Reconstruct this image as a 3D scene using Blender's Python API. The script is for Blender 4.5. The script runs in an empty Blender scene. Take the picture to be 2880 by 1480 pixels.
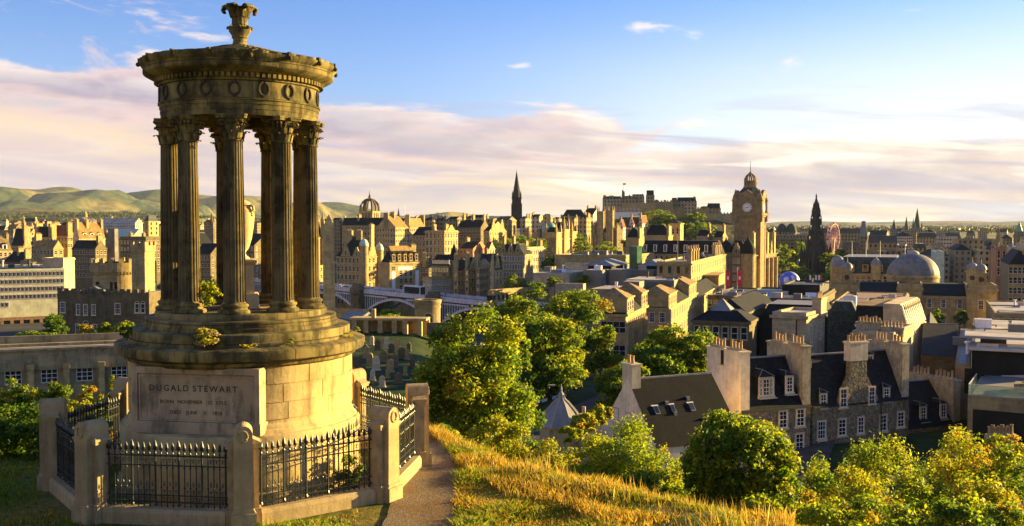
import bpy, math, random
import numpy as np
from mathutils import Vector, Matrix, noise as mnoise

random.seed(7)
C = bpy.context.scene.collection
SC = bpy.context.scene
R = math.radians

# ------------------------------------------------------------------ camera
FPX = 2800.0
PITCH = math.atan(100 / FPX)
cam_data = bpy.data.cameras.new("camera")
cam = bpy.data.objects.new("camera", cam_data)
C.objects.link(cam)
cam_data.sensor_width = 36
cam_data.lens = 36 * FPX / 2880
cam_data.clip_start = 0.1
cam_data.clip_end = 60000
cam.location = (0, 0, 0)
cam.rotation_euler = (R(90) - PITCH, 0, 0)
SC.camera = cam

# ------------------------------------------------------------------ light
SUN_AZ, SUN_EL = 67.0, 10.0            # degrees clockwise from +Y, degrees above the horizon
sun_data = bpy.data.lights.new("sun", 'SUN')
sun = bpy.data.objects.new("sun", sun_data)
C.objects.link(sun)
sun_data.energy = 3.6
sun_data.angle = R(0.5)
sun_data.color = (1.0, 0.70, 0.24)
sdir = Vector((math.sin(R(SUN_AZ)) * math.cos(R(SUN_EL)), math.cos(R(SUN_AZ)) * math.cos(R(SUN_EL)), math.sin(R(SUN_EL))))
sun.rotation_euler = (-sdir).to_track_quat('-Z', 'Y').to_euler()

SC.view_settings.view_transform = 'Standard'
SC.view_settings.look = 'None'
SC.view_settings.gamma = 1
SC.view_settings.exposure = 2.52

# ------------------------------------------------------------------ node helpers
class NT:
    """short-hand for building node trees"""
    def __init__(s, tree):
        s.t = tree; s.n = tree.nodes; s.l = tree.links
    def new(s, typ, **kw):
        nd = s.n.new(typ)
        for k, v in kw.items():
            setattr(nd, k, v)
        return nd
    def put(s, sock, v):
        if isinstance(v, bpy.types.NodeSocket):
            s.l.new(v, sock)
        else:
            sock.default_value = v
    def math(s, op, a, b=0.0, c=None, clamp=False):
        nd = s.new('ShaderNodeMath', operation=op, use_clamp=clamp)
        s.put(nd.inputs[0], a); s.put(nd.inputs[1], b)
        if c is not None: s.put(nd.inputs[2], c)
        return nd.outputs[0]
    def mix(s, f, a, b, mode='MIX'):
        nd = s.new('ShaderNodeMix', data_type='RGBA', blend_type=mode, clamp_factor=True)
        s.put(nd.inputs[0], f)
        for i, v in ((6, a), (7, b)):
            if isinstance(v, tuple) and len(v) == 3: v = v + (1,)
            s.put(nd.inputs[i], v)
        return nd.outputs[2]
    def xyz(s, x, y, z):
        nd = s.new('ShaderNodeCombineXYZ')
        for i, v in enumerate((x, y, z)): s.put(nd.inputs[i], v)
        return nd.outputs[0]
    def sep(s, v):
        nd = s.new('ShaderNodeSeparateXYZ'); s.put(nd.inputs[0], v)
        return nd.outputs
    def noise(s, vec, scale, detail=4, rough=0.55, dist=0.0):
        nd = s.new('ShaderNodeTexNoise')
        if vec is not None: s.put(nd.inputs['Vector'], vec)
        nd.inputs['Scale'].default_value = scale
        nd.inputs['Detail'].default_value = detail
        nd.inputs['Roughness'].default_value = rough
        nd.inputs['Distortion'].default_value = dist
        return nd.outputs['Fac']
    def smooth(s, v, a, b, lo=0.0, hi=1.0):
        nd = s.new('ShaderNodeMapRange', interpolation_type='SMOOTHSTEP')
        s.put(nd.inputs[0], v)
        for i, x in ((1, a), (2, b), (3, lo), (4, hi)): s.put(nd.inputs[i], x)
        return nd.outputs[0]

# ------------------------------------------------------------------ sky
def make_world():
    w = bpy.data.worlds.new("World"); SC.world = w; w.use_nodes = True
    t = NT(w.node_tree); t.n.clear()
    out = t.new('ShaderNodeOutputWorld'); bg = t.new('ShaderNodeBackground')
    sky = t.new('ShaderNodeTexSky', sky_type='NISHITA', sun_disc=False)
    sky.sun_elevation = R(SUN_EL); sky.sun_rotation = R(SUN_AZ)
    sky.altitude = 100; sky.air_density = 1.0; sky.dust_density = 0.8; sky.ozone_density = 1.6
    d = t.new('ShaderNodeTexCoord').outputs['Generated']
    x, y, z = t.sep(d)
    az = t.math('ARCTAN2', x, y)
    el = t.math('ARCSINE', z)
    base = t.mix(1.0, sky.outputs[0], SKY_TINT, 'MULTIPLY')
    # light veil towards the sun and the horizon
    sunv = t.new('ShaderNodeVectorMath', operation='DOT_PRODUCT'); t.put(sunv.inputs[0], d); sunv.inputs[1].default_value = sdir
    toward = t.smooth(sunv.outputs['Value'], 0.05, 0.85)
    veil = t.math('MULTIPLY', t.smooth(sunv.outputs['Value'], 0.25, 0.80), t.smooth(el, 0.24, 0.07))
    base = t.mix(t.math('MULTIPLY', t.smooth(el, 0.24, 0.05), 0.35), base, sk(0.62, 0.72, 0.92))
    base = t.mix(veil, base, VEIL_COL)
    # broad cream and rose veil low over the town
    big = t.noise(t.xyz(t.math('MULTIPLY', az, 2.0), t.math('MULTIPLY', el, 9.0), 3.3), 2.0, 5, 0.55, 0.6)
    lowc = t.mix(t.smooth(big, 0.38, 0.62), LOW_A, LOW_B)
    lowc = t.mix(t.math('MULTIPLY', toward, 0.75), lowc, CL_SUN)
    lowlim = t.math('SUBTRACT', 0.082, t.math('MULTIPLY', az, 0.115))
    low = t.smooth(t.math('ADD', t.math('SUBTRACT', lowlim, el), t.math('MULTIPLY', t.math('SUBTRACT', big, 0.5), 0.09)), -0.005, 0.03)
    base = t.mix(t.math('MULTIPLY', low, 0.9), base, lowc)
    # lavender streaks
    s2 = t.noise(t.xyz(t.math('MULTIPLY', az, 1.7), t.math('MULTIPLY', el, 17.0), 5.1), 2.2, 6, 0.55, 0.5)
    lowm = t.math('MULTIPLY', t.smooth(el, 0.12, 0.06), t.smooth(s2, 0.50, 0.70))
    base = t.mix(t.math('MULTIPLY', lowm, 0.8), base, CL_LAV)
    # bright breaks between them
    s3 = t.noise(t.xyz(t.math('MULTIPLY', az, 2.4), t.math('MULTIPLY', el, 20.0), 8.4), 2.6, 6, 0.6, 0.6)
    br = t.math('MULTIPLY', t.smooth(s3, 0.48, 0.66), t.math('MULTIPLY', t.smooth(el, 0.10, 0.05), t.smooth(toward, 0.2, 0.7)))
    base = t.mix(t.math('MULTIPLY', br, 0.8), base, CL_LIT)
    # cloud bank: sloping upper edge, highest to the left
    q = t.math('ADD', el, t.math('MULTIPLY', az, 0.03))
    def cl(da, de):
        return t.xyz(t.math('MULTIPLY', t.math('ADD', az, da + CL_OFF), 1.5), t.math('MULTIPLY', t.math('ADD', q, de), 6.4), 0.37)
    n1 = t.noise(cl(0, 0), 3.1, 8, 0.55, 0.25)
    n2 = t.noise(cl(0.03, 0.010), 3.1, 8, 0.55, 0.25)
    top = t.math('SUBTRACT', 0.102, t.math('MULTIPLY', az, 0.080))
    gap = t.math('SUBTRACT', top, el)
    prof = t.math('MULTIPLY', t.smooth(gap, -0.045, 0.015), t.smooth(gap, 0.062, 0.030))
    dens = t.math('ADD', t.math('MULTIPLY', t.math('SUBTRACT', n1, 0.54), 4.6), t.math('MULTIPLY', t.math('SUBTRACT', prof, 0.30), 1.15))
    mask = t.smooth(dens, 0.0, 0.40)
    lit = t.smooth(t.math('SUBTRACT', n1, n2), -0.05, 0.09)
    upper = t.smooth(gap, 0.03, -0.02)
    body = t.mix(t.smooth(dens, 0.15, 0.9), CL_MID, CL_DARK)
    ccol = t.mix(t.math('MULTIPLY', t.math('ADD', t.math('MULTIPLY', upper, 0.5), t.math('MULTIPLY', toward, 0.5), None, True), lit), body, CL_LIT)
    ccol = t.mix(t.math('MULTIPLY', toward, 0.30), ccol, CL_SUN)
    base = t.mix(t.math('MULTIPLY', mask, 0.92), base, ccol)
    s4 = t.noise(t.xyz(t.math('MULTIPLY', t.math('ADD', az, t.math('MULTIPLY', el, 1.2)), 2.0), t.math('MULTIPLY', t.math('ADD', el, t.math('MULTIPLY', az, 0.05)), 19.0), 2.9), 2.3, 7, 0.58, 0.7)
    base = t.mix(t.math('MULTIPLY', t.math('MULTIPLY', t.smooth(s4, 0.50, 0.64), t.smooth(el, 0.15, 0.08)), 0.62), base, CL_LAV)
    base = t.mix(t.math('MULTIPLY', t.math('MULTIPLY', t.smooth(s4, 0.47, 0.36), t.smooth(el, 0.12, 0.06)), t.math('ADD', 0.15, t.math('MULTIPLY', toward, 0.75))), base, CL_LIT)
    # high wisps
    wv = t.noise(t.xyz(t.math('MULTIPLY', az, 5.0), t.math('MULTIPLY', t.math('ADD', el, t.math('MULTIPLY', az, 0.25)), 11.0), 9.2), 3.0, 7, 0.66, 0.9)
    wm = t.math('MULTIPLY', t.smooth(wv, 0.56, 0.74), t.smooth(az, -0.26, -0.36))
    base = t.mix(t.math('MULTIPLY', wm, 0.5), base, CL_MID)
    t.l.new(base, bg.inputs['Color'])
    bg.inputs['Strength'].default_value = SKY_STRENGTH
    t.l.new(bg.outputs[0], out.inputs['Surface'])

SKY_STRENGTH = 0.05
SKY_TINT = (0.42, 0.58, 1.00, 1)
CL_OFF = 1.37
k_ = 0.20 / SKY_STRENGTH
def sk(r, g, b): return (r * k_, g * k_, b * k_, 1)
VEIL_COL = sk(0.98, 1.02, 1.02)
LOW_A = sk(0.92, 0.68, 0.47)
LOW_B = sk(0.78, 0.60, 0.55)
CL_DARK = sk(0.46, 0.38, 0.47)
CL_MID = sk(0.86, 0.64, 0.60)
CL_LIT = sk(1.15, 1.05, 0.88)
CL_SUN = sk(1.0, 0.79, 0.50)
CL_LAV = sk(0.50, 0.45, 0.58)
make_world()
# ------------------------------------------------------------------ placing
def at(px, py, Y):
    """point on the sight line of photo pixel (px, py) at the distance Y"""
    dx = (px - 1440) / FPX; dz = -(py - 740) / FPX
    cp, sp = math.cos(PITCH), math.sin(PITCH)
    s = Y / (cp + dz * sp)
    return Vector((dx * s, Y, (-sp + dz * cp) * s))
def pxm(Y):
    return Y / FPX          # metres in one photo pixel at the distance Y

# ------------------------------------------------------------------ mesh building
class MB:
    def __init__(s, T=None):
        s.V = []; s.F = []; s.M = []; s.S = []; s.m = 0; s.T = T; s.sm = False
    def _add(s, vs, fs):
        o = len(s.V)
        if s.T is not None: vs = [s.T @ Vector(v) for v in vs]
        s.V += [tuple(v) for v in vs]
        for f in fs:
            s.F.append(tuple(i + o for i in f)); s.M.append(s.m); s.S.append(s.sm)
        return s
    def box(s, x0, x1, y0, y1, z0, z1):
        return s._add([(x0,y0,z0),(x1,y0,z0),(x1,y1,z0),(x0,y1,z0),(x0,y0,z1),(x1,y0,z1),(x1,y1,z1),(x0,y1,z1)],
                      [(0,3,2,1),(4,5,6,7),(0,1,5,4),(1,2,6,5),(2,3,7,6),(3,0,4,7)])
    def cbox(s, cx, cy, wx, wy, z0, z1):
        return s.box(cx-wx/2, cx+wx/2, cy-wy/2, cy+wy/2, z0, z1)
    def prism(s, poly, y0, y1):                       # (x, z) outline, counter-clockwise seen from -Y
        n = len(poly)
        return s._add([(x, y0, z) for x, z in poly] + [(x, y1, z) for x, z in poly],
                      [tuple(range(n)), tuple(range(2*n-1, n-1, -1))] + [((i+1) % n, i, i+n, (i+1) % n + n) for i in range(n)])
    def prismx(s, poly, x0, x1):                      # (y, z) outline, extruded along x
        n = len(poly)
        return s._add([(x1, y, z) for y, z in poly] + [(x0, y, z) for y, z in poly],
                      [tuple(range(n)), tuple(range(2*n-1, n-1, -1))] + [((i+1) % n, i, i+n, (i+1) % n + n) for i in range(n)])
    def prismz(s, poly, z0, z1):                      # (x, y) outline, counter-clockwise from above
        n = len(poly)
        return s._add([(x, y, z0) for x, y in poly] + [(x, y, z1) for x, y in poly],
                      [tuple(range(n-1, -1, -1)), tuple(range(n, 2*n))] + [(i, (i+1) % n, (i+1) % n + n, i+n) for i in range(n)])
    def quad(s, *p):
        return s._add(list(p), [tuple(range(len(p)))])
    def lathe(s, prof, n=24, cx=0, cy=0, rot=0.0, caps=True, rfun=None):
        vs = []; fs = []; k = len(prof)
        for r, z in prof:
            for i in range(n):
                a = rot + 2*math.pi*i/n
                rr = r * (rfun(a, z) if rfun else 1)
                vs.append((cx + rr*math.cos(a), cy + rr*math.sin(a), z))
        for j in range(k-1):
            for i in range(n):
                a, b = j*n+i, j*n+(i+1) % n
                fs.append((a, b, b+n, a+n))
        if caps:
            if prof[0][0] > 1e-4: fs.append(tuple(range(n-1, -1, -1)))
            if prof[-1][0] > 1e-4: fs.append(tuple(range((k-1)*n, k*n)))
        return s._add(vs, fs)
    def cyl(s, cx, cy, z0, z1, r0, r1=None, n=12, rot=0.0):
        return s.lathe([(r0, z0), (r0 if r1 is None else r1, z1)], n, cx, cy, rot)
    def sqspire(s, cx, cy, prof, rot=math.pi/4):      # profile of half-widths, square plan
        return s.lathe([(r*math.sqrt(2), z) for r, z in prof], 4, cx, cy, rot)
    def tube(s, pts, r, n=6, r1=None):
        pts = [Vector(p) for p in pts]; vs = []; fs = []
        for i, p in enumerate(pts):
            d = (pts[min(i+1, len(pts)-1)] - pts[max(i-1, 0)]).normalized()
            u = d.cross(Vector((0,0,1)) if abs(d.z) < .9 else Vector((1,0,0))).normalized(); w = d.cross(u)
            rr = r if r1 is None else r + (r1-r)*i/(len(pts)-1)
            for k in range(n):
                a = 2*math.pi*k/n
                vs.append(p + (u*math.cos(a) + w*math.sin(a))*rr)
        for i in range(len(pts)-1):
            for k in range(n):
                a, b = i*n+k, i*n+(k+1) % n
                fs.append((a, b, b+n, a+n))
        fs.append(tuple(range(n-1, -1, -1))); fs.append(tuple(range((len(pts)-1)*n, len(pts)*n)))
        return s._add(vs, fs)
    def gable(s, x0, x1, y0, y1, z0, h, axis='x', ov=0.25):
        """pitched roof with a solid body; axis is the ridge direction"""
        if axis == 'x':
            m = (y0+y1)/2
            return s.prismx([(y0-ov, z0), (y1+ov, z0), (m, z0+h)], x0, x1)
        m = (x0+x1)/2
        return s.prism([(x0-ov, z0), (x1+ov, z0), (m, z0+h)], y0, y1)
    def hip(s, x0, x1, y0, y1, z0, h, run=None, flat=0.0, ov=0.3):
        x0 -= ov; x1 += ov; y0 -= ov; y1 += ov
        w = min(x1-x0, y1-y0)/2 - 1e-3
        run = w if run is None else min(run, w)
        a = [(x0,y0,z0),(x1,y0,z0),(x1,y1,z0),(x0,y1,z0)]
        b = [(x0+run,y0+run,z0+h),(x1-run,y0+run,z0+h),(x1-run,y1-run,z0+h),(x0+run,y1-run,z0+h)]
        return s._add(a+b, [(0,3,2,1),(4,5,6,7),(0,1,5,4),(1,2,6,5),(2,3,7,6),(3,0,4,7)])
    def sphere(s, cx, cy, cz, r, n=12, k=8, sz=1.0):
        return s.lathe([(r*math.sin(math.pi*i/k)+1e-5, cz - r*sz*math.cos(math.pi*i/k)) for i in range(k+1)], n, cx, cy, caps=False)
    def mesh(s, name, mats):
        me = bpy.data.meshes.new(name)
        me.from_pydata(s.V, [], s.F)
        for m in mats: me.materials.append(m)
        if len(mats) > 1: me.polygons.foreach_set('material_index', s.M)
        if any(s.S):
            me.polygons.foreach_set('use_smooth', s.S)
            me.update()
            me.set_sharp_from_angle(angle=R(38))
        me.update()
        return me
    def build(s, name, mats, parent=None, **kw):
        if not isinstance(mats, (list, tuple)): mats = [mats]
        return obj(name, s.mesh(name, mats), parent, **kw)

def obj(name, data, parent=None, loc=None, rotz=0, **props):
    o = bpy.data.objects.new(name, data); C.objects.link(o)
    if parent is not None: o.parent = parent
    if loc is not None: o.location = loc
    if rotz: o.rotation_euler.z = rotz
    for k, v in props.items(): o[k] = v
    return o
def thing(name, label, category, loc=(0,0,0), rotz=0, group=None):
    o = obj(name, None, None, loc, rotz, label=label, category=category)
    o.empty_display_size = 0.5
    if group: o['group'] = group
    return o
def tag(o, label, category, group=None):
    o['label'] = label; o['category'] = category
    if group: o['group'] = group
    return o
def copy_tree(o, parent=None):
    c = o.copy(); C.objects.link(c)
    if parent is not None: c.parent = parent
    for ch in o.children: copy_tree(ch, c)
    return c

# ------------------------------------------------------------------ materials
MAT = {}
def base_mat(name, rough=0.85, spec=0.3):
    m = bpy.data.materials.new(name); m.use_nodes = True
    t = NT(m.node_tree); b = t.n['Principled BSDF']
    b.inputs['Roughness'].default_value = rough
    b.inputs['Specular IOR Level'].default_value = spec
    MAT[name] = m
    return m, t, b
def rgb(c): return (c[0], c[1], c[2], 1)
def plain(name, c, rough=0.7, var=0.25, scale=1.5, spec=0.3, metal=0.0, bump=0.0):
    m, t, b = base_mat(name, rough, spec)
    co = t.new('ShaderNodeTexCoord').outputs['Object']
    n = t.noise(co, scale, 5, 0.6)
    d = tuple(x*(1-var) for x in c); l = tuple(min(1, x*(1+var)) for x in c)
    t.put(b.inputs['Base Color'], t.mix(t.smooth(n, 0.3, 0.7), rgb(d), rgb(l)))
    b.inputs['Metallic'].default_value = metal
    if bump:
        bp = t.new('ShaderNodeBump'); bp.inputs['Strength'].default_value = bump; bp.inputs['Distance'].default_value = 0.02
        t.l.new(t.noise(co, scale*9, 5, 0.65), bp.inputs['Height']); t.l.new(bp.outputs[0], b.inputs['Normal'])
    return m
def stone(name, c, dark=(0.10,0.09,0.07), brick=None, stain=0.5, scale=0.35, soot=0.5, rnd=0.14, bump=0.4, joint=0.62, lich=0.0, cyl=0, cell=0, cov=0.0):
    """coursed ashlar: block courses, soot streaks, blotches; brick=(width, height) in metres"""
    c = tuple(min(0.74, v*1.25) for v in c)
    m, t, b = base_mat(name, 0.9, 0.2)
    tc = t.new('ShaderNodeTexCoord'); co = tc.outputs['Object']
    x, y, z = t.sep(co)
    col = t.mix(t.smooth(t.noise(co, scale*0.9, 5, 0.6), 0.30, 0.70), rgb(tuple(v*0.80 for v in c)), rgb(tuple(v*1.16 for v in c)))
    hgt = t.noise(co, scale*22, 5, 0.7)
    if brick:
        bt = t.new('ShaderNodeTexBrick'); bt.offset = 0.5
        t.put(bt.inputs['Vector'], t.xyz(t.math('MULTIPLY', t.math('ARCTAN2', x, y), cyl) if cyl else t.math('ADD', x, y), z, 0.0))
        bt.inputs['Color1'].default_value = (0.84,0.83,0.81,1); bt.inputs['Color2'].default_value = (1.10,1.08,1.04,1)
        bt.inputs['Mortar'].default_value = (joint,joint,joint,1)
        bt.inputs['Scale'].default_value = 1.0; bt.inputs['Mortar Size'].default_value = 0.035*brick[1]; bt.inputs['Mortar Smooth'].default_value = 0.3
        bt.inputs['Brick Width'].default_value = brick[0]; bt.inputs['Row Height'].default_value = brick[1]
        col = t.mix(1.0, col, bt.outputs['Color'], 'MULTIPLY')
        hgt = t.math('SUBTRACT', t.math('MULTIPLY', hgt, 0.4), t.math('MULTIPLY', bt.outputs['Fac'], 0.8))
    if cell:
        vo = t.new('ShaderNodeTexVoronoi'); vo.inputs['Scale'].default_value = cell
        t.put(vo.inputs['Vector'], t.xyz(t.math('ADD', x, y), t.math('SUBTRACT', x, y), t.math('MULTIPLY', z, 1.7)))
        cv = t.sep(vo.outputs['Color'])[0]
        col = t.mix(1.0, col, t.mix(cv, (0.42,0.42,0.44,1), (1.65,1.55,1.40,1)), 'MULTIPLY')
        col = t.mix(t.smooth(vo.outputs['Distance'], 0.42, 0.62), col, (0.20,0.17,0.12,1))
        hgt = vo.outputs['Distance']
    # soot: vertical runs and broad blotches
    run = t.noise(t.xyz(t.math('MULTIPLY', t.math('ADD', x, y), 1.0), t.math('MULTIPLY', t.math('SUBTRACT', x, y), 0.6), t.math('MULTIPLY', z, 0.18)), scale*4.5, 5, 0.62, 0.3)
    blot = t.noise(co, scale*2.2, 6, 0.66, 0.4)
    mk = t.math('MULTIPLY', t.smooth(t.math('ADD', t.math('MULTIPLY', run, 0.5), t.math('MULTIPLY', blot, 0.5)), 0.46-cov, 0.64-cov*1.2), stain)
    col = t.mix(mk, col, rgb(dark))
    if lich:
        lm = t.math('MULTIPLY', t.smooth(t.noise(co, scale*6, 6, 0.7), 0.50, 0.66), lich)
        col = t.mix(lm, col, (0.24, 0.23, 0.07, 1))
    inf = t.new('ShaderNodeObjectInfo').outputs['Random']
    if rnd:
        col = t.mix(1.0, col, t.mix(inf, (1-rnd,1-rnd,1-rnd,1), (1+rnd,1+rnd*0.9,1+rnd*0.7,1)), 'MULTIPLY')
    t.put(b.inputs['Base Color'], col)
    bp = t.new('ShaderNodeBump'); bp.inputs['Strength'].default_value = bump; bp.inputs['Distance'].default_value = 0.03
    t.l.new(hgt, bp.inputs['Height']); t.l.new(bp.outputs[0], b.inputs['Normal'])
    return m
def roofmat(name, c, row=0.28, var=0.35, rough=0.8, lich=0.15):
    """slates or tiles in courses with moss and pale patches"""
    m, t, b = base_mat(name, rough, 0.12)
    co = t.new('ShaderNodeTexCoord').outputs['Object']; x, y, z = t.sep(co)
    bt = t.new('ShaderNodeTexBrick'); bt.offset = 0.5
    t.put(bt.inputs['Vector'], t.xyz(t.math('ADD', x, y), t.math('MULTIPLY', z, 1.3), 0.0))
    bt.inputs['Color1'].default_value = (1-var,1-var,1-var,1); bt.inputs['Color2'].default_value = (1+var,1+var,1+var,1)
    bt.inputs['Mortar'].default_value = (0.55,0.55,0.55,1); bt.inputs['Mortar Size'].default_value = 0.02
    bt.inputs['Scale'].default_value = 1.0
    bt.inputs['Brick Width'].default_value = row*1.1; bt.inputs['Row Height'].default_value = row
    n = t.noise(co, 0.5, 6, 0.65)
    col = t.mix(t.smooth(n, 0.3, 0.7), rgb(tuple(v*0.75 for v in c)), rgb(tuple(v*1.3 for v in c)))
    col = t.mix(1.0, col, bt.outputs['Color'], 'MULTIPLY')
    col = t.mix(t.math('MULTIPLY', t.smooth(t.noise(co, 1.7, 6, 0.7), 0.56, 0.72), lich), col, (0.19,0.17,0.08,1))
    t.put(b.inputs['Base Color'], col)
    return m
def leafmat(name, c, trans=0.45):
    m, t, b = base_mat(name, 0.55, 0.3)
    inf = t.new('ShaderNodeNewGeometry').outputs['Random Per Island']
    col = t.mix(inf, rgb(tuple(v*0.65 for v in c)), rgb(tuple(v*1.45 for v in c)))
    t.put(b.inputs['Base Color'], col)
    tr = t.new('ShaderNodeBsdfTranslucent')
    t.put(tr.inputs['Color'], t.mix(1.0, col, (1.7,1.55,0.6,1), 'MULTIPLY'))
    mx = t.new('ShaderNodeMixShader'); mx.inputs[0].default_value = trans
    t.l.new(b.outputs[0], mx.inputs[1]); t.l.new(tr.outputs[0], mx.inputs[2])
    t.l.new(mx.outputs[0], t.n['Material Output'].inputs['Surface'])
    return m
def winmat(name, wall, glass=(0.02,0.024,0.028), bay=3.2, floor=3.6, fill=(0.40,0.52), dark=(0.10,0.09,0.07), stain=0.35):
    """walls of far-off blocks: rows of window openings over mottled stone"""
    m, t, b = base_mat(name, 0.85, 0.3)
    co = t.new('ShaderNodeTexCoord').outputs['Object']; x, y, z = t.sep(co)
    u = t.math('FRACT', t.math('DIVIDE', t.math('ADD', x, t.math('MULTIPLY', y, 1.0)), bay))
    v = t.math('FRACT', t.math('DIVIDE', z, floor))
    mu = t.math('LESS_THAN', t.math('ABSOLUTE', t.math('SUBTRACT', u, 0.5)), fill[0]/2)
    mv = t.math('LESS_THAN', t.math('ABSOLUTE', t.math('SUBTRACT', v, 0.5)), fill[1]/2)
    nz = t.sep(t.new('ShaderNodeNewGeometry').outputs['Normal'])[2]
    side = t.math('LESS_THAN', t.math('ABSOLUTE', nz), 0.3)
    mk = t.math('MULTIPLY', t.math('MULTIPLY', mu, mv), side)
    col = t.mix(t.smooth(t.noise(co, 0.16, 5, 0.6), 0.3, 0.7), rgb(tuple(q*0.78 for q in wall)), rgb(tuple(q*1.2 for q in wall)))
    col = t.mix(t.math('MULTIPLY', t.smooth(t.noise(co, 0.5, 6, 0.68), 0.45, 0.68), stain), col, rgb(dark))
    inf = t.new('ShaderNodeObjectInfo').outputs['Random']
    col = t.mix(1.0, col, t.mix(inf, (0.75,0.74,0.72,1), (1.2,1.16,1.08,1)), 'MULTIPLY')
    t.put(b.inputs['Base Color'], t.mix(mk, col, rgb(glass)))
    t.put(b.inputs['Roughness'], t.math('SUBTRACT', 0.85, t.math('MULTIPLY', mk, 0.7)))
    return m

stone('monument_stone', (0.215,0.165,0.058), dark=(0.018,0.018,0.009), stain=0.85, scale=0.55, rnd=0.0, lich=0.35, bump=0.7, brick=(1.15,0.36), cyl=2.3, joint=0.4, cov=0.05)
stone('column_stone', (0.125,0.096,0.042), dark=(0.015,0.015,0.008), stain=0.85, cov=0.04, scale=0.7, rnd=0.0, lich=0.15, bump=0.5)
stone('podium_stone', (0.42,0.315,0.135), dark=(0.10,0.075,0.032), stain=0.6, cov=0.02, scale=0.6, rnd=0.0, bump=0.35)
stone('panel_stone', (0.36,0.27,0.155), dark=(0.08,0.07,0.045), stain=0.7, scale=0.9, rnd=0.0, bump=0.3)
stone('post_stone', (0.34,0.255,0.125), dark=(0.12,0.095,0.05), stain=0.5, scale=1.2, rnd=0.06, bump=0.35)
stone('urn_stone', (0.50,0.37,0.19), stain=0.2, scale=1.0, rnd=0.0)
plain('engraved', (0.085,0.066,0.04), 0.9)
plain('iron', (0.010,0.016,0.018), 0.38, 0.5, 6.0, 0.6)
stone('ashlar_gold', (0.40,0.29,0.120), brick=(1.1,0.42), stain=0.45)
stone('tower_stone', (0.255,0.180,0.085), stain=0.6)
stone('ashlar_cream', (0.47,0.37,0.22), brick=(1.1,0.42), stain=0.3)
stone('ashlar_brown', (0.31,0.24,0.11), brick=(1.0,0.4), stain=0.6)
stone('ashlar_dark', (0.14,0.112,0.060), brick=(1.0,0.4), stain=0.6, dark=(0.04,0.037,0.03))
stone('ashlar_pale', (0.52,0.42,0.27), brick=(1.2,0.45), stain=0.22)
stone('ashlar_red', (0.36,0.19,0.10), brick=(0.8,0.3), stain=0.35)
stone('rubble', (0.21,0.165,0.092), dark=(0.045,0.040,0.028), stain=0.55, scale=1.3, bump=0.9, cell=2.6)
stone('soot_stone', (0.045,0.040,0.034), dark=(0.014,0.013,0.012), stain=0.6, scale=0.5, rnd=0.0)
stone('render_white', (0.60,0.485,0.33), dark=(0.22,0.18,0.12), stain=0.35, scale=0.5, bump=0.15)
stone('render_grey', (0.33,0.27,0.165), dark=(0.08,0.07,0.05), stain=0.65, scale=0.9, bump=0.25)
stone('concrete', (0.28,0.225,0.125), dark=(0.07,0.06,0.035), brick=(2.4,0.5), stain=0.6, bump=0.2, joint=0.85)
roofmat('slate', (0.018,0.020,0.020), lich=0.05)
roofmat('slate_dark', (0.009,0.010,0.011), lich=0.03)
roofmat('slate_green', (0.060,0.075,0.058))
roofmat('tile_ochre', (0.30,0.19,0.07), 0.3)
roofmat('tile_red', (0.24,0.085,0.04), 0.3)
roofmat('stone_tile', (0.20,0.15,0.075), 0.34, rough=0.8)
plain('lead', (0.22,0.215,0.20), 0.6, 0.25, 0.8)
plain('lead_dome', (0.19,0.18,0.155), 0.65, 0.3, 0.5)
plain('copper', (0.16,0.34,0.22), 0.6, 0.3, 0.6)
plain('copper_pale', (0.42,0.52,0.40), 0.6, 0.25, 0.6)
plain('flat_grey', (0.17,0.155,0.125), 0.75, 0.35, 0.25)
plain('flat_dark', (0.055,0.06,0.058), 0.75, 0.4, 0.25)
plain('flat_pale', (0.46,0.39,0.31), 0.7, 0.3, 0.25)
plain('clad_grey', (0.19,0.18,0.145), 0.7, 0.15, 0.3)
plain('clad_black', (0.010,0.012,0.011), 0.75, 0.4, 0.6)
plain('clad_green', (0.10,0.12,0.105), 0.5, 0.2, 0.4)
plain('white_paint', (0.78,0.75,0.70), 0.5, 0.08, 2)
stone('office_cream', (0.72,0.56,0.32), stain=0.15)
plain('pale_iron', (0.50,0.48,0.50), 0.5, 0.2, 0.6)
plain('teal_iron', (0.055,0.085,0.085), 0.5, 0.3, 0.6)
plain('pot_clay', (0.42,0.26,0.115), 0.8, 0.4, 1.6)
plain('timber_dark', (0.06,0.04,0.025), 0.7, 0.4, 2)
plain('bark', (0.075,0.055,0.035), 0.9, 0.5, 4, bump=0.6)
plain('asphalt', (0.045,0.046,0.046), 0.85, 0.35, 0.5)
plain('kerb', (0.22,0.20,0.17), 0.85, 0.3, 1.0)
plain('red_paint', (0.50,0.03,0.025), 0.35, 0.15, 2)
plain('red_cloth', (0.60,0.03,0.06), 0.8, 0.2, 1.5)
plain('pink_steel', (0.62,0.40,0.34), 0.5, 0.2, 1.0)
plain('silver_paint', (0.55,0.55,0.55), 0.3, 0.1, 2, 0.5, 0.3)
plain('dark_paint', (0.03,0.035,0.045), 0.3, 0.3, 2, 0.6)
plain('blue_paint', (0.05,0.09,0.22), 0.3, 0.3, 2, 0.6)
plain('tyre', (0.015,0.015,0.015), 0.9, 0.2, 3)
plain('glass', (0.016,0.019,0.022), 0.08, 0.5, 0.9, 0.7)
plain('glass_lit', (0.42,0.38,0.30), 0.15, 0.25, 0.6, 0.7)
plain('glass_green', (0.05,0.13,0.075), 0.12, 0.4, 0.3, 0.8)
plain('glass_teal', (0.06,0.10,0.085), 0.15, 0.3, 0.5, 0.8)
plain('banner_white', (0.82,0.80,0.76), 0.6, 0.06, 0.5)
plain('banner_mark', (0.45,0.38,0.30), 0.6, 0.2, 0.8)
plain('timber_warm', (0.33,0.20,0.085), 0.7, 0.25, 1.2)
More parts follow.
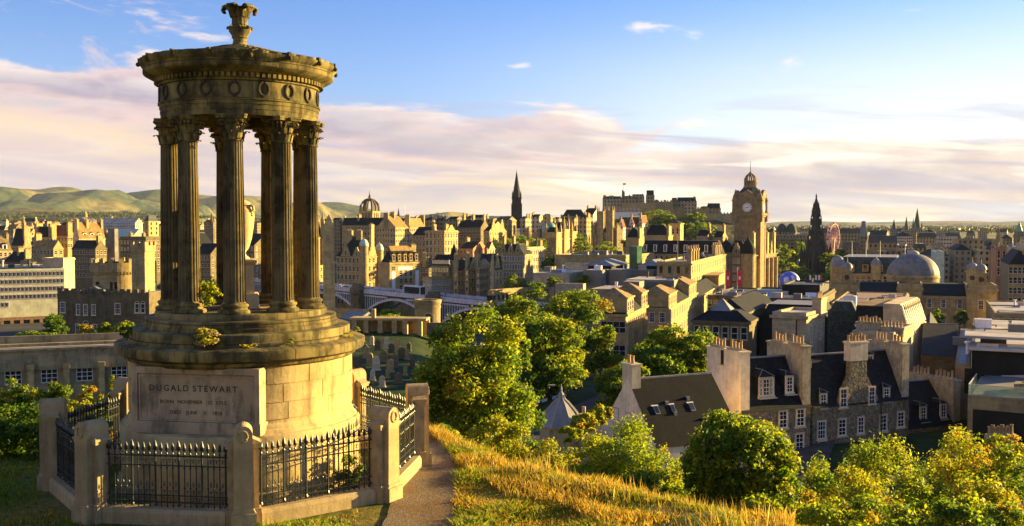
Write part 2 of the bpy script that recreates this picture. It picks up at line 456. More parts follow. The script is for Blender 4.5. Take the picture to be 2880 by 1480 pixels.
plain('skin', (0.50,0.30,0.20), 0.6, 0.1, 5)
# ------------------------------------------------------------------ the ground
GZ = -5.6                                   # the monument's terrace, seen from eye level 0
MC = Vector((-6.05, 22.3, GZ))              # the monument's centre
def lerp(x, xs, ys): return float(np.interp(x, xs, ys))
EDGE_X = [-60, -14, -3.2, -2.2, 0, 2, 3.2, 4.4, 8, 20]
EDGE_Y = [24, 27, 28.0, 27, 22.7, 21, 19.8, 18.6, 16.5, 12]
PL = ([60,125,230,330,450,700,1000,2000,4000,60000], [-20,-22,-23,-35,-44,-40,-24,-16,-8,-8])
PC = ([60,100,172,200,300,450,700,1000,2000,60000], [-17,-17,-17.6,-24,-42,-48,-42,-30,-16,-10])
PR = ([60,130,200,300,450,800,2000,60000], [-22.3,-22.6,-25,-31,-36,-40,-34,-16])
def gz(X, Y):
    u = X / max(Y, 1.0)
    l, c, r = lerp(Y, *PL), lerp(Y, *PC), lerp(Y, *PR)
    far = lerp(u, [-0.30, -0.20, -0.10, 0.015], [0, 1, 1, 2])
    far = l + (c-l)*far if far <= 1 else c + (r-c)*(far-1)
    d = Y - lerp(X, EDGE_X, EDGE_Y)
    if Y < 14: near = GZ + 3.9*((14-max(Y, 0))/14)**1.3
    else: near = GZ
    if d > 0:
        near = GZ - 0.44*d*min(1.0, 0.35 + d*0.12)
        near = max(near, far) if d < 25 else near
    w = min(max((d - 16) / 26, 0), 1); w = w*w*(3-2*w)
    return near*(1-w) + far*w

def axis(spans):
    v = []
    for a, b, st in spans:
        k = max(1, int(round((b-a)/st)))
        v += [a + (b-a)*i/k for i in range(k)]
    return v + [spans[-1][1]]
gx = axis([(-30000,-6000,4000),(-6000,-1500,750),(-1500,-300,100),(-300,-60,20),(-60,-16,4),(-16,14,0.5),(14,60,3),(60,300,20),(300,1500,100),(1500,6000,750),(6000,30000,4000)])
gy = axis([(-400,-40,60),(-40,0,8),(0,14,1.4),(14,34,0.5),(34,70,2),(70,240,6),(240,1000,30),(1000,4000,250),(4000,14000,2000),(14000,50000,9000)])
V_ = []; F_ = []
for j, yy in enumerate(gy):
    for i, xx in enumerate(gx):
        z = gz(xx, yy)
        if 14 < yy < 70 and abs(xx) < 40:
            dd = math.hypot(xx-MC.x, yy-MC.y)
            k = min(1, max(0, (dd-5.2)/3)) * (0 if abs(xx+1.7) < 1.2 and yy < 28 else 1)
            z += k*0.22*(mnoise.noise(Vector((xx*.45, yy*.45, 2.1))) + .5*mnoise.noise(Vector((xx*1.3, yy*1.3, 5)))) 
        V_.append((xx, yy, z))
nx_ = len(gx)
for j in range(len(gy)-1):
    for i in range(nx_-1):
        a = j*nx_+i; F_.append((a, a+1, a+1+nx_, a+nx_))
def ground_mat():
    m, t, b = base_mat('ground_turf', 0.95, 0.1)
    pos = t.new('ShaderNodeNewGeometry').outputs['Position']
    x, y, z = t.sep(pos)
    n1 = t.noise(pos, 0.45, 6, 0.6); n2 = t.noise(pos, 5.0, 6, 0.7)
    turf = t.mix(t.smooth(n1, 0.44, 0.62), (0.10, 0.125, 0.018, 1), (0.22, 0.165, 0.040, 1))
    turf = t.mix(1.0, turf, t.mix(t.smooth(n2, 0.3, 0.7), (0.6,0.6,0.6,1), (1.35,1.3,1.2,1)), 'MULTIPLY')
    lawn = t.mix(t.smooth(t.noise(pos, 0.25, 6, 0.7), 0.4, 0.6), (0.018, 0.042, 0.010, 1), (0.050, 0.062, 0.016, 1))
    town = t.mix(t.smooth(t.noise(pos, 0.02, 5, 0.6), 0.4, 0.6), (0.055, 0.055, 0.048, 1), (0.10, 0.09, 0.06, 1))
    field = t.mix(t.smooth(t.noise(pos, 0.0022, 4, 0.6), 0.42, 0.58), (0.055, 0.085, 0.03, 1), (0.24, 0.17, 0.06, 1))
    col = t.mix(t.smooth(y, 60, 85), turf, lawn)
    col = t.mix(t.smooth(y, 175, 200), col, town)
    col = t.mix(t.smooth(y, 1600, 2600), col, field)
    t.put(b.inputs['Base Color'], col)
    bp = t.new('ShaderNodeBump'); bp.inputs['Strength'].default_value = 0.6; bp.inputs['Distance'].default_value = 0.08
    t.l.new(n2, bp.inputs['Height']); t.l.new(bp.outputs[0], b.inputs['Normal'])
    return m
gme = bpy.data.meshes.new('ground'); gme.from_pydata(V_, [], F_); gme.materials.append(ground_mat())
gme.polygons.foreach_set('use_smooth', [True]*len(gme.polygons)); gme.update()
obj('ground', gme, kind='structure')

# path of trodden gravel round the railings
def gravel_mat():
    m, t, b = base_mat('gravel', 0.95, 0.1)
    pos = t.new('ShaderNodeNewGeometry').outputs['Position']
    n = t.noise(pos, 34, 5, 0.75); n1 = t.noise(pos, 1.1, 5, 0.6)
    vo = t.new('ShaderNodeTexVoronoi'); vo.inputs['Scale'].default_value = 26; t.put(vo.inputs['Vector'], pos)
    c = t.mix(t.smooth(n, 0.3, 0.7), (0.14,0.105,0.062,1), (0.40,0.30,0.175,1))
    c = t.mix(t.math('MULTIPLY', t.smooth(n1, 0.45, 0.65), 0.6), c, (0.26,0.15,0.045,1))
    c = t.mix(1.0, c, t.mix(t.smooth(vo.outputs['Distance'], 0.1, 0.6), (1.25,1.22,1.18,1), (.6,.6,.6,1)), 'MULTIPLY')
    t.put(b.inputs['Base Color'], c)
    bp = t.new('ShaderNodeBump'); bp.inputs['Strength'].default_value = 0.9; bp.inputs['Distance'].default_value = 0.03
    t.l.new(n, bp.inputs['Height']); t.l.new(bp.outputs[0], b.inputs['Normal'])
    return m
gravel_mat()
pc = [(-0.6,12.5,.55),(-1.35,15.5,.66),(-1.80,18.7,.68),(-1.78,20.6,.58),(-1.80,22.4,.54),(-1.9,24.1,.43),(-2.2,25.4,.40),(-2.9,26.8,.40),(-4.3,28,.40),(-6.5,28.6,.4)]
pts = []
for i in range(len(pc)-1):
    for k in range(6):
        f = k/6; pts.append([pc[i][q]*(1-f)+pc[i+1][q]*f for q in range(3)])
V_ = []; F_ = []
for i, (x, y, w) in enumerate(pts):
    a, b = pts[max(i-1,0)], pts[min(i+1,len(pts)-1)]
    d = Vector((b[0]-a[0], b[1]-a[1])).normalized(); nrm = Vector((-d.y, d.x))
    for s in (-1, -.5, 0, .5, 1):
        ww = w*(1 + 0.18*mnoise.noise(Vector((i*.35, s*3, 1)))) if abs(s) == 1 else w
        p = Vector((x, y)) + nrm*ww*s
        V_.append((p.x, p.y, gz(p.x, p.y) + 0.030 - 0.012*(1-abs(s))))
for i in range(len(pts)-1):
    for k in range(4):
        a = i*5+k; F_.append((a+1, a, a+5, a+6))
pme = bpy.data.meshes.new('path'); pme.from_pydata(V_, [], F_); pme.materials.append(MAT['gravel']); pme.update()
obj('path', pme, kind='structure')

# ------------------------------------------------------------------ the round monument
MROT = math.atan2(6.05, 22.3)
mon = thing('monument', 'round stone memorial temple with nine fluted columns on a stepped inscribed podium', 'monument', MC, MROT)
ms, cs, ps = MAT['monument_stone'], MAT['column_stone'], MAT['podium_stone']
def pol(r, deg, z=0): return Vector((r*math.sin(R(deg)), -r*math.cos(R(deg)), z))

b = MB(); b.sm = True
b.lathe([(2.66,-0.3),(2.66,0.22),(2.60,0.26),(2.60,1.36),(2.57,1.40),(2.50,1.41),(2.1,1.42)], 128, caps=False)
b.lathe([(2.53,1.40),(2.50,1.47),(2.45,1.50),(2.44,1.56),(2.405,1.60),(2.3,1.60)], 256, caps=False, rfun=lambda a, z: min(1.0, 2.20/2.45/max(.2, math.cos(a - R(-90-24)))))
b.lathe([(2.40,1.58),(2.40,2.77)], 256, caps=False, rfun=lambda a, z: min(1.0, 2.20/2.40/max(.2, math.cos(a - R(-90-24)))))
b.build('podium', ps, mon)
# ashlar joints: fine dark grooves as slightly proud strips would catch light wrongly, so the courses are real blocks a few mm proud
rng = random.Random(3)
blk = MB(); blk.sm = False
zc = [1.67, 2.02, 2.40, 2.765]
for ci in range(3):
    a = -200 + ci*17
    while a < 160:
        wdeg = rng.uniform(20, 29)
        a0, a1 = a + 0.24, min(a + wdeg, 160) - 0.24
        if a0 < 7.0 < a1: a0 = 7.3
        if a0 < -55.0 < a1: a1 = -55.3
        n = 6; rr = 2.420 + rng.uniform(0, .004)
        vs = []
        for k in range(n+1):
            q = a0 + (a1-a0)*k/n
            vs += [pol(rr, q, zc[ci]+.010), pol(rr, q, zc[ci+1]-.010), pol(2.38, q, zc[ci]+.010), pol(2.38, q, zc[ci+1]-.010)]
        fs = []
        for k in range(n):
            o = k*4; fs += [(o, o+4, o+5, o+1), (o+1, o+5, o+7, o+3), (o+4, o, o+2, o+6)]
        fs += [(0,1,3,2), (n*4+1, n*4, n*4+2, n*4+3)]
        if not (a0 > -55 and a1 < 7.2): blk._add(vs, fs)
        a += wdeg
blk.build('ashlar_facing', ps, mon)
b = MB(); b.sm = True
b.lathe([(2.40,2.74),(2.43,2.77),(2.50,2.80),(2.52,2.86),(2.60,2.89),(2.69,2.93),(2.70,3.04),(2.69,3.12),(2.66,3.135),(2.30,3.19),(2.2,3.19)], 128, caps=False)
b.build('podium_cornice', ms, mon)
b = MB(); b.sm = True
b.lathe([(2.41,3.10),(2.41,3.24),(2.375,3.255),(2.375,3.40),(2.36,3.42),(2.0,3.45)], 128, caps=False)
b.build('step', ms, mon)
b = MB(); b.sm = True
b.lathe([(2.10,3.38),(2.10,3.52),(2.07,3.53),(2.07,3.64),(2.05,3.66),(1.7,3.68)], 128, caps=False)
b.build('step', ms, mon)
b = MB(); b.sm = True
b.lathe([(1.86,3.60),(1.86,3.76),(1.84,3.79),(1.80,3.80),(0,3.80)], 128, caps=False)
b.build('stylobate', ms, mon)

# inscribed panel
PD = 2.26
pan = MB(); pan.box(-1.35, 1.35, -PD, -1.6, 1.50, 2.765)
for x0, x1, z0, z1, d in ((-1.37,1.37,2.64,2.77,.06),(-1.37,-1.26,1.66,2.64,.06),(1.26,1.37,1.66,2.64,.06),(-1.39,1.39,1.42,1.66,.075)):
    pan.box(x0, x1, -PD-d, -1.62, z0, z1)
for x0, x1, z0, z1 in ((-1.24,1.24,2.575,2.61),(-1.24,-1.205,1.70,2.575),(1.205,1.24,1.70,2.575),(-1.24,1.24,1.665,1.70)):
    pan.box(x0, x1, -PD-.028, -PD+.01, z0, z1)
ph = -24
panel = pan.build('inscription_panel', MAT['panel_stone'], mon); panel.rotation_euler.z = R(ph)
def text_mesh(s, size, mat, extrude=0.004, spacing=1.0, bold=0.0):
    cu = bpy.data.curves.new('lettering', 'FONT'); cu.body = s; cu.size = size; cu.extrude = extrude
    cu.align_x = 'CENTER'; cu.align_y = 'CENTER'; cu.space_character = spacing; cu.offset = bold; cu.resolution_u = 3
    o = bpy.data.objects.new('lettering', cu); C.objects.link(o)
    dg = bpy.context.evaluated_depsgraph_get()
    me = bpy.data.meshes.new_from_object(o.evaluated_get(dg)); bpy.data.objects.remove(o); bpy.data.curves.remove(cu)
    me.materials.clear(); me.materials.append(mat)
    return me
for wd, size, x, z, sp, bold in (('DUGALD', .175, -.595, 2.33, 1.34, .002), ('STEWART', .175, .40, 2.33, 1.34, .002),
        ('BORN', .105, -.64, 2.055, 1.05, 0), ('NOVEMBER', .105, -.14, 2.055, 1.0, 0), ('22', .105, .29, 2.055, 1.05, 0), ('1753', .105, .53, 2.055, 1.05, 0),
        ('DIED', .105, -.46, 1.84, 1.05, 0), ('JUNE', .105, -.10, 1.84, 1.05, 0), ('11', .105, .18, 1.84, 0.72, 0), ('1828', .105, .44, 1.84, 1.05, 0)):
    o = obj('lettering', text_mesh(wd, size, MAT['engraved'], 0.003, sp, bold), panel, (x, -PD-.003, z)); o.rotation_euler = (R(90), 0, 0)

# columns
def column_parts():
    b = MB(); b.sm = True
    b.lathe([(.335,0),(.345,.03),(.345,.06),(.325,.085),(.285,.095),(.27,.12),(.28,.145),(.295,.155),(.30,.185),(.285,.21),(.25,.22),(.236,.25)], 40)
    base = b.mesh('base', [ms])
    b = MB(); b.sm = True
    fl = lambda a, z: 1 - 0.085*max(0.0, math.cos(a*20))**0.6
    prof = [(.240,.25),(.230,.29)] + [(.228-.032*(k/10)**1.5, .30+3.28*k/10) for k in range(11)] + [(.205,3.60)]
    b.lathe(prof, 120, rfun=fl)
    b.lathe([(.205,3.595),(.222,3.60),(.222,3.63),(.20,3.64)], 32)
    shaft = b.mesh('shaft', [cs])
    b = MB(); b.sm = False
    z0 = 3.63
    b.lathe([(.195,z0),(.20,z0+.2),(.225,z0+.36),(.27,z0+.43)], 24)
    def leaf(a, zb, r0, h, w, curl):
        ca, sa = math.cos(a), math.sin(a)
        P = lambda r, t, z: Vector((r*ca - t*sa, r*sa + t*ca, z))
        prof = [(r0,0,w*.8),(r0+.015,h*.35,w),(r0+.03,h*.7,w*.95),(r0+.075,h*.95,w*.7),(r0+.075+curl,h*.90,w*.45),(r0+.075+curl*1.2,h*.78,w*.2)]
        vs = []
        for r, z, ww in prof: vs += [P(r, -ww/2, zb+z), P(r+.018, 0, zb+z), P(r, ww/2, zb+z), P(r-.03, 0, zb+z)]
        fs = []
        for k in range(len(prof)-1):
            o = k*4
            for q in range(4): fs.append((o+q, o+(q+1)%4, o+4+(q+1)%4, o+4+q))
        b._add(vs, fs)
    for k in range(8): leaf(2*math.pi*k/8, z0, .205, .19, .13, .045)
    for k in range(8): leaf(2*math.pi*(k+.5)/8, z0+.12, .205, .24, .13, .05)
    for k in range(4):
        a = math.pi/4 + k*math.pi/2
        sp = []
        for q in range(15):
            th = q*0.55; rr = .075*(1-q/19)
            sp.append((.30 + rr*math.cos(th+2.2), z0+.355 + rr*math.sin(th+2.2)))
        line = [(.20, z0+.17),(.235, z0+.29)] + sp
        for off in (-.035, .035):
            b.tube([(r*math.cos(a) - off*math.sin(a), r*math.sin(a) + off*math.cos(a), z) for r, z in line], .019, 5)
        for s in (-1, 1):
            a2 = a + s*.42
            b.tube([(r*.86*math.cos(a2), r*.86*math.sin(a2), z) for r, z in line], .014, 4)
    ab = []
    for k in range(4):
        a = math.pi/4 + k*math.pi/2
        for da, r in ((-.09,.405),(.09,.405)): ab.append((r*math.cos(a+da), r*math.sin(a+da)))
        for da, r in ((.40,.312),(math.pi/4,.285),(math.pi/2-.40,.312)): ab.append((r*math.cos(a+da), r*math.sin(a+da)))
    b.prismz(ab, z0+.43, z0+.475); b.prismz([(x*1.05, y*1.05) for x, y in ab], z0+.475, z0+.515)
    for k in range(4):
        a = k*math.pi/2; b.sphere(.30*math.cos(a), .30*math.sin(a), z0+.46, .045, 8, 6)
    cap = b.mesh('capital', [ms])
    return base, shaft, cap
base_m, shaft_m, cap_m = column_parts()
for k in range(9):
    q = -6 + 40*k
    sh = obj('column', shaft_m, mon, pol(1.5, q, 3.795), R(q))
    obj('base', base_m, sh); obj('capital', cap_m, sh)

# entablature
b = MB(); b.sm = True
b.lathe([(1.20,7.94),(1.69,7.94),(1.69,8.05),(1.70,8.055),(1.70,8.16),(1.715,8.165),(1.715,8.24),(1.745,8.25),(1.745,8.285),(1.70,8.30),(1.695,8.32),(1.695,8.64),(1.73,8.66),(1.73,8.69),(1.72,8.70),(1.72,8.80),(1.86,8.82),(1.90,8.86)], 128, caps=False)
b.lathe([(1.20,8.75),(1.20,7.94)], 64, caps=False)
b.lathe([(0,8.75),(1.20,8.75)], 64, caps=False)
ent = b.build('entablature', ms, mon)
b = MB()
for k in range(96):
    a = k*360/96
    T = Matrix.Rotation(R(a), 4, 'Z')
    b.T = T; b.box(-.032, .032, -1.815, -1.70, 8.705, 8.795)
b.T = None
b.build('dentil_course', ms, ent)
b = MB(); b.sm = True
b.lathe([(1.86,8.82),(1.92,8.84),(2.03,8.90),(2.045,8.92),(2.045,9.04),(2.07,9.06),(2.11,9.12),(2.12,9.16),(2.09,9.17),(2.0,9.18)], 128, caps=False)
cor = b.build('cornice', ms, mon)
b = MB(); b.sm = True
b.sphere(0, -2.13, 9.10, .05, 8, 6); b.box(-.03, .03, -2.14, -2.06, 9.10, 9.23)
afm = b.mesh('antefix', [ms])
for k in range(16): obj('antefix', afm, cor, None, R(-17 + 22.5*k))
wr = MB(); wr.sm = True
for k in range(26):
    a = 2*math.pi*k/26 + 1.67
    if k in (0, 25): continue
    wr.sphere(.105*math.cos(a), 0, .135*math.sin(a), .030, 6, 5)
wr.tube([(.105*math.cos(a), 0, .135*math.sin(a)) for a in [1.75+i*.245 for i in range(25)]], .022, 6)
wr.box(-.02, .0, -.03, .0, -.19, -.12); wr.box(0.0, .02, -.028, .0, -.18, -.12)
plain('wreath_stone', (0.055,0.045,0.025), 0.85, 0.4, 6)
wrm = wr.mesh('wreath', [MAT['wreath_stone']])
for k in range(18):
    q = -4 + 20*k
    obj('wreath', wrm, ent, pol(1.705, q, 8.475), R(q))
# roof of overlapping stone scales
b = MB()
nr = 9
for k in range(nr):
    r0 = 2.08 - (2.08-.30)*k/nr; r1 = 2.08 - (2.08-.30)*(k+1)/nr
    za = 9.165 + .43*(k/nr)**1.25; zb = 9.165 + .43*((k+1)/nr)**1.25
    n = 44
    sc = lambda a, z, k=k: 1 + 0.018*abs(math.sin((a + (k % 2)*math.pi/n)*n/2))
    b.lathe([(r0, za-.02),(r0, za+.045),(r1-.02, zb+.02)], n*4, rfun=sc, caps=False)
b.build('roof', ms, mon)
b = MB(); b.sm = True
lob = lambda a, z: 1 + 0.06*abs(math.cos(a*6))
z = 9.60
b.lathe([(.30,z-.06),(.26,z+.0),(.20,z+.04),(.15,z+.08),(.135,z+.15),(.15,z+.19),(.175,z+.21),(.16,z+.23),(.17,z+.26),(.215,z+.33),(.235,z+.40),(.225,z+.43)], 36, rfun=lob)
b.lathe([(.19,z+.41),(.175,z+.47),(.17,z+.62),(.18,z+.74),(.20,z+.80),(.21,z+.88)], 48, rfun=lambda a, z: 1 - .06*max(0, math.cos(a*12)))
b.sm = False
for k in range(8):                                 # small leaf collar
    a = k*math.pi/4
    b.tube([(.17*math.cos(a), .17*math.sin(a), z+.40),(.235*math.cos(a), .235*math.sin(a), z+.44),(.27*math.cos(a), .27*math.sin(a), z+.425),(.265*math.cos(a), .265*math.sin(a), z+.39)], .032, 5)
for k in range(5):                                 # large leaves curling over the rim
    a = k*2*math.pi/5 + .35
    ca, sa = math.cos(a), math.sin(a)
    for off in (-.075, -.025, .025, .075):
        b.tube([(r*ca - off*sa*q, r*sa + off*ca*q, z+h) for r, h, q in ((.17,.66,.7),(.20,.79,1),(.235,.87,1.2),(.29,.90,1.2),(.345,.87,1.1),(.365,.81,.9),(.345,.765,.7))], .036, 6)
b.build('finial', ms, mon)

# urn on its pedestal, inside the ring of columns
urn = thing('memorial_urn', 'tall pale stone urn with handles on a square pedestal, inside the ring of columns', 'urn', MC + Vector((0,0,3.80)), MROT)
us = MAT['urn_stone']
def uz(py): return at(684, py, 22.3).z - GZ - 3.80
b = MB()
b.cbox(0,0,.74,.74,0,.05); b.sqspire(0,0,[(.36,.05),(.355,.30),(.33,.335)])
b.sqspire(0,0,[(.265,.335),(.25,.96)]); b.sqspire(0,0,[(.25,.96),(.30,1.0),(.32,1.02),(.32,1.075),(.24,1.10)])
b.build('pedestal', us, urn)
zt = uz(580)
b = MB(); b.sm = True
b.lathe([(.17,1.09),(.17,1.12),(.10,1.17),(.075,1.22),(.09,1.26),(.15,1.34),(.215,1.55),(.262,1.85),(.278,2.05),(.272,2.18),(.235,2.26),(.18,2.29),(.19,2.31),(.20,2.34),(.13,2.39),(.05,2.42),(.03,zt)], 40)
b.build('vase', us, urn)
for s in (-1, 1):
    b = MB(); b.sm = True
    b.tube([(s*x, 0, z) for x, z in ((.22,2.04),(.29,2.08),(.315,2.17),(.30,2.26),(.25,2.29),(.19,2.28))], .032, 8)
    b.build('handle', us, urn).rotation_euler.z = R(-35)
# ------------------------------------------------------------------ the enclosure: kerb, posts and railings
PA = [-75, -30, 15, 60, 105, 150, 195, -120]
RF = 3.95
def wpos(deg, r=RF): return Vector((MC.x + r*math.cos(R(deg)), MC.y + r*math.sin(R(deg)), GZ))
post_labels = {-75: 'round-topped stone post with carved wreath, nearest one in front of the podium',
 -120: 'round-topped stone post in shade, before the left end of the inscription', -30: 'sunlit round-topped stone post beside the gravel path, at the bend of the railing',
 15: 'round-topped stone post where the path curls behind the enclosure', 60: 'small far stone post just right of the podium wall, backed by the graveyard',
 105: 'stone post hidden behind the podium towards the graveyard', 150: 'stone post hidden behind the podium towards the castle-like house', 195: 'shaded stone post at the outer left corner, before the dark bushes'}
def post_mesh():
    b = MB()
    w, dep, h = .17, .25, 1.93
    arch = [(-w-.012,.33),(w+.012,.33)] + [(w*math.cos(R(a)), h-w+w*math.sin(R(a))) for a in range(0,181,12)]
    b.prism(arch, -dep, dep)
    b.box(-.225,.225,-dep-.055,dep+.055,-.25,.30); b.prism([(-.225,.30),(.225,.30),(w+.012,.37),(-w-.012,.37)], -dep-.02, dep+.02)
    for s in (-1, 1):                               # shouldered side piers that take the rails
        x0, x1 = sorted((s*w, s*(w+.11)))
        b.box(x0, x1, -.12, .12, .30, 1.50); b.box(*sorted((s*w, s*(w+.15))), -.16, .16, 1.50, 1.56); b.box(*sorted((s*w, s*(w+.17))), -.175, .175, 1.56, 1.605)
        b.prism([(s*w,1.605),(s*(w+.14),1.605),(s*w,1.68)][::s], -.15, .15)
        b.box(*sorted((s*w, s*(w+.15))), -.17, .17, -.25, .36)
    return b.mesh('post', [MAT['post_stone']])
pmesh = post_mesh()
wb = MB(); wb.sm = True
wb.tube([(.085*math.cos(a), -.255, 1.74+.105*math.sin(a)) for a in [i*.3 for i in range(22)]], .020, 6)
wreath2 = wb.mesh('wreath', [MAT['post_stone']])
for a in PA:
    p = wpos(a)
    o = obj('fence_post', pmesh, None, p, R(a+90)); tag(o, post_labels[a], 'post', 'stone posts of the monument enclosure')
    obj('wreath', wreath2, o)
def bar_mesh():
    b = MB()
    b.cyl(0,0,.36,1.33,.0115,n=6)
    b.lathe([(.012,1.30),(.022,1.325),(.012,1.35),(.014,1.37),(.030,1.41),(.034,1.44),(.026,1.49),(.001,1.545)], 8)
    b.lathe([(.012,1.04),(.022,1.06),(.012,1.08)], 8); b.lathe([(.012,.66),(.022,.68),(.012,.70)], 8)
    b.lathe([(.012,.36),(.02,.33),(.004,.30)], 6)
    b.box(-.045,.045,-.005,.005,1.395,1.41)
    for z0, r in ((1.195,.038),(.46,.040),(.60,.036)):
        for s in (-1, 1):
            b.tube([(.056 + r*.75*math.cos(t)*s*.55 + s*.018, 0, z0 + r*math.sin(t)) for t in [i*.75 for i in range(8)]], .006, 4)
    b.tube([(.056,0,.70),(.040,0,.755),(.056,0,.80),(.072,0,.755),(.056,0,.70)], .007, 4)
    return b.mesh('bar', [MAT['iron']])
def thickbar_mesh():
    b = MB(); b.cyl(0,0,.34,1.34,.019,n=8)
    b.lathe([(.02,1.30),(.032,1.33),(.018,1.36),(.02,1.38),(.040,1.43),(.044,1.46),(.032,1.52),(.001,1.59)], 8)
    b.box(-.06,.06,-.006,.006,1.40,1.42)
    b.lathe([(.02,.40),(.034,.36),(.034,.33)], 8)
    return b.mesh('standard', [MAT['iron']])
barm, stdm = bar_mesh(), thickbar_mesh()
rail_labels = {-75: 'sunlit black iron railing panel before the blank ashlar side of the podium, beside the path', -120: 'shaded black iron railing panel below the inscription',
  -30: 'black iron railing panel running back along the gravel path', 15: 'black iron railing panel behind the path bend, seen beyond the sunlit post', 60: 'iron railing panel hidden behind the podium, graveyard side',
  105: 'iron railing panel hidden behind the podium, far side', 150: 'black iron railing panel rising behind the left side of the podium in shade', 195: 'shaded black iron railing panel at the outer left of the enclosure'}
kerb_labels = {-75: 'sunlit stone kerb under the railing by the path, joint cracked', -120: 'shaded stone kerb below the inscription railing', -30: 'stone kerb along the inner side of the gravel path',
  15: 'stone kerb behind the path bend', 60: 'stone kerb hidden behind the podium, graveyard side', 105: 'stone kerb hidden behind the podium, far side', 150: 'stone kerb behind the left side of the podium', 195: 'shaded stone kerb at the outer left by the dark grass'}
for a in PA:
    p, q = wpos(a), wpos(a+45)
    d = (q-p); L = d.length; d.normalize(); mid = (p+q)/2; rz = math.atan2(d.y, d.x)
    k = MB(); h = L/2 - .29
    k.prismx([(-.17,-.3),(.17,-.3),(.17,.22),(.13,.30),(-.13,.30),(-.17,.22)], -h, h)
    o = k.build('kerb_wall', MAT['post_stone'], None, loc=mid, rotz=rz); tag(o, kerb_labels[a], 'kerb', 'stone kerbs of the monument enclosure')
    r = thing('iron_railing', rail_labels[a], 'railing', mid, rz, 'iron railings of the monument enclosure')
    for z0, tk in ((.40,.013),(.53,.011),(1.10,.011),(1.285,.015)):
        rb = MB(); rb.box(-h-.02, h+.02, -.012, .012, z0-tk, z0+tk); rb.build('rail', MAT['iron'], r)
    n = int(2*h/.112)
    for i in range(n):
        x = -h + (i+.5)*2*h/n
        obj('standard' if i % 4 == 0 else 'bar', stdm if i % 4 == 0 else barm, r, (x, 0, 0))
# ------------------------------------------------------------------ foliage
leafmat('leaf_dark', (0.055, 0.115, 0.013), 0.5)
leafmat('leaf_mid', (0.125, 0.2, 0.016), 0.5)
leafmat('leaf_yellow', (0.26, 0.285, 0.016), 0.5)
leafmat('leaf_gold', (0.36, 0.215, 0.018), 0.5)
leafmat('leaf_broom', (0.21, 0.285, 0.02), 0.5)
leafmat('leaf_pale', (0.32, 0.34, 0.05), 0.5)
leafmat('far_wood', (0.05,0.065,0.026), 0.15)
leafmat('far_wood_pale', (0.10,0.105,0.035), 0.15)
leafmat('grass_gold', (0.36,0.25,0.045), 0.35)
leafmat('grass_green', (0.19,0.23,0.022), 0.35)
leafmat('grass_straw', (0.46,0.34,0.10), 0.3)
leafmat('flower_lilac', (0.33,0.20,0.34), 0.3)
def kites(pts, size, rg, aim=None, flat=0.35, asp=0.62):
    """leaf-shaped faces at the points; aim gives each a preferred normal"""
    n = len(pts)
    nr = rg.normal(size=(n,3))
    if aim is not None: nr = nr*(1-flat)*0.9 + aim*(flat+0.35)
    nr[:,2] += 0.35
    nr /= np.linalg.norm(nr, axis=1)[:,None]
    t = rg.normal(size=(n,3)); u = np.cross(nr, t); u /= np.linalg.norm(u, axis=1)[:,None]
    w = np.cross(nr, u)
    s = size*rg.uniform(0.6,1.4,(n,1))
    droop = nr*s*0.18
    v = np.stack([pts - u*s*.55 - droop, pts + w*s*asp*.5, pts + u*s*.55 - droop, pts - w*s*asp*.5], axis=1)
    return v.reshape(-1,3)
def quad_mesh(name, verts, mats, midx=None, k=4):
    n = len(verts)//k
    me = bpy.data.meshes.new(name)
    me.vertices.add(len(verts)); me.vertices.foreach_set('co', np.ascontiguousarray(verts, dtype=np.float32).ravel())
    me.loops.add(n*k); me.loops.foreach_set('vertex_index', np.arange(n*k, dtype=np.int32))
    me.polygons.add(n); me.polygons.foreach_set('loop_start', np.arange(0, n*k, k, dtype=np.int32))
    for m in mats: me.materials.append(m)
    if midx is not None: me.polygons.foreach_set('material_index', midx.astype(np.int32))
    me.update(calc_edges=True)
    return me
def crown_mesh(name, rg, w, d, h, n, leaf, mats, wts, clumps=26, csize=0.30, shape='round', z0=0.0):
    """leaves on the shells of many clumps spread through the crown, with gaps between them"""
    cc = []
    while len(cc) < clumps:
        p = rg.uniform(-1,1,3)
        r = np.linalg.norm(p)
        if r > 1 or r < 0.35: continue
        if shape == 'cone' and np.hypot(p[0],p[1]) > 1.05 - (p[2]+1)/2: continue
        if shape == 'dome' and p[2] < -0.75: continue
        cc.append(p)
    cc = np.array(cc)
    cr = rg.uniform(0.65,1.25,clumps)*csize
    pick = rg.choice(clumps, n, p=cr**2/np.sum(cr**2))
    dr = rg.normal(size=(n,3)); dr /= np.linalg.norm(dr,axis=1)[:,None]
    dr[:,2] = np.where(dr[:,2] < -0.3, -dr[:,2]*0.6, dr[:,2])
    rad = cr[pick]*(rg.uniform(0.35,1,n)**0.5)*rg.choice([1,1,1,1.18], n)
    p = cc[pick]*0.80 + dr*rad[:,None]*np.array([1,1,0.85])
    if shape == 'cone': p[:,:2] *= (1.05 - 0.30*(p[:,2:3]+1))
    tone = rg.uniform(-1,1,clumps)[pick]
    p = p*np.array([w/2,d/2,h/2]) + np.array([0,0,z0+h/2])
    v = kites(p, leaf, rg, dr)
    pw = np.array(wts)/sum(wts)
    dom = rg.choice(len(mats), clumps, p=pw)
    k = np.where(rg.uniform(size=n) < 0.5, dom[pick], rg.choice(len(mats), n, p=pw))
    return quad_mesh(name, v, [MAT[m] for m in mats], k)
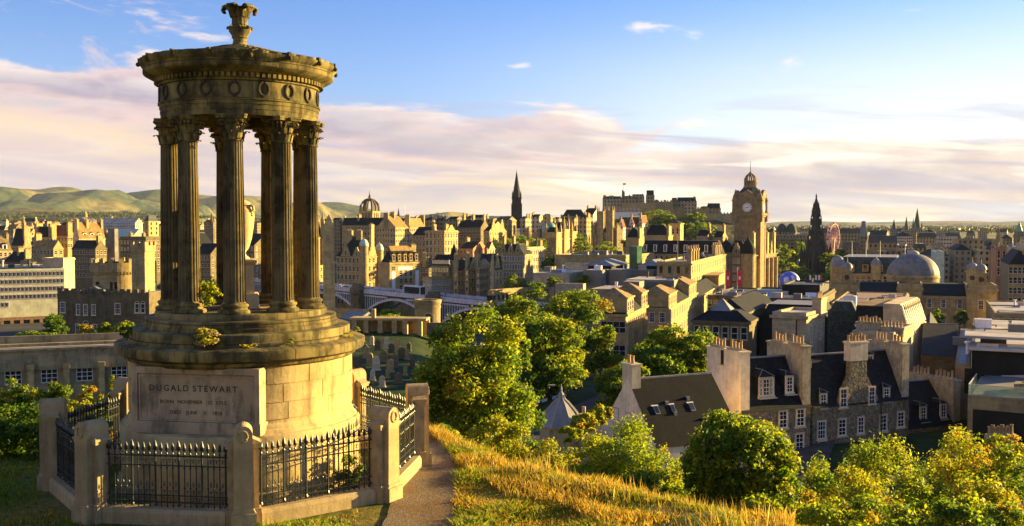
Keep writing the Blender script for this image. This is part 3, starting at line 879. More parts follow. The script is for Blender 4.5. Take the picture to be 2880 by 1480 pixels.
def trunk_mesh(rg, w, h, z0, r):
    b = MB(); b.sm = True
    lean = rg.uniform(-.06,.06,2)*h
    top = Vector((lean[0], lean[1], z0+h*.55))
    b.tube([(0,0,-0.4),(lean[0]*.2,lean[1]*.2,z0*.6),(lean[0]*.6,lean[1]*.6,z0+h*.2),top], r, 8, r*.45)
    for k in range(6):
        a = rg.uniform(0,2*math.pi); f = rg.uniform(.15,.55)
        s = Vector((lean[0]*f, lean[1]*f, z0 + h*f*.8))
        e = s + Vector((math.cos(a)*w*.30, math.sin(a)*w*.30, h*.28))
        b.tube([s, (s+e)/2 + Vector((0,0,-h*.03)), e], r*.38, 5, r*.12)
    return b.mesh('trunk', [MAT['bark']])
def tree(name, label, cat, pos, w, h, n, leaf, mats, wts, z0=None, d=None, seed=1, clumps=26, csize=.30, shape='round', trunk=True, group=None, tr=None):
    """crown h tall above z0 over the foot at pos"""
    rg = np.random.default_rng(seed)
    z0 = h*.25 if z0 is None else z0
    t = thing(name, label, cat, pos, 0, group)
    obj('crown' if cat == 'tree' else 'foliage', crown_mesh('crown', rg, w, d or w, h, n, leaf, mats, wts, clumps, csize, shape, z0), t)
    if trunk: obj('trunk' if cat == 'tree' else 'stem', trunk_mesh(rg, w, h, z0, tr or w*.035), t)
    return t
def ptree(name, label, cat, px, pyt, pyb, wpx, Y, n, leaf, mats, wts, **kw):
    """a tree whose crown spans the photo rows pyt..pyb at the distance Y; its foot is on the ground"""
    a = at(px, pyb, Y); h = at(px, pyt, Y).z - a.z
    g = gz(a.x, Y); z0 = a.z - g
    if Y < 45 and z0 > 0: h += z0*.75; z0 *= .25
    if z0 < 0: g = a.z; z0 = 0
    return tree(name, label, cat, (a.x, Y, g), wpx*pxm(Y), h, n, leaf, mats, wts, z0=z0, **kw)
G1 = (['leaf_dark','leaf_mid','leaf_yellow'], (3,5,2))
G2 = (['leaf_dark','leaf_mid','leaf_yellow','leaf_gold'], (2,5,5,.15))
G3 = (['leaf_mid','leaf_yellow','leaf_gold','leaf_pale'], (2,5,2,1.5))
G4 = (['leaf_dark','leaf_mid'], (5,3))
G5 = (['leaf_mid','leaf_broom','leaf_yellow'], (2,5,3))

# --- near hillside
ptree('tree', 'big bushy tree just beyond the path, leaves gold-tipped, before the graveyard', 'tree', 1340, 842, 1262, 390, 36, 40000, .13, *G2, seed=11, clumps=110, csize=.23)
ptree('shrub', 'golden brown shrub at the foot of the big bushy tree', 'shrub', 1400, 1160, 1330, 190, 30, 7000, .085, *G3, seed=12, clumps=34)
ptree('shrub', 'low shrub tangled with dry stalks, where the path meets the slope', 'shrub', 1255, 1195, 1290, 190, 31, 4500, .08, *G2, seed=13, clumps=26, trunk=False)
ptree('shrub', 'orange-tinted shrub between the golden shrub and the bright broom', 'shrub', 1560, 1205, 1330, 180, 29, 5500, .075, *G3, seed=14, clumps=30, trunk=False)
ptree('shrub', 'feathery lime-green broom bush below the white gabled house', 'shrub', 1665, 1215, 1375, 230, 27, 11000, .07, *G5, seed=15, clumps=40, trunk=False)
ptree('shrub', 'leafy yellow-green bush in front of the white gable wall', 'shrub', 1795, 1165, 1335, 230, 31, 9000, .095, *G5, seed=16, clumps=40)
ptree('shrub', 'dark green low bush in the hollow between the broom and the large round bush', 'shrub', 1815, 1300, 1410, 180, 26, 4500, .08, ['leaf_dark','leaf_mid','leaf_broom'], (4,3,1), seed=17, clumps=26, trunk=False)
ptree('tree', 'large round dense tree on the slope, dark in the centre, before the slate roofs', 'tree', 2085, 1118, 1490, 360, 28, 38000, .12, *G2, seed=18, clumps=100, csize=.24)
ptree('tree', 'upright yellow-green tree beside the stone house corner, right of the round tree', 'tree', 2330, 1240, 1400, 210, 33, 8000, .10, *G2, seed=19, clumps=36)
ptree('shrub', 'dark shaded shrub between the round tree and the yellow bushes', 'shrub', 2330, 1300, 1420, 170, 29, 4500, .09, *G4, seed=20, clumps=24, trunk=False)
ptree('tree', 'bright yellow-leaved tree under the two dormer cottages', 'tree', 2690, 1180, 1420, 300, 34, 15000, .10, *G3, seed=21, clumps=48)
ptree('tree', 'golden tree with sparse top, between the cottages and the round tree', 'tree', 2480, 1195, 1440, 260, 31, 12000, .095, *G2, seed=22, clumps=44)
ptree('tree', 'yellow-green tree at the right edge, below the modern terrace', 'tree', 2850, 1230, 1500, 260, 29, 13000, .10, *G2, seed=23, clumps=46)
ptree('shrub', 'dark leafy bush at the lower right, under the yellow trees', 'shrub', 2650, 1330, 1520, 330, 25, 12000, .10, *G2, seed=24, clumps=46, trunk=False)
ptree('shrub', 'lime-green grassy bush in the bottom right corner', 'shrub', 2330, 1400, 1500, 260, 22, 7000, .07, *G5, seed=25, clumps=34, trunk=False)
ptree('shrub', 'yellow bush cut by the right edge at the bottom', 'shrub', 2830, 1400, 1530, 200, 23, 6000, .08, *G2, seed=26, clumps=30, trunk=False)
for i, (px, py0, py1, w, Y, n, g, nm) in enumerate((
  (2250,1330,1480,150,24,4500,G2,'shrub with pale leaf tips just right of the large round tree'),
  (2420,1300,1480,230,26,7000,G3,'broad sunlit yellow shrub under the golden sparse-topped tree'),
  (2560,1270,1480,240,28,8000,G2,'tangled green and yellow shrub left of the bright yellow tree'),
  (2760,1290,1500,230,27,8000,G3,'glowing yellow shrub right of the bright yellow tree'),
  (2500,1390,1540,260,22,7000,G2,'low spreading shrub at the bottom, right of the lime-green bush'),
  (2700,1400,1540,240,21,7000,G1,'dense low green shrub at the bottom, left of the cut-off yellow bush'),
  (1960,1265,1440,210,31,7000,G2,'bush filling the gap left of the large round tree, under the slate roof'),
  (1880,1215,1330,150,37,4500,G3,'pale yellow bush against the slate roof of the white gabled house'),
  (2420,1225,1330,150,40,4500,G3,'yellow bush against the rubble house wall'),
  (1480,1225,1330,150,31,4500,G2,'green bush between the golden brown and the orange-tinted shrubs'),
  (2600,1215,1330,150,38,4500,G2,'leafy bush under the cottage dormers'),
  (2140,1390,1500,150,22.5,4000,G5,'grassy lime bush at the foot of the large round tree'))):
    ptree('shrub', nm, 'shrub', px, py0, py1, w*1.1, Y, n, .085, *g, seed=300+i, clumps=34, trunk=False, group='shrubs on the slope')
# --- left of the monument
ptree('shrub', 'sunlit conifer-like shrub tucked against the podium, left side', 'shrub', 320, 1020, 1160, 80, 27.5, 3500, .06, ['leaf_pale','leaf_yellow','leaf_broom'], (3,4,3), seed=31, clumps=26, shape='cone', trunk=False)
ptree('shrub', 'orange-leaved sunlit bush before the long low block, near the podium', 'shrub', 252, 1080, 1200, 110, 27, 3500, .07, *G3, seed=32, clumps=24, trunk=False)
ptree('shrub', 'yellow sunlit bush under the second window of the long low block', 'shrub', 155, 1062, 1220, 120, 27, 4000, .07, *G2, seed=33, clumps=26, trunk=False)
ptree('shrub', 'yellow-green bush at the left edge below the long low block', 'shrub', 50, 1050, 1230, 130, 27, 4500, .07, *G2, seed=34, clumps=26, trunk=False)
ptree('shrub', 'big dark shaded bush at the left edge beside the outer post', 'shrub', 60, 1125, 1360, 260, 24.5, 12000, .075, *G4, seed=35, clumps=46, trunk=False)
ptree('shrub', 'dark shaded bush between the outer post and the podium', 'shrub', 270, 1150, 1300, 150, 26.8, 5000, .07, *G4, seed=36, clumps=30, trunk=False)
# --- on the monument
def mtree(label, deg, r, z, w, h, n, leaf, mats, wts, seed, **kw):
    p = MC + Matrix.Rotation(MROT, 3, 'Z') @ pol(r, deg, z)
    return tree('wild_plant', label, 'plant', p, w, h, n, leaf, mats, wts, z0=0.02, seed=seed, trunk=False, **kw)
mtree('flowering lilac-tipped weed bush sprouting from the podium step above the inscription', -17, 2.43, 3.13, .72, .46, 900, .055, ['leaf_yellow','leaf_pale','leaf_gold','flower_lilac'], (5,4,2,1.4), 41, clumps=24, shape='dome')
mtree('small weed sprouting on the podium ledge, below the front column bases', 22, 2.50, 3.15, .20, .17, 120, .035, *G2, 42, clumps=8)
mtree('dry weeds in the sunlit joint of the upper step at the right', 64, 2.42, 3.15, .50, .13, 260, .035, *G3, 43, clumps=14)
mtree('tuft of weeds on the shaded left end of the podium ledge', -74, 2.45, 3.16, .34, .40, 420, .05, *G1, 44, clumps=14)
mtree('yellow grass tuft on the rim at the right end of the podium ledge', 84, 2.52, 3.16, .22, .16, 160, .04, *G2, 45, clumps=8)
mtree('green sapling growing between the front left columns, on the column platform', -34, 1.15, 3.80, .52, .75, 650, .06, ['leaf_yellow','leaf_pale','leaf_mid'], (4,2,3), 46, clumps=22)
mtree('dry stalks along the ledge under the weed bush', 2, 2.46, 3.16, .6, .10, 180, .03, *G3, 47, clumps=12)
ptree('shrub', 'dark shrub growing inside the railing, behind the sunlit post', 'shrub', 985, 1270, 1395, 90, 20.9, 2500, .05, *G1, seed=48, clumps=24, trunk=False)

# --- grass: dry stalks and green turf on the terrace and the brow of the slope
def grass(name, label, n, area, hmin, hmax, mats, wts, seed, keep, wid=.010, lean=.35):
    rg = np.random.default_rng(seed)
    x0, x1, y0, y1 = area
    P = np.stack([rg.uniform(x0,x1,n*3), rg.uniform(y0,y1,n*3)],1)
    P = np.array([p for p in P if keep(p[0],p[1],rg)])[:n]
    n = len(P)
    Z = np.array([gz(x,y) for x,y in P])
    h = rg.uniform(hmin,hmax,n)*np.array([0.35+1.5*max(0,.5+mnoise.noise(Vector((x*.8,y*.8,seed)))) for x,y in P])
    a = rg.uniform(0,2*np.pi,n); w = wid*rg.uniform(.6,1.5,n)
    b = np.stack([P[:,0],P[:,1],Z-.05],1)
    s = np.stack([np.cos(a)*w, np.sin(a)*w, np.zeros(n)],1)
    l = rg.normal(size=(n,2))*lean*h[:,None] + np.array([-.10,.0])*h[:,None]
    t = b + np.stack([l[:,0], l[:,1], h+.05],1)
    m = b + np.stack([l[:,0]*.35, l[:,1]*.35, (h+.05)*.6],1)
    v = np.stack([b-s, b+s, m+s*.8, t, m-s*.8],1).reshape(-1,3)
    k = rg.choice(len(mats), n, p=np.array(wts)/sum(wts))
    pt = np.array([mnoise.noise(Vector((x*.55, y*.55, 31+seed))) for x, y in P])
    sel = rg.uniform(size=n) < .7
    k = np.where(sel & (pt > .12), 0, np.where(sel & (pt < -.14), len(mats)-1, k))
    o = obj(name, quad_mesh(name, v, [MAT[q] for q in mats], k, 5), None, label=label, category='grass', kind='stuff')
    return o
def on_path(x, y):
    for px_, py_, w in pts:
        if (x-px_)**2 + (y-py_)**2 < (w*1.02)**2: return True
    return False
def inside(x, y): return math.hypot(x-MC.x, y-MC.y) < 4.15
def k_long(x, y, rg):
    if on_path(x,y) or inside(x,y): return False
    d = y - lerp(x, EDGE_X, EDGE_Y)
    if x < -2.6: return False
    band = d > -2.3 - 0.35*max(0, x) - 1.1*mnoise.noise(Vector((x*.7, y*.7, 3)))
    return band and d < 7 and x < .285*y and rg.uniform() < (.95 if mnoise.noise(Vector((x*.9, y*.9, 8))) > -.25 else .25)
def k_turf(x, y, rg):
    if on_path(x,y) or inside(x,y): return False
    d = y - lerp(x, EDGE_X, EDGE_Y)
    return x > -2.4 and d < 1.0
def k_left(x, y, rg):
    return not on_path(x,y) and not inside(x,y) and x < -2.3 and not (x > -3.0 and y < 24)
grass('long_grass', 'long dry golden grass on the brow of the slope', 42000, (-2.4,9,16,33), .08, .22, ['grass_gold','grass_straw','grass_green'], (5,3,2.5), 3, k_long, .0085)
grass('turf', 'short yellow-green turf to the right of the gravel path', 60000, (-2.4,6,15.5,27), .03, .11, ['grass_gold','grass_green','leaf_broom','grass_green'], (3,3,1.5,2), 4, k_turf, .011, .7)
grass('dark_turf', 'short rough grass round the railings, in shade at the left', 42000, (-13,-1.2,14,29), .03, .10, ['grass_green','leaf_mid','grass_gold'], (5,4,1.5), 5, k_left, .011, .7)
grass('seed_stalks', 'tall dry seed stalks along the brow', 800, (-0.6,6,17.5,27), .22, .42, ['grass_straw','grass_gold'], (3,2), 6, lambda x,y,rg: x < .28*y and (-1.2 < y-lerp(x,EDGE_X,EDGE_Y) < 3.5) and not on_path(x,y), .0055, .16)
# ------------------------------------------------------------------ the building kit
WIN = {}
def winmesh(kind, w, h):
    """one window facing -Y, centred: stone surround, sash bars, pane"""
    k = (kind, round(w, 1), round(h, 1))
    if k in WIN: return WIN[k]
    b = MB(); x, z = w/2, h/2
    if kind in ('sash', 'sashdark', 'far', 'lit', 'arch'):
        s = .14 if kind != 'far' else .16
        b.m = 0
        b.box(-x-s, -x, -.07, .02, -z-s, z+s); b.box(x, x+s, -.07, .02, -z-s, z+s)
        b.box(-x, x, -.07, .02, z, z+s); b.box(-x-s-.06, x+s+.06, -.14, .02, -z-s-.05, -z-.001)
        if kind == 'arch':
            b.lathe([(x+s, 0), (x+s, .07)], 20) if False else None
            arc = [(x*math.cos(R(a)), z + x*math.sin(R(a))) for a in range(0, 181, 15)]
            big = [((x+s)*math.cos(R(a)), z + (x+s)*math.sin(R(a))) for a in range(0, 181, 15)]
            b.prism(big, -.05, .02)
            b.m = 2; b.prism(arc, -.058, -.03); b.m = 0
        if kind != 'far':
            b.m = 1; f = .055
            b.box(-x, -x+f, -.045, .0, -z, z); b.box(x-f, x, -.045, .0, -z, z); b.box(-x+f, x-f, -.045, .0, -z, -z+f*1.5); b.box(-x+f, x-f, -.045, .0, z-f, z)
            b.box(-x+f, x-f, -.05, .0, -.035, .035)
            if kind == 'sash':
                nx = 3 if w > .95 else 2
                for i in range(1, nx): b.box(-x+i*w/nx-.016, -x+i*w/nx+.016, -.04, .0, -z+f, z-f)
                for q in (-.5, .5): b.box(-x+f, x-f, -.038, .0, q*z-.016, q*z+.016)
        b.m = 2; b.quad((-x,-.012,-z),(x,-.012,-z),(x,-.012,z),(-x,-.012,z))
        mats = ['ashlar_pale' if kind != 'sashdark' else 'ashlar_brown', 'white_paint', 'glass_lit' if kind == 'lit' else 'glass']
    elif kind == 'grid':                    # office bay: white panel, two dark lights
        b.m = 0; b.box(-x, x, -.10, .0, -z, z)
        b.m = 1; b.box(-x+.07, -.04, -.13, -.02, -z+.1, z-.1); b.box(.04, x*.55, -.13, -.02, -z+.1, z-.1)
        b.m = 2; b.quad((-x*.86,-.14,-z*.72),(-x*.14,-.14,-z*.72),(-x*.14,-.14,z*.72),(-x*.86,-.14,z*.72)); b.quad((x*.06,-.14,-z*.72),(x*.5,-.14,-z*.72),(x*.5,-.14,z*.72),(x*.06,-.14,z*.72))
        mats = ['flat_pale', 'white_paint', 'glass']
    elif kind == 'slot':                    # plain dark opening
        b.m = 0; b.box(-x-.08, x+.08, -.05, .02, z, z+.1); b.box(-x-.1, x+.1, -.1, .02, -z-.1, -z)
        b.m = 1; b.quad((-x,-.012,-z),(x,-.012,-z),(x,-.012,z),(-x,-.012,z))
        mats = ['ashlar_gold', 'glass']
    elif kind == 'wide':                    # three by three white metal casement
        b.m = 0; b.box(-x-.1, x+.1, -.08, .02, -z-.18, -z)
        b.m = 1; f = .07
        for i in range(4): b.box(-x+i*(w-f)/3, -x+i*(w-f)/3+f, -.05, .0, -z, z)
        for i in range(4): b.box(-x, x, -.048, .0, -z+i*(h-f)/3, -z+i*(h-f)/3+f)
        b.m = 2; b.quad((-x,-.012,-z),(x,-.012,-z),(x,-.012,z),(-x,-.012,z))
        mats = ['concrete', 'white_paint', 'glass']
    WIN[k] = b.mesh('window', [MAT[m] for m in mats])
    return WIN[k]

def proj(v):
    cp, sp = math.cos(PITCH), math.sin(PITCH)
    d = v.y*cp - v.z*sp
    return 1440 + FPX*v.x/d, 740 - FPX*(v.y*sp + v.z*cp)/d

class Bld: pass
def px_seed(s): return sum(ord(c)*(i+1) for i, c in enumerate(s)) % 9973
def bld(label, pxL, pxC, pxR, pyT, Y, nl=200, wall='ashlar_gold', roof='flat', rmat='flat_grey', rh=None, zb=None, D=12.0, W=12.0, fl=0, fh=3.6, nF=0, nR=0,
        win=(1.1,1.9), kind='sash', kR=None, ch=(), dorm=(), cornice=.25, name='building', cat='building', group=None, top0=.9, par=.7, wallR=None, string=0, ov=.25, pots=True, dkind=None, run=None, Dm=45):
    """a block seen on its corner: pxL..pxC is the face turned left, pxC..pxR the face turned right, pyT the eaves at the corner, Y the corner's distance"""
    B = Bld(); rho = -R(nl-180)
    P = at(pxC, pyT, Y)
    zb = gz(P.x, P.y) - 1.0 if zb is None else zb
    ux = Vector((math.cos(rho), math.sin(rho))); uy = Vector((-math.sin(rho), math.cos(rho)))
    def solve(px, u):
        k = (px-1440)/FPX
        return (k*P.y - P.x)/(u.x - k*u.y)
    if pxL is not None: W = -solve(pxL, ux)
    if pxR is not None: D = solve(pxR, uy)
    W = min(max(W, 1.0), 240); D = min(max(D, 1.0), Dm) if D > 0 else Dm
    H = P.z - zb
    t = thing(name, label, cat, (P.x, P.y, zb), rho, group)
    B.t = t; B.W, B.D, B.H, B.Y = W, D, H, Y; B.zb = zb
    b = MB(); wm = MAT[wall]
    b.box(-W, 0, 0, D, 0, H)
    if cornice:
        c = cornice
        b.box(-W-c, c, -c, -.002, H-.45, H+.003); b.box(.002, c, 0, D+c, H-.45, H+.003)
    for q in range(string):
        z = H - fh*(q+1) - .1
        b.box(-W, .0, -.12, -.002, z, z+.22); b.box(.002, .12, 0, D, z, z+.22)
    rz = H
    if roof == 'flat' and par:
        p = .35
        for x0, x1, y0, y1 in ((-W,0,0,p),(-W,0,D-p,D),(-W,-W+p,p,D-p),(-p,0,p,D-p)): b.box(x0, x1, y0, y1, H, H+par)
    if rh is None: rh = min(W, D)*.42
    if roof == 'gy':
        for y0, y1 in ((-.03,.35),(D-.35,D+.03)): b.prism([(-W,H),(0,H),(-W/2,H+rh)], y0, y1)
    if roof == 'gx':
        for x0, x1 in ((-W-.03,-W+.35),(-.35,.03)): b.prismx([(0,H),(D,H),(D/2,H+rh)], x0, x1)
    b.build('wall', wm, t)
    rb = MB(); rb.m = 0
    if rh is None: rh = min(W, D)*.42
    if roof == 'flat': rb.box(-W+.36, -.36, .36, D-.36, H, H+.12)
    elif roof == 'gx': rb.gable(-W+.02, -.02, 0, D, H+.004, rh, 'x', ov)
    elif roof == 'gy': rb.gable(-W, 0, .02, D-.02, H+.004, rh, 'y', ov)
    elif roof == 'hip': rb.hip(-W, 0, 0, D, H+.004, rh, run, ov=ov)
    elif roof == 'mansard':
        rb.hip(-W, 0, 0, D, H+.004, rh, rh*.5 if run is None else run, ov=-.3)
        rn = rh*.5 if run is None else run
        rb.m = 1
        if W > 2*rn+2 and D > 2*rn+2: rb.box(-W+rn+.35, -rn-.35, rn+.35, D-rn-.35, H+rh-.1, H+rh+.08)
    if roof in ('gx', 'gy', 'hip'):            # lead ridge
        rb.m = 1
        if roof == 'gx' : rb.box(-W, 0, D/2-.12, D/2+.12, H+rh-.10, H+rh+.05)
        if roof == 'gy' : rb.box(-W/2-.12, -W/2+.12, 0, D, H+rh-.10, H+rh+.05)
    rfo = None
    if rb.V: rfo = rb.build('roof', [MAT[rmat], MAT['lead']], t)
    B.roof = rfo; B.rh = rh
    if roof == 'flat' and W*D > 60 and Y < 480: clutter(B, min(9, 2+int(W*D/90)), int(px_seed(label)), 1.0 if Y < 300 else 1.4)
    cnt = 0
    def place(face, n, length, k):
        nonlocal cnt
        for f in range(fl):
            z = H - top0 - win[1]/2 - f*fh
            if z - win[1]/2 < 1.2: break
            for i in range(n):
                if cnt >= 96: return
                cnt += 1
                c = (i+.5)*length/n
                me = winmesh(k, *win)
                if face == 'F': obj('window', me, t, (-W + c, -.001, z))
                else: obj('window', me, t, (.001, c, z), R(90))
    if fl and nF: place('F', nF, W, kind)
    if fl and nR: place('R', nR, D, kR or kind)
    for c in ch: chimney(B, *c, pots=pots)
    for d in dorm: dormers(B, *d)
    return B
POTS = {}
def chimney(B, fx, fy, w, d, top, npot, mat='ashlar_brown', pots=True, ph=.75, z0=None):
    """stack at the fractions fx, fy of the plan, rising top metres over the eaves; pots stand in a row along the longer side"""
    x, y = -B.W*(1-fx), B.D*fy
    b = MB(); z0 = B.H - .5 if z0 is None else z0; zt = B.H + top
    b.m = 0; b.cbox(x, y, w, d, z0, zt); b.cbox(x, y, w+.16, d+.16, zt-.30, zt-.10); b.cbox(x, y, w+.24, d+.24, zt-.10, zt+.06)
    row = [((i+.5)/npot - .5) for i in range(npot)] if npot else []
    near = B.Y < 215 and pots
    if not near:
        b.m = 1
        for q in row:
            px_, py_ = (x + q*w*.9, y) if w >= d else (x, y + q*d*.9)
            b.cyl(px_, py_, zt+.06, zt+.06+ph, .16, .13, 6)
    st = b.build('chimney', [MAT[mat], MAT['pot_clay']], B.t if near else (B.roof or B.t))
    if near:
        if 'm' not in POTS:
            for i, (hh, r) in enumerate(((.72,.15),(.86,.14),(.62,.16))):
                p = MB(); p.sm = True
                p.lathe([(r+.03,0),(r+.03,.06),(r,.10),(r*.86,hh-.1),(r+.02,hh-.08),(r+.02,hh),(r-.04,hh),(r-.05,hh-.2)], 12, caps=False); POTS[i] = p.mesh('chimney_pot', [MAT['pot_clay']])
            POTS['m'] = 1
        parent = st
        for i, q in enumerate(row):
            px_, py_ = (x + q*w*.9, y) if w >= d else (x, y + q*d*.9)
            obj('chimney_pot', POTS[(i*7 + int(w*10)) % 3], st, (px_, py_, zt+.06))
    return st
def clutter(B, n, seed, big=1.0):
    """plant boxes, hatches, pipes and rails on a flat roof"""
    rg = random.Random(seed)
    for i in range(n):
        x, y = -rg.uniform(.12,.88)*B.W, rg.uniform(.12,.88)*B.D; k = rg.randint(0,3); s = rg.uniform(.7,1.4)*big
        b = MB(); z = B.H + .12
        if k == 0: b.cbox(x,y,1.8*s,1.2*s,z,z+1.0*s); b.cbox(x,y,1.9*s,1.3*s,z+1.0*s,z+1.08*s); nm = 'plant_box'
        elif k == 1: b.gable(x-1.2*s,x+1.2*s,y-.8*s,y+.8*s,z,.7*s,'x',0); nm = 'skylight'
        elif k == 2: b.cyl(x,y,z,z+1.1*s,.22*s,n=8); b.cyl(x,y,z+1.1*s,z+1.3*s,.34*s,n=8); nm = 'vent_pipe'
        else: b.tube([(x-2.2*s,y,z+.3),(x+2.2*s,y,z+.3)],.12*s,5); b.cbox(x-2*s,y,.2,.3,z,z+.3); b.cbox(x+2*s,y,.2,.3,z,z+.3); nm = 'duct'
        b.build(nm, MAT[rg.choice(('flat_pale','lead','clad_grey','flat_dark','white_paint'))], B.t)
def dormers(B, face, n, w, h, zoff, kind='sash', rmat='slate', a0=0.0, a1=1.0, wall='white_paint', win=None, back=None):
    """gabled dormers standing on the roof slope above the eaves"""
    L = B.W if face == 'F' else B.D
    for i in range(n):
        c = (a0 + (a1-a0)*(i+.5)/n)*L
        b = MB(); b.m = 0; bk = back or h*1.3
        b.box(-w/2, w/2, 0, bk, 0, h); b.m = 1; b.gable(-w/2, w/2, -.15, bk, h+.003, w*.38, 'y', .14)
        o = b.build('dormer', [MAT[wall], MAT[rmat]], B.t)
        ww, wh = win or (w*.62, h*.78)
        obj('window', winmesh(kind, ww, wh), o, (0, -.001, h*.5))
        if face == 'F': o.location = (-B.W + c, .5, B.H + zoff)
        else: o.location = (-.5, c, B.H + zoff); o.rotation_euler.z = R(90)
def turret(B, x, y, r, z0, z1, zdome, mat, rmat, n=16, kind='dome', nm='turret', fin=1.0):
    b = MB(); b.m = 0; b.cyl(x, y, z0, z1, r, r, n); b.cyl(x, y, z1-.5, z1, r*1.12, r*1.12, n)
    b.m = 1
    hh = zdome - z1
    if kind == 'dome':
        b.sm = True
        b.lathe([(r*1.1*math.cos(k*math.pi/14), z1 + hh*math.sin(k*math.pi/14)) for k in range(7)] + [(.12, zdome), (.06, zdome + fin)], n, x, y)
    elif kind == 'cone': b.lathe([(r*1.15, z1), (.04, zdome)], n, x, y)
    elif kind == 'bell':
        b.sm = True
        b.lathe([(r*1.12,z1),(r*1.05,z1+hh*.3),(r*.8,z1+hh*.55),(r*.45,z1+hh*.75),(r*.15,z1+hh*.9),(.05,zdome+fin)], n, x, y)
    b.sm = False
    return b.build(nm, [MAT[mat], MAT[rmat]], B.t)
def pinn(b, x, y, r, z0, z1, z2, n=4):
    """square shaft with a crocketed spirelet"""
    b.lathe([(r*1.41, z0), (r*1.41, z1), (r*1.8, z1+.15), (r*1.41, z1+.3), (.03, z2)], n, x, y, math.pi/4)
def gable_wall(B, face, c, w, z0, h, mat, thick=.6, kind=None, win=(1,1.8), crow=True, nm='gable'):
    """a crow-stepped gable standing over a facade"""
    b = MB(); st = 5
    poly = [(-w/2, z0), (w/2, z0)]
    for k in range(st):
        x = w/2*(1-k/st); poly += [(x, z0+h*k/st+(h/st if crow else 0)*.6), (w/2*(1-(k+.75)/st), z0+h*k/st+(h/st if crow else 0)*.6)]
    for k in reversed(range(st)):
        x = -w/2*(1-k/st); poly += [(-w/2*(1-(k+.75)/st), z0+h*k/st+(h/st if crow else 0)*.6), (x, z0+h*k/st+(h/st if crow else 0)*.6)]
    b.prism(poly, -thick, .15)
    b.gable(-w/2+.3, w/2-.3, .15, w*.7, z0, h*.92, 'y', 0) if False else None
    o = b.build(nm, MAT[mat], B.t)
    if kind: obj('window', winmesh(kind, *win), o, (0, -thick-.001, z0+h*.25))
    if face == 'F': o.location = (-B.W + c*B.W, .45, 0)
    else: o.location = (-.45, c*B.D, 0); o.rotation_euler.z = R(90)
    return o
# far blocks take their window rows from the wall material
winmat('far_gold', (0.40,0.29,0.13)); winmat('far_brown', (0.25,0.19,0.10)); winmat('far_grey', (0.30,0.265,0.175)); winmat('far_cream', (0.50,0.40,0.25)); winmat('far_dark', (0.22,0.19,0.12))
winmat('far_modern', (0.42,0.37,0.30), bay=2.4, floor=3.4, fill=(.62,.42), stain=.1); winmat('far_white', (0.62,0.57,0.5), bay=3.0, floor=3.2, fill=(.35,.4), stain=.08)
ORD = ['first','second','third','fourth','fifth','sixth','seventh','eighth','ninth','tenth','eleventh','twelfth','thirteenth','fourteenth','fifteenth','sixteenth','seventeenth','eighteenth','nineteenth','twentieth','twenty-first','twenty-second','twenty-third','twenty-fourth','twenty-fifth','twenty-sixth']
def row(where, group, px0, px1, wpx, pyt, Y, walls, roofs, seed, nl=200, jit=6, hts=.10):
    """far town: a row of separate blocks, each its own size, wall and roof"""
    rg = random.Random(seed); x = px0; i = 0
    wn = {'far_gold':'golden','far_brown':'brown','far_grey':'grey','far_cream':'cream','far_dark':'dark','far_modern':'modern','far_white':'white'}
    while x < px1 and i < len(ORD):
        w = rg.uniform(.6,1.4)*wpx; f = (x-px0)/(px1-px0)
        yt = (pyt[0]*(1-f) + pyt[1]*f if isinstance(pyt, tuple) else pyt) + rg.uniform(-jit, jit)
        wl = rg.choice(walls); rf, rm = rg.choice(roofs)
        YY = Y*rg.uniform(.94,1.06)
        sp = rg.uniform(.45,.8)
        rnm = {'slate':'slate','slate_green':'green slate','tile_ochre':'ochre','tile_red':'red tile','flat_grey':'flat grey','flat_dark':'flat dark','flat_pale':'flat pale','stone_tile':'stone','lead':'lead','copper_pale':'pale green'}[rm]
        lab = f'{wn[wl]} block, {rnm} roof, {ORD[i]} from left, row {where}'
        nch = rg.randint(0,3) if rf != 'flat' else rg.randint(0,1)
        W_ = w*pxm(YY)*sp
        B = bld(lab, x, x+w*sp, x+w, yt, YY, nl + rg.uniform(-9,9), wl, rf, rm, zb=None, D=W_, ch=[(rg.choice((.04,.5,.96)), rg.uniform(.3,.7), 1.0, 2.6, min(W_*.3,5)+rg.uniform(.8,2.2), rg.randint(2,5)) for _ in range(nch)], group=group, cornice=.3, rh=min(W_*.33, 5.5))
        if B.D > 40: pass
        x += w*rg.uniform(.86,1.05); i += 1
# ------------------------------------------------------------------ hills
def hill_mat(name, cols, sc):
    m, t, b = base_mat(name, 0.95, 0.05)
    pos = t.new('ShaderNodeNewGeometry').outputs['Position']
    n1 = t.noise(pos, sc, 5, 0.6, 0.6); n2 = t.noise(pos, sc*4.5, 6, 0.65); n3 = t.noise(pos, sc*16, 5, 0.7)
    c = t.mix(t.smooth(n1, 0.40, 0.60), rgb(cols[0]), rgb(cols[1]))
    c = t.mix(t.smooth(n2, 0.50, 0.66), c, rgb(cols[2]))
    c = t.mix(1.0, c, t.mix(t.smooth(n3, .3, .7), (.5,.55,.5,1), (1.4,1.35,1.3,1)), 'MULTIPLY')
    t.put(b.inputs['Base Color'], c)
    return m
hill_mat('moor', ((0.22,0.175,0.07),(0.085,0.105,0.05),(0.040,0.062,0.040)), 0.0011)
hill_mat('low_fields', ((0.075,0.09,0.03),(0.26,0.19,0.07),(0.04,0.06,0.025)), 0.0035)
hill_mat('far_fields', ((0.12,0.13,0.09),(0.38,0.27,0.15),(0.09,0.11,0.09)), 0.0016)
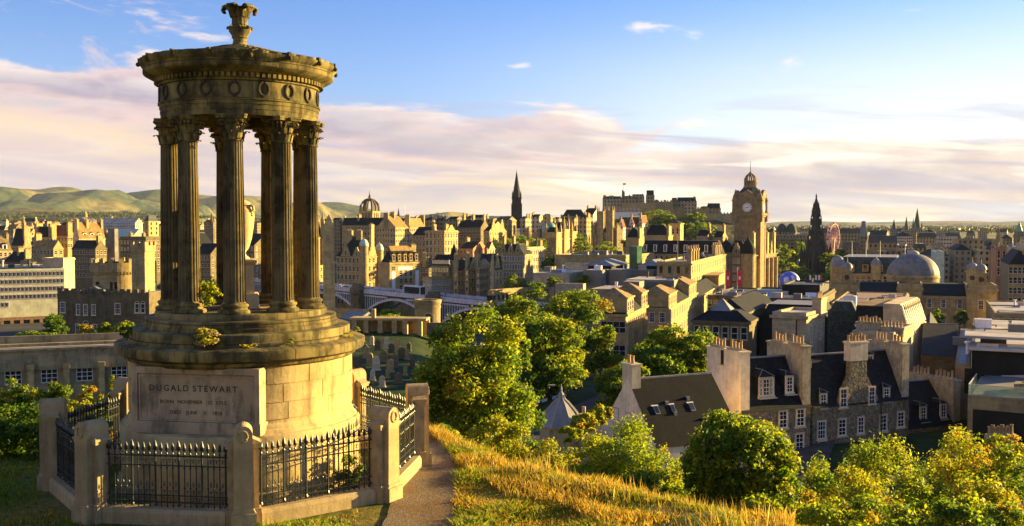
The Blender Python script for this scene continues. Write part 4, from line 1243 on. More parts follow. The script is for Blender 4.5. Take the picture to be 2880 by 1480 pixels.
def hills(name, ridge, Y, depth, mat, amp, seed, px0, px1, step, base=690):
    """a range whose skyline follows (px, py) points at the distance Y; it falls to the plain on both sides"""
    xs = [r[0] for r in ridge]; ys = [r[1] for r in ridge]
    V = []; F = []; cols = np.arange(px0, px1+step, step); n = 27
    for px in cols:
        top = at(px, lerp(px, xs, ys), Y).z
        for j in range(n):
            f = j/(n-1)*2 - 1
            yy = Y + f*depth
            zb = -30
            s = (1-abs(f)**1.5) if f < 0 else (1-f)**.8
            X = (px-1440)/FPX*Y
            nz = mnoise.fractal(Vector((X*amp[1], yy*amp[1]*1.0, seed)), 1.0, 2.0, 5)
            rid = 1 - abs(mnoise.noise(Vector((X*amp[1]*1.3, yy*amp[1]*.5, seed+4))))*1.0
            z = zb + (top-zb)*s + amp[0]*((nz-.25)*.55 + (rid-.95)*1.1)*min(1, (1-abs(f))*2.2)*min(1.0, 0.06 + abs(f)*3.2)
            z = min(z, top*yy/Y - 3)
            V.append((X, yy, z))
    for i in range(len(cols)-1):
        for j in range(n-1):
            a = i*n+j; F.append((a, a+n, a+n+1, a+1))
    me = bpy.data.meshes.new(name); me.from_pydata(V, [], F); me.materials.append(MAT[mat])
    me.polygons.foreach_set('use_smooth', [True]*len(F)); me.update()
    return obj(name, me, kind='structure')
hills('hills', [(-300,540),(-100,533),(0,530),(60,529),(110,531),(150,526),(180,524),(215,527),(245,536),(290,540),(335,547),(380,541),(430,533),(460,531),(500,539),(560,546),(640,552),(690,548),(740,552),(820,568),(890,570),(920,566),(960,567),(1010,577),(1060,592),(1110,603),(1170,607),(1220,602),(1270,595),(1310,594),(1350,598),(1420,605),(1500,612),(1580,626),(1660,650)], 7600, 3000, 'moor', (360, .0016), 3, -340, 1660, 10)
hills('hills', [(-300,600),(0,588),(120,586),(230,592),(330,602),(430,612),(560,622),(700,632),(800,646)], 3700, 900, 'low_fields', (14, .003), 8, -320, 800, 20)
hills('hills', [(2000,640),(2120,630),(2200,623),(2280,621),(2400,626),(2480,624),(2560,622),(2680,621),(2790,624),(2880,621),(3000,618),(3300,622)], 11000, 3000, 'far_fields', (25, .0012), 5, 1980, 3320, 20)
# wood and scattered trees on the low green rise
rg_ = np.random.default_rng(77)
def far_wood(name, label, n, px, py, Y, size, seed, mats=('far_wood','far_wood_pale'), wts=(3,1)):
    rg = np.random.default_rng(seed)
    c = []
    for i in range(n):
        yy = rg.uniform(*Y); x = (rg.uniform(*px)-1440)/FPX*yy
        if mnoise.noise(Vector((x*.004, yy*.0025, seed))) < -.05: continue
        p = at(1440 + x/yy*FPX, py[0] + (py[1]-py[0])*(Y[1]-yy)/(Y[1]-Y[0]), yy)
        for k in range(7): c.append((p.x + rg.normal()*size*.8, p.y + rg.normal()*size*.8, p.z + rg.uniform(-.2,.9)*size))
    c = np.array(c); v = kites(c, size*1.1, rg, None)
    k = rg.choice(len(mats), len(c), p=np.array(wts)/sum(wts))
    obj(name, quad_mesh(name, v, [MAT[m] for m in mats], k), None, label=label, category='wood', kind='stuff')
far_wood('woodland', 'wooded slope below the hills', 5200, (-60, 800), (600, 640), (2300, 3500), 5.5, 5)
far_wood('woodland', 'tree belts between the far roofs', 2200, (1900, 2900), (636, 652), (1800, 5200), 6, 6)

# ------------------------------------------------------------------ left: houses of the old town, far to near
WA = ['far_gold','far_brown','far_cream','far_gold','far_white']; RO = [('gx','slate'),('gx','stone_tile'),('hip','slate'),('gy','slate'),('flat','flat_pale'),('gx','tile_red'),('gx','tile_ochre')]
row('just below the wooded rise', 'far blocks below the hills', -20, 470, 34, (628, 626), 1500, WA, RO, 1, jit=5)
row('second below the wooded rise', 'far blocks below the hills', -30, 470, 40, (642, 640), 1150, WA, RO, 2, jit=7)
row('between the columns and the far hills', 'far blocks beyond the columns', 480, 910, 36, (634, 622), 1250, WA, RO, 4, jit=7)
row('below the second far row', 'old town blocks on the left', -30, 330, 44, (664, 668), 800, ['far_gold','far_brown','far_dark','far_cream'], [('gx','slate'),('gy','slate'),('gx','stone_tile'),('gx','tile_ochre')], 3, jit=9)
B = bld('pale green-roofed hall right of the dormer house', 318, 372, 412, 668, 700, 205, 'ashlar_cream', 'gx', 'copper_pale', rh=6, fl=2, nF=5, nR=3, win=(1.2,2.2), kind='slot')
B = bld('golden square tower block just left of the first column', 405, 418, 448, 622, 760, 205, 'ashlar_gold', 'hip', 'flat_dark', rh=5, fl=3, nR=2, nF=1, win=(1.3,2.2), kind='slot')
B = bld('long low white-roofed hall below the hills', 270, 380, 402, 628, 980, 205, 'far_white', 'gx', 'flat_pale', rh=5)
# ribbed dome with lantern
def ribbed_dome(label, px, pytop, pybase, pylant, r_px, Y, rib='flat_pale', skin='lead', drum=10, cat='dome'):
    p = at(px, pybase, Y); g = gz(p.x, Y); t = thing('domed_hall', label, cat, (p.x, Y, g))
    z = p.z - g; r = r_px*pxm(Y); h = (pybase-pytop)*pxm(Y)
    b = MB(); b.cyl(0,0,0,z,r*.97,n=40); b.cyl(0,0,z-1.2,z,r*1.03,n=40); b.build('drum', MAT['far_gold'], t)
    b = MB(); b.sm = True; b.lathe([(r*math.cos(k*math.pi/20), z + h*math.sin(k*math.pi/20)) for k in range(10)], 40); b.build('dome', MAT[skin], t)
    b = MB()
    for k in range(24):
        a = k*math.pi/12
        b.tube([((r+.15)*math.cos(q*math.pi/20)*math.cos(a), (r+.15)*math.cos(q*math.pi/20)*math.sin(a), z+.1+h*math.sin(q*math.pi/20)) for q in range(10)], r*.022, 4)
    b.build('ribs', MAT[rib], t)
    b = MB(); zl = z+h*.97; hl = (pytop-pylant)*pxm(Y)
    b.cyl(0,0,zl,zl+hl*.45,r*.13,n=10); b.cyl(0,0,zl+hl*.45,zl+hl*.5,r*.17,n=10); b.lathe([(r*.13,zl+hl*.5),(r*.08,zl+hl*.7),(.1,zl+hl)], 10); b.build('lantern', MAT['ashlar_gold'], t)
    return t
ribbed_dome('wide grey dome with pale ribs and a lantern, below the left hills', 241, 612, 640, 592, 37, 1050)
def church_spire(label, px, pyap, pysh, pyb, wpx, Y, mat='ashlar_brown', smat=None, name='church_spire', pin=True, wapx=None):
    p = at(px, pyb, Y); t = thing(name, label, 'spire', (p.x, Y, p.z - 8)); w = wpx*pxm(Y)/2
    zs = (pyb-pysh)*pxm(Y)+8; za = (pyb-pyap)*pxm(Y)+8
    b = MB(); b.sqspire(0,0,[(w,0),(w*.95,zs)]); b.cbox(0,0,w*2.1,w*2.1,zs-w*.3,zs)
    for k in range(4):
        b.cbox((-1,1,-1,1)[k]*w*.98, (-1,-1,1,1)[k]*w*.98, w*.28, w*.28, 0, zs*.8)
    b.build('tower', MAT[mat], t)
    b = MB(); b.lathe([(w*.98,zs),(.05,za)], 8, rot=math.pi/8); b.cyl(0,0,za,za+w*.5,.06,n=4); b.build('spire', MAT[smat or mat], t)
    if pin:
        for sx in (-1,1):
            for sy in (-1,1):
                q = MB(); pinn(q, sx*w*.86, sy*w*.86, w*.13, zs, zs+w*.5, zs+w*1.5); q.build('pinnacle', MAT[mat], t)
    return t
church_spire('thin brown church spire at the far left, below the wooded rise', 67, 604, 628, 650, 9, 1450)
church_spire('short pale spirelet right of the thin far-left spire', 90, 624, 636, 650, 8, 1400, 'ashlar_gold', pin=False)
church_spire('dark thin spire seen between the second and third columns', 596, 598, 628, 680, 12, 1050, 'ashlar_dark')

B = bld('cream gabled house with three white dormers and ochre roof', 205, 222, 296, 672, 540, 215, 'ashlar_cream', 'gy', 'tile_ochre', rh=9, D=None or 20, fl=3, nR=4, nF=1, fh=4, win=(1.1,1.9), kind='sashdark', ch=[(.5,.04,2.6,1.2,10.5,4,'ashlar_gold'),(.5,.40,2.6,1.2,10.5,4,'ashlar_gold'),(.5,.96,2.6,1.2,10.5,4,'ashlar_gold')])
dormers(B, 'R', 3, 2.2, 2.6, .4, 'slot', 'tile_ochre', .1, .95, 'white_paint')
bld('orange-tiled house left of the dormer house', 152, 190, 204, 664, 555, 205, 'ashlar_gold', 'gx', 'tile_red', rh=6, fl=2, nF=4, nR=2, kind='sashdark', ch=[(.03,.5,1.2,3,7.5,4),(.97,.5,1.2,3,7.5,4)])
bld('dark-roofed house with lit gable chimneys in the left town', 100, 142, 158, 668, 545, 205, 'ashlar_gold', 'gx', 'slate', rh=6, fl=2, nF=3, nR=2, kind='sashdark', ch=[(.05,.5,1.6,4,7.5,4,'ashlar_gold'),(.95,.5,1.6,4,7.5,4,'ashlar_gold')])
bld('steep dark-slated house with skylights at the left', 34, 66, 88, 692, 520, 210, 'ashlar_brown', 'gx', 'slate', rh=9, fl=2, nF=3, nR=2, kind='sashdark', ch=[(.95,.5,1.4,3.4,10,4)])
bld('sunlit cream gabled house with a dormer at the left edge', -30, -4, 34, 706, 500, 220, 'ashlar_cream', 'gy', 'stone_tile', rh=7, fl=2, nR=3, nF=2, kind='sashdark', ch=[(.5,.96,2,1.2,8.5,3)], dorm=[('R',1,2.2,2.6,.6,'slot','slate')])
bld('hip-roofed sooty house above the office block roof', 10, 66, 100, 738, 430, 210, 'ashlar_dark', 'hip', 'slate', rh=4.5, fl=2, nF=4, nR=2, kind='sashdark', ch=[(.55,.5,1.2,2.6,6,4),(.9,.5,1.2,2.6,5.5,4)])
bld('long low ochre-roofed block behind the curved end tower', 92, 150, 178, 700, 480, 210, 'ashlar_brown', 'gx', 'tile_ochre', rh=4, fl=3, nF=6, nR=2, kind='sashdark', ch=[(.03,.5,1.4,3,7,5)])
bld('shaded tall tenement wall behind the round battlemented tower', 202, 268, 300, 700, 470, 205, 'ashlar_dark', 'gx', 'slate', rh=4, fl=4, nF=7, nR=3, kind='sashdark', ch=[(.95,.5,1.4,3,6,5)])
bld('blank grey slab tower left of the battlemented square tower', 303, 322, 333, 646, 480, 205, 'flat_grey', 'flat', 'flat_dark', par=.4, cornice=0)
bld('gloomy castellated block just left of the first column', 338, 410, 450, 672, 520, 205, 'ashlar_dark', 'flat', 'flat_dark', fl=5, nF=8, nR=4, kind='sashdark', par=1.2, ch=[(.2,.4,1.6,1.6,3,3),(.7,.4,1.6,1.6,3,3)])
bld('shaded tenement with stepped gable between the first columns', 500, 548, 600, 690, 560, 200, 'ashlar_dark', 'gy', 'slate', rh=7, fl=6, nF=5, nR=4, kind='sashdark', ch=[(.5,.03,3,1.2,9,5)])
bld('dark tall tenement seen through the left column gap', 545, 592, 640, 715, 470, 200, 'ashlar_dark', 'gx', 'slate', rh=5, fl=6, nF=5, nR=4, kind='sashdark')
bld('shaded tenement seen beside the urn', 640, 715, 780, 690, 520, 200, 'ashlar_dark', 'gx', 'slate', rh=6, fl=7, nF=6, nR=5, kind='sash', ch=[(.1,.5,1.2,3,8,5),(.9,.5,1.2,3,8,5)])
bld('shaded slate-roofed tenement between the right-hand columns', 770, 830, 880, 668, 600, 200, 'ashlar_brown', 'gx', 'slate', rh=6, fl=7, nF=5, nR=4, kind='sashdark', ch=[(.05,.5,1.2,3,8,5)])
# office block with gridded front, end tower, colonnade
B = bld('long cream office block with a grid of white windows and brown colonnade', -70, 181, 182, 757, 330, 150, 'office_cream', 'flat', 'flat_dark', D=14, fl=6, fh=2.45, nF=22, win=(1.1,1.7), kind='grid', top0=.55, par=.3, cornice=.12, cat='building')
B.t.children[0]
b = MB(); zt = B.H - 6*2.45 - .6
b.box(-B.W, 0, -.5, -.01, zt-1.0, zt)
for k in range(9):
    x = -B.W + (k+.5)*B.W/9; b.box(x-.5, x+.5, -.6, -.01, 0, zt-1.0)
b.build('colonnade', MAT['timber_warm'], B.t)
b = MB(); b.box(-B.W+.1, -.1, -.06, -.012, 1.0, zt-1.0); b.build('shopfront', MAT['glass'], B.t)
b = MB(); b.sm = True
pe = [(-8 + 8.4*math.cos(a), 2+7*math.sin(a)) for a in [i*math.pi/16-math.pi/2 for i in range(17)]]
bld('blank pale stone end tower of the office block, curved roof edge', 118, 178, 209, 728, 336, 192, 'ashlar_cream', 'flat', 'flat_grey', D=9, par=.3, cornice=.2)
# castle-like house
Yg = 212
gh = at(272, 940, Yg); gzb = gz(gh.x, Yg) - .5
t = thing('castellated_house', 'battlemented dark stone house with a big round sunlit tower and bow front', 'house', (gh.x, Yg, gzb), R(-14))
def crenel(b, x0, x1, y, z, d=.4, w=.9, h=.75):
    x = x0
    while x < x1: b.box(x, min(x+w, x1), y, y+d, z, z+h); x += w*1.9
def ph_(py, Y=Yg): return at(272, py, Y).z - gzb
b = MB(); zt = ph_(822)
b.box(-9.6, 12.8, 0, 9, 0, zt); crenel(b, -9.6, 12.8, -.05, zt); b.box(-9.7, 12.9, -.12, -.002, zt-.9, zt-.6); b.box(-9.7, 12.9, -.1, -.002, zt*.47, zt*.47+.22)
bow = [(-4.9 + 7.6*k/10, -2.0*math.sin(math.pi*k/10)**.7) for k in range(11)]
b.prismz([(2.7, .1)] + bow[::-1] + [(-4.9, .1)] if False else [(-4.9,.05)] + bow + [(2.7,.05)], 0, zt-.3)
for k in range(10):
    (x0,y0),(x1,y1) = bow[k], bow[k+1]
    if k % 2 == 0: b.box(min(x0,x1), max(x0,x1), min(y0,y1)-.1, min(y0,y1)+.35, zt-.35, zt+.5)
b.build('wall', MAT['ashlar_dark'], t)
b = MB(); b.box(-9.2, 12.4, .5, 8.6, zt, zt+.12); b.m = 1; b.gable(-3.2, 1.0, .5, 7, zt+.12, 1.3, 'y', .3); b.build('roof', [MAT['flat_grey'], MAT['lead']], t)
rt = MB(); R0 = 64*pxm(Yg+6); z1 = ph_(738, Yg+6)
rt.cyl(-.2, 7.5, 0, z1, R0, n=40); rt.lathe([(R0, z1-2.6),(R0+.45, z1-2.0),(R0+.45, z1)], 40, -.2, 7.5)
for k in range(48):
    a = k*math.pi/24
    if k % 3 == 0: rt._add([Vector((-.2 + r*math.cos(a+da), 7.5 + r*math.sin(a+da), z)) for z in (z1, z1+.85) for r, da in ((R0-.1,-.09),(R0+.45,-.09),(R0+.45,.09),(R0-.1,.09))], [(0,3,2,1),(4,5,6,7),(0,1,5,4),(1,2,6,5),(2,3,7,6),(3,0,4,7)])
    a2 = a + .03; rt._add([Vector((-.2 + r*math.cos(a2+da), 7.5 + r*math.sin(a2+da), z)) for z in (z1-2.5, z1-1.8) for r, da in ((R0-.1,-.03),(R0+.35,-.03),(R0+.35,.03),(R0-.1,.03))], [(0,3,2,1),(4,5,6,7),(0,1,5,4),(1,2,6,5),(2,3,7,6),(3,0,4,7)])
rt.build('round_tower', MAT['ashlar_brown'], t)
st_ = MB(); z2 = ph_(690, Yg+4)
st_.box(7.2, 10.4, 2.2, 5.8, 0, z2); st_.box(7.0, 10.6, 2.0, 6.0, z2-1.3, z2)
for q in (0, 1.4, 2.8):
    st_.box(7.0+q, 7.8+q, 2.0, 2.4, z2, z2+.8); st_.box(10.2, 10.6, 2.45+q*1.1, 3.2+q*1.1, z2+.001, z2+.8)
st_.build('square_tower', MAT['ashlar_brown'], t)
for x, y, z, w, h, kd in ((-8.3,0,.64,1.1,2.2,'sash'),(5.2,0,.64,1.2,2.2,'sash'),(9.9,0,.66,.9,1.9,'arch'),(11.3,0,.66,.9,1.9,'arch'),(-3.0,-1.92,.62,.8,2.2,'sash'),(-1.1,-2.05,.62,.8,2.2,'sash'),(.8,-1.92,.62,.8,2.2,'sash'),(-3.2,-1.9,.18,.9,2.2,'sash'),(-1.1,-2.05,.20,1.2,2.0,'arch'),(1.0,-1.9,.18,.9,2.2,'sash')):
    obj('window', winmesh(kd, w, h), t, (x, y-.01, z*zt))
for a, w in ((-68,.6),(-58,.6),(-104,.6),(-110,.6)):
    rr = R0+.01; o = obj('window', winmesh('slot', w, 2.6), t, (-.2 + rr*math.cos(R(a)), 7.5 + rr*math.sin(R(a)), z1-5.4), R(a+90))
bld('small sunlit crow-stepped house right of the battlemented house', 392, 418, 448, 838, 226, 212, 'ashlar_brown', 'gy', 'slate', rh=3, fl=2, nR=2, nF=1, win=(.8,1.5), ch=[(.5,.05,1.6,.8,4.2,3)])
# low block with pilasters in front
Yb = 122
p = at(-40, 1082, Yb); q = at(345, 1066, Yb*1.045)
ang = math.atan2(q.y-p.y, q.x-p.x); L = (q-p).length + 26
t = thing('long_low_block', 'long low concrete block with flat parapet, pilasters and white windows behind the bushes', 'building', (p.x - 22*math.cos(ang), p.y - 22*math.sin(ang), p.z - 6), ang)
def bz(py): return at(160, py, Yb*1.02).z - (p.z - 6)
b = MB(); b.box(0, L, 0, 12, 0, bz(1040)); b.box(-.1, L+.1, -.35, 12, bz(1040), bz(985)); b.box(-.2, L+.2, -.6, 12.4, bz(985), bz(978)); b.box(0, L, .9, 3, bz(978), bz(968)); b.box(0, L, 2.2, 2.6, bz(968), bz(948))
b.build('wall', MAT['concrete'], t)
b = MB(); b.box(.1, L-.1, .0, .85, bz(978), bz(978)+.1); b.box(.1, L-.1, 3.0, 12, bz(978), bz(978)+.12); b.build('roof', MAT['flat_pale'], t)
kx = 0; x = 2.6
while x < L-2:
    b = MB(); b.box(x-.35, x+.35, -.95, -.001, bz(1110), bz(1034)); b.box(x-.42, x+.42, -1.05, -.36, bz(1034), bz(1022)); b.build('pilaster', MAT['ashlar_gold'], t)
    obj('window', winmesh('wide', 1.9, 1.7), t, (x+2.05, -.001, bz(1057))); x += 4.08
# street in front of the office block, wall below it
def street(name, poly, mat, kind='structure', dz=.0):
    me = bpy.data.meshes.new(name); me.from_pydata([(x, y, z+dz) for x, y, z in poly], [], [tuple(range(len(poly)))]); me.materials.append(MAT[mat]); me.update()
    return obj(name, me, kind=kind)
zs = at(80, 931, 300).z
street('road', [(-170,262,zs),(-118,262,zs),(-118,330,zs),(-190,330,zs)], 'asphalt', dz=.05)
b = MB(); b.box(-174,-112,260,261,zs-7,zs+1.0); o = b.build('retaining_wall', MAT['ashlar_gold'], None); tag(o, 'sunlit golden retaining wall below the parked cars at the left edge', 'wall')
# ------------------------------------------------------------------ centre: obelisk, graveyard, bridge
p = at(926, 880, 200); t = thing('obelisk', 'tall weathered stone obelisk standing by the right-hand columns', 'obelisk', (p.x, 200, gz(p.x, 200)-2), R(12))
z1 = at(926, 632, 200).z - gz(p.x,200) + 2; z2 = at(926, 603, 200).z - gz(p.x,200) + 2
b = MB(); b.sqspire(0,0,[(1.36,0),(.93,z1),(.02,z2)]); b.cbox(0,0,4,4,0,5); b.build('shaft', MAT['ashlar_gold'], t)
# mausoleum drum
p = at(1203, 985, 185); t = thing('round_mausoleum', 'squat round stone mausoleum with dark doorway, behind the big bushy tree', 'mausoleum', (p.x, 185, gz(p.x,185)-1))
zt = at(1203, 842, 185).z - gz(p.x,185) + 1
b = MB(); r = 36*pxm(185); b.cyl(0,0,0,zt-.9,r,n=40); b.cyl(0,0,zt-1.6,zt-1.1,r*1.05,n=40); b.lathe([(r*1.02,zt-.95),(r*1.08,zt-.6),(r*1.10,zt-.15),(r*1.06,zt),(r*.8,zt),(r*.8,zt-.8),(0,zt-.8)],40)
b.build('drum', MAT['ashlar_brown'], t)
obj('window', winmesh('arch', 1.5, 3.2), t, ((r+.01)*math.sin(R(8)), -(r+.01)*math.cos(R(8)), zt-4.8), R(8))
b = MB()
for k in range(40):
    b.T = Matrix.Rotation(k*math.pi/20, 4, 'Z'); b.box(-.12,.12,-r-.12,-r+.02,zt-1.35,zt-1.1)
b.T = None; b.build('frieze', MAT['ashlar_brown'], t)
# gravestones
rg = random.Random(5)
gs_shapes = []
for k in range(5):
    b = MB(); w, h, d = rg.uniform(.35,.6), rg.uniform(1.2,2.2), .12
    if k % 2 == 0: poly = [(-w,-.3),(w,-.3),(w,h-w)] + [(w*math.cos(R(a)), h-w+w*math.sin(R(a))) for a in range(15,180,15)] + [(-w,h-w)]
    elif k == 1: poly = [(-w,-.3),(w,-.3),(w,h*.8),(w*.5,h*.85),(0,h),(-w*.5,h*.85),(-w,h*.8)]
    else: poly = [(-w,-.3),(w,-.3),(w,h),(-w,h)]
    b.prism(poly, -d, d); b.box(-w-.15,w+.15,-.3,.3,-.3,.2); gs_shapes.append(b.mesh('gravestone', [MAT[('ashlar_brown','ashlar_dark','ashlar_pale')[k % 3]]]))
spots = [(1005,985,'beside the podium rim'),(1030,1000,'leaning pair by the podium'),(1046,968,'pale and tall below the vault'),(1074,968,'broad pale slab below the vault front'),(1101,992,'pale and narrow by the kerbed path'),(1030,1008,'dark and stumpy'),(1110,1036,'small white one in the middle of the grass'),(1058,1045,'dark table tomb row'),(1090,1068,'low dark one in deep shade'),(1130,1010,'dark, near the bushy tree'),(1118,975,'dark before the vault wall'),(1150,985,'half hidden by the bushy tree'),(1048,1075,'grey and low near the railing'),(1140,1060,'dark, close to the bushy tree'),(1006,1040,'dark, just right of the podium wall')] + [(x, y, s) for x, y, s in ((1020,958,'tiny, against the vault at its left end'),(1062,985,'narrow, left of the broad pale slab'),(1088,980,'narrow, right of the broad pale slab'),(1122,1000,'squat, at the edge of the kerbed path'),(1080,1020,'mid-grass, grey'),(1098,1050,'low, right of the table tomb row'),(1120,1085,'lowest, by the fence post'),(1075,1095,'lowest, above the railing tips'),(1145,1012,'under the bushy tree edge'),(1160,1035,'deep under the bushy tree'),(1040,1030,'between the podium and the table tomb row'),(1020,1062,'just above the small far stone post'))]
for i, (px, py, s) in enumerate(spots):
    Y = 17.2*FPX/(py-640)
    Y = min(max(Y, 95), 160); p = at(px, py, Y)
    o = obj('gravestone', gs_shapes[i % 5], None, (p.x, Y, gz(p.x, Y)), rg.uniform(-.5,.3)); tag(o, 'gravestone in the shaded graveyard, ' + s, 'gravestone', 'gravestones in the shaded graveyard'); o.rotation_euler.x = rg.uniform(-.06,.06)
    k = rg.uniform(.55,.85); o.scale = (k,k,k)
# burial vault wall
Y = 165; p = at(1100, 955, Y); g = gz(p.x, Y)
t = thing('burial_vaults', 'low row of stone burial vaults with dark openings at the back of the graveyard', 'vault', (p.x, Y, g), R(-6))
b = MB()
for x in (-6.6,-4.6,-2.2,0.2,2.0,4.4): b.box(x, x+.8, -.3, .6, -.5, 2.1)
b.box(-7,6,-.4,3,2.1,2.5); b.box(-7,6,2.2,3,-.5,2.1); b.box(-3.2,-2.6,-.5,.2,2.5,4.0)
b.build('wall', MAT['ashlar_gold'], t)
b = MB(); b.box(-16,-7.1,-.2,.4,-.5,1.6); b.box(6.1,14,-.2,.4,-.5,1.8); o = b.build('boundary_wall', MAT['ashlar_dark'], t)
# bridge
ox, oy, oz = -58.5, 420.0, -27.0
t = thing('arch_bridge', 'long city bridge with pale iron arches, blue-grey parapet and stone piers', 'bridge', (ox, oy, oz), math.atan2(-.786, .618))
def arch_z(x, x0, x1, rise, zs): f = (x-x0)/(x1-x0)*2-1; return zs + rise*(1-f*f)
pr = MB(); pr.box(-110, 110, -6.6, -6.3, .05, 1.25); pr.box(-110,110,-6.75,-6.2,-.35,.05); pr.box(-110,110,-6.7,-6.2,1.25,1.4)
for x in np.arange(-109, 110, 3.0): pr.box(x, x+.4, -6.72, -6.25, .05, 1.3)
pr.box(-110,110,6.3,6.6,.05,1.25)
pr.build('parapet', MAT['pale_iron'], t)
b = MB(); b.box(-110,110,-6.3,6.3,-.9,0); b.build('deck', MAT['asphalt'], t)
for x0, x1 in ((-54,-3),(3,54),(60,108),(-108,-60)):
    for yy, y2 in ((-6.4,-5.6),(5.6,6.4)):
        b = MB(); n = 28
        for k in range(n):
            xa, xb = x0+(x1-x0)*k/n, x0+(x1-x0)*(k+1)/n
            za, zb_ = arch_z(xa,x0,x1,7.0,-8.6), arch_z(xb,x0,x1,7.0,-8.6)
            b._add([(xa,yy,za-.55),(xb,yy,zb_-.55),(xb,yy,zb_+.45),(xa,yy,za+.45),(xa,y2,za-.55),(xb,y2,zb_-.55),(xb,y2,zb_+.45),(xa,y2,za+.45)], [(0,1,2,3),(7,6,5,4),(3,2,6,7),(1,0,4,5)])
        b.build('arch_rib', MAT['pale_iron'], t)
    for half in (0, 1):
      b = MB()
      for k in range(15*half, 15*half+15):
        xa = x0 + (x1-x0)*(k+.5)/30; za = arch_z(xa,x0,x1,7.0,-8.6)
        if za < -2.2: b.box(xa-.14, xa+.14, -6.3, -6.0, za, -.9); b.box(xa-.8, xa+.8, -6.28, -6.05, -1.5, -.9)
      b.build('spandrel', MAT['pale_iron'], t)
    b = MB(); n = 28
    for k in range(n):
        xa, xb = x0+(x1-x0)*k/n, x0+(x1-x0)*(k+1)/n
        b.quad((xa,-5.55,arch_z(xa,x0,x1,7,-8.6)),(xb,-5.55,arch_z(xb,x0,x1,7,-8.6)),(xb,-5.55,-.9),(xa,-5.55,-.9))
    b.build('web', MAT['teal_iron'], t)
for x in (-57, 0, 57):
    b = MB(); b.box(x-3,x+3,-8.2,8.2,-30,-.4); b.lathe([(3.4,-10),(3.0,-1),(3.5,-.6),(3.5,1.6),(2.6,2.0),(2.4,3.2),(1.0,3.6)],8,x,-7.4,math.pi/8); b.build('pier', MAT['ashlar_dark'], t)
BR = t
def bpt(x, y): a = math.atan2(-.786,.618); return Vector((ox + x*math.cos(a) - y*math.sin(a), oy + x*math.sin(a) + y*math.cos(a), oz)), a
# people, skinned once and copied
def person_mesh(stride=.0, arm=.0):
    V = [(0,0,.95),(0,0,1.15),(0,0,1.42),(0,0,1.52),(0,0,1.62),(0,0,1.74), (-.10,0,.92),(-.11,stride*.5,.50),(-.11,stride,.08),(-.11,stride-.14,.04), (.10,0,.92),(.11,-stride*.5,.50),(.11,-stride,.08),(.11,-stride-.14,.04), (-.19,0,1.40),(-.24,-arm,1.14),(-.25,-arm-.10,.88), (.19,0,1.40),(.24,arm,1.14),(.25,arm-.10,.88)]
    E = [(0,1),(1,2),(2,3),(3,4),(4,5),(0,6),(6,7),(7,8),(8,9),(0,10),(10,11),(11,12),(12,13),(2,14),(14,15),(15,16),(2,17),(17,18),(18,19)]
    Rr = [.16,.15,.17,.06,.10,.085,.09,.065,.045,.04,.09,.065,.045,.04,.06,.048,.038,.06,.048,.038]
    me = bpy.data.meshes.new('person'); me.from_pydata(V, E, []); o = bpy.data.objects.new('person', me); C.objects.link(o)
    m = o.modifiers.new('skin', 'SKIN'); me.skin_vertices[0].data[0].use_root = True
    for i, r in enumerate(Rr): me.skin_vertices[0].data[i].radius = (r, r*.75)
    s = o.modifiers.new('sub', 'SUBSURF'); s.levels = 1; s.render_levels = 1
    out = bpy.data.meshes.new_from_object(o.evaluated_get(bpy.context.evaluated_depsgraph_get())); bpy.data.objects.remove(o)
    return out
pm = [person_mesh(.22,.12), person_mesh(0,0), person_mesh(-.16,-.1)]
cols = {'dark': 'dark_paint', 'pale': 'banner_white', 'red': 'red_cloth', 'blue': 'blue_paint', 'tan': 'timber_warm'}
pmc = {}
rg = random.Random(9)
for i in range(26):
    c = rg.choice(list(cols)); k = rg.randint(0,2)
    if (c,k) not in pmc:
        m = pm[k].copy(); m.materials.clear(); m.materials.append(MAT[cols[c]]); m.materials.append(MAT['skin']); pmc[(c,k)] = m
        for f in m.polygons: f.material_index = 1 if f.center.z > 1.55 else 0
    q, a = bpt(-44 + i*3.6 + rg.uniform(-1,1), rg.choice((-5.2,-5.6,5.4,-4.9)))
    o = obj('person', pmc[(c,k)], None, q, a + rg.choice((math.pi/2,-math.pi/2)))
    tag(o, f'tiny walker in {c} clothes on the bridge pavement, {ORD[i]} from the left', 'person', 'walkers on the arched bridge')
# ------------------------------------------------------------------ vehicles
def car_mesh_set(paint):
    b = MB(); b.sm = False
    prof = [(-2.1,.28),(2.1,.28),(2.15,.55),(2.05,.80),(1.15,.92),(.55,1.42),(-.95,1.46),(-1.75,.98),(-2.12,.90),(-2.18,.5)]
    b.prism(prof, -.86, .86)
    return b
def car(pos, rz, paint, label, group):
    t = thing('parked_car', label, 'car', pos, rz, group)
    b = MB(); b.prism([(-2.1,.28),(2.1,.28),(2.15,.55),(2.05,.80),(1.15,.92),(-1.75,.98),(-2.12,.90),(-2.18,.5)], -.86, .86)
    b.prism([(1.15,.92),(.60,1.40),(-.95,1.45),(-1.70,.98)], -.72, .72); b.build('body', MAT[paint], t)
    g = MB(); g.prism([(.98,.97),(.58,1.33),(-.90,1.37),(-1.42,1.0)], -.735, .735); g.quad((1.16,-.62,.94),(1.16,.62,.94),(.63,.6,1.38),(.63,-.6,1.38)); g.build('glazing', MAT['glass'], t)
    for x in (-1.3,1.35):
        for y in (-.80,.80):
            w = MB(); w.T = Matrix.Translation((x,y,.32)) @ Matrix.Rotation(math.pi/2,4,'X'); w.cyl(0,0,-.11,.11,.32,n=14); w.m = 1; w.cyl(0,0,-.12,.12,.18,n=10); w.build('wheel', [MAT['tyre'], MAT['silver_paint']], t)
    return t
zr = zs + .06
car((-126.5, 272, zr), R(5), 'red_paint', 'red car parked below the office block colonnade, at the left edge', 'cars below the office block')
car((-131, 276, zr), R(5), 'dark_paint', 'dark car behind the red car at the left edge', 'cars below the office block')
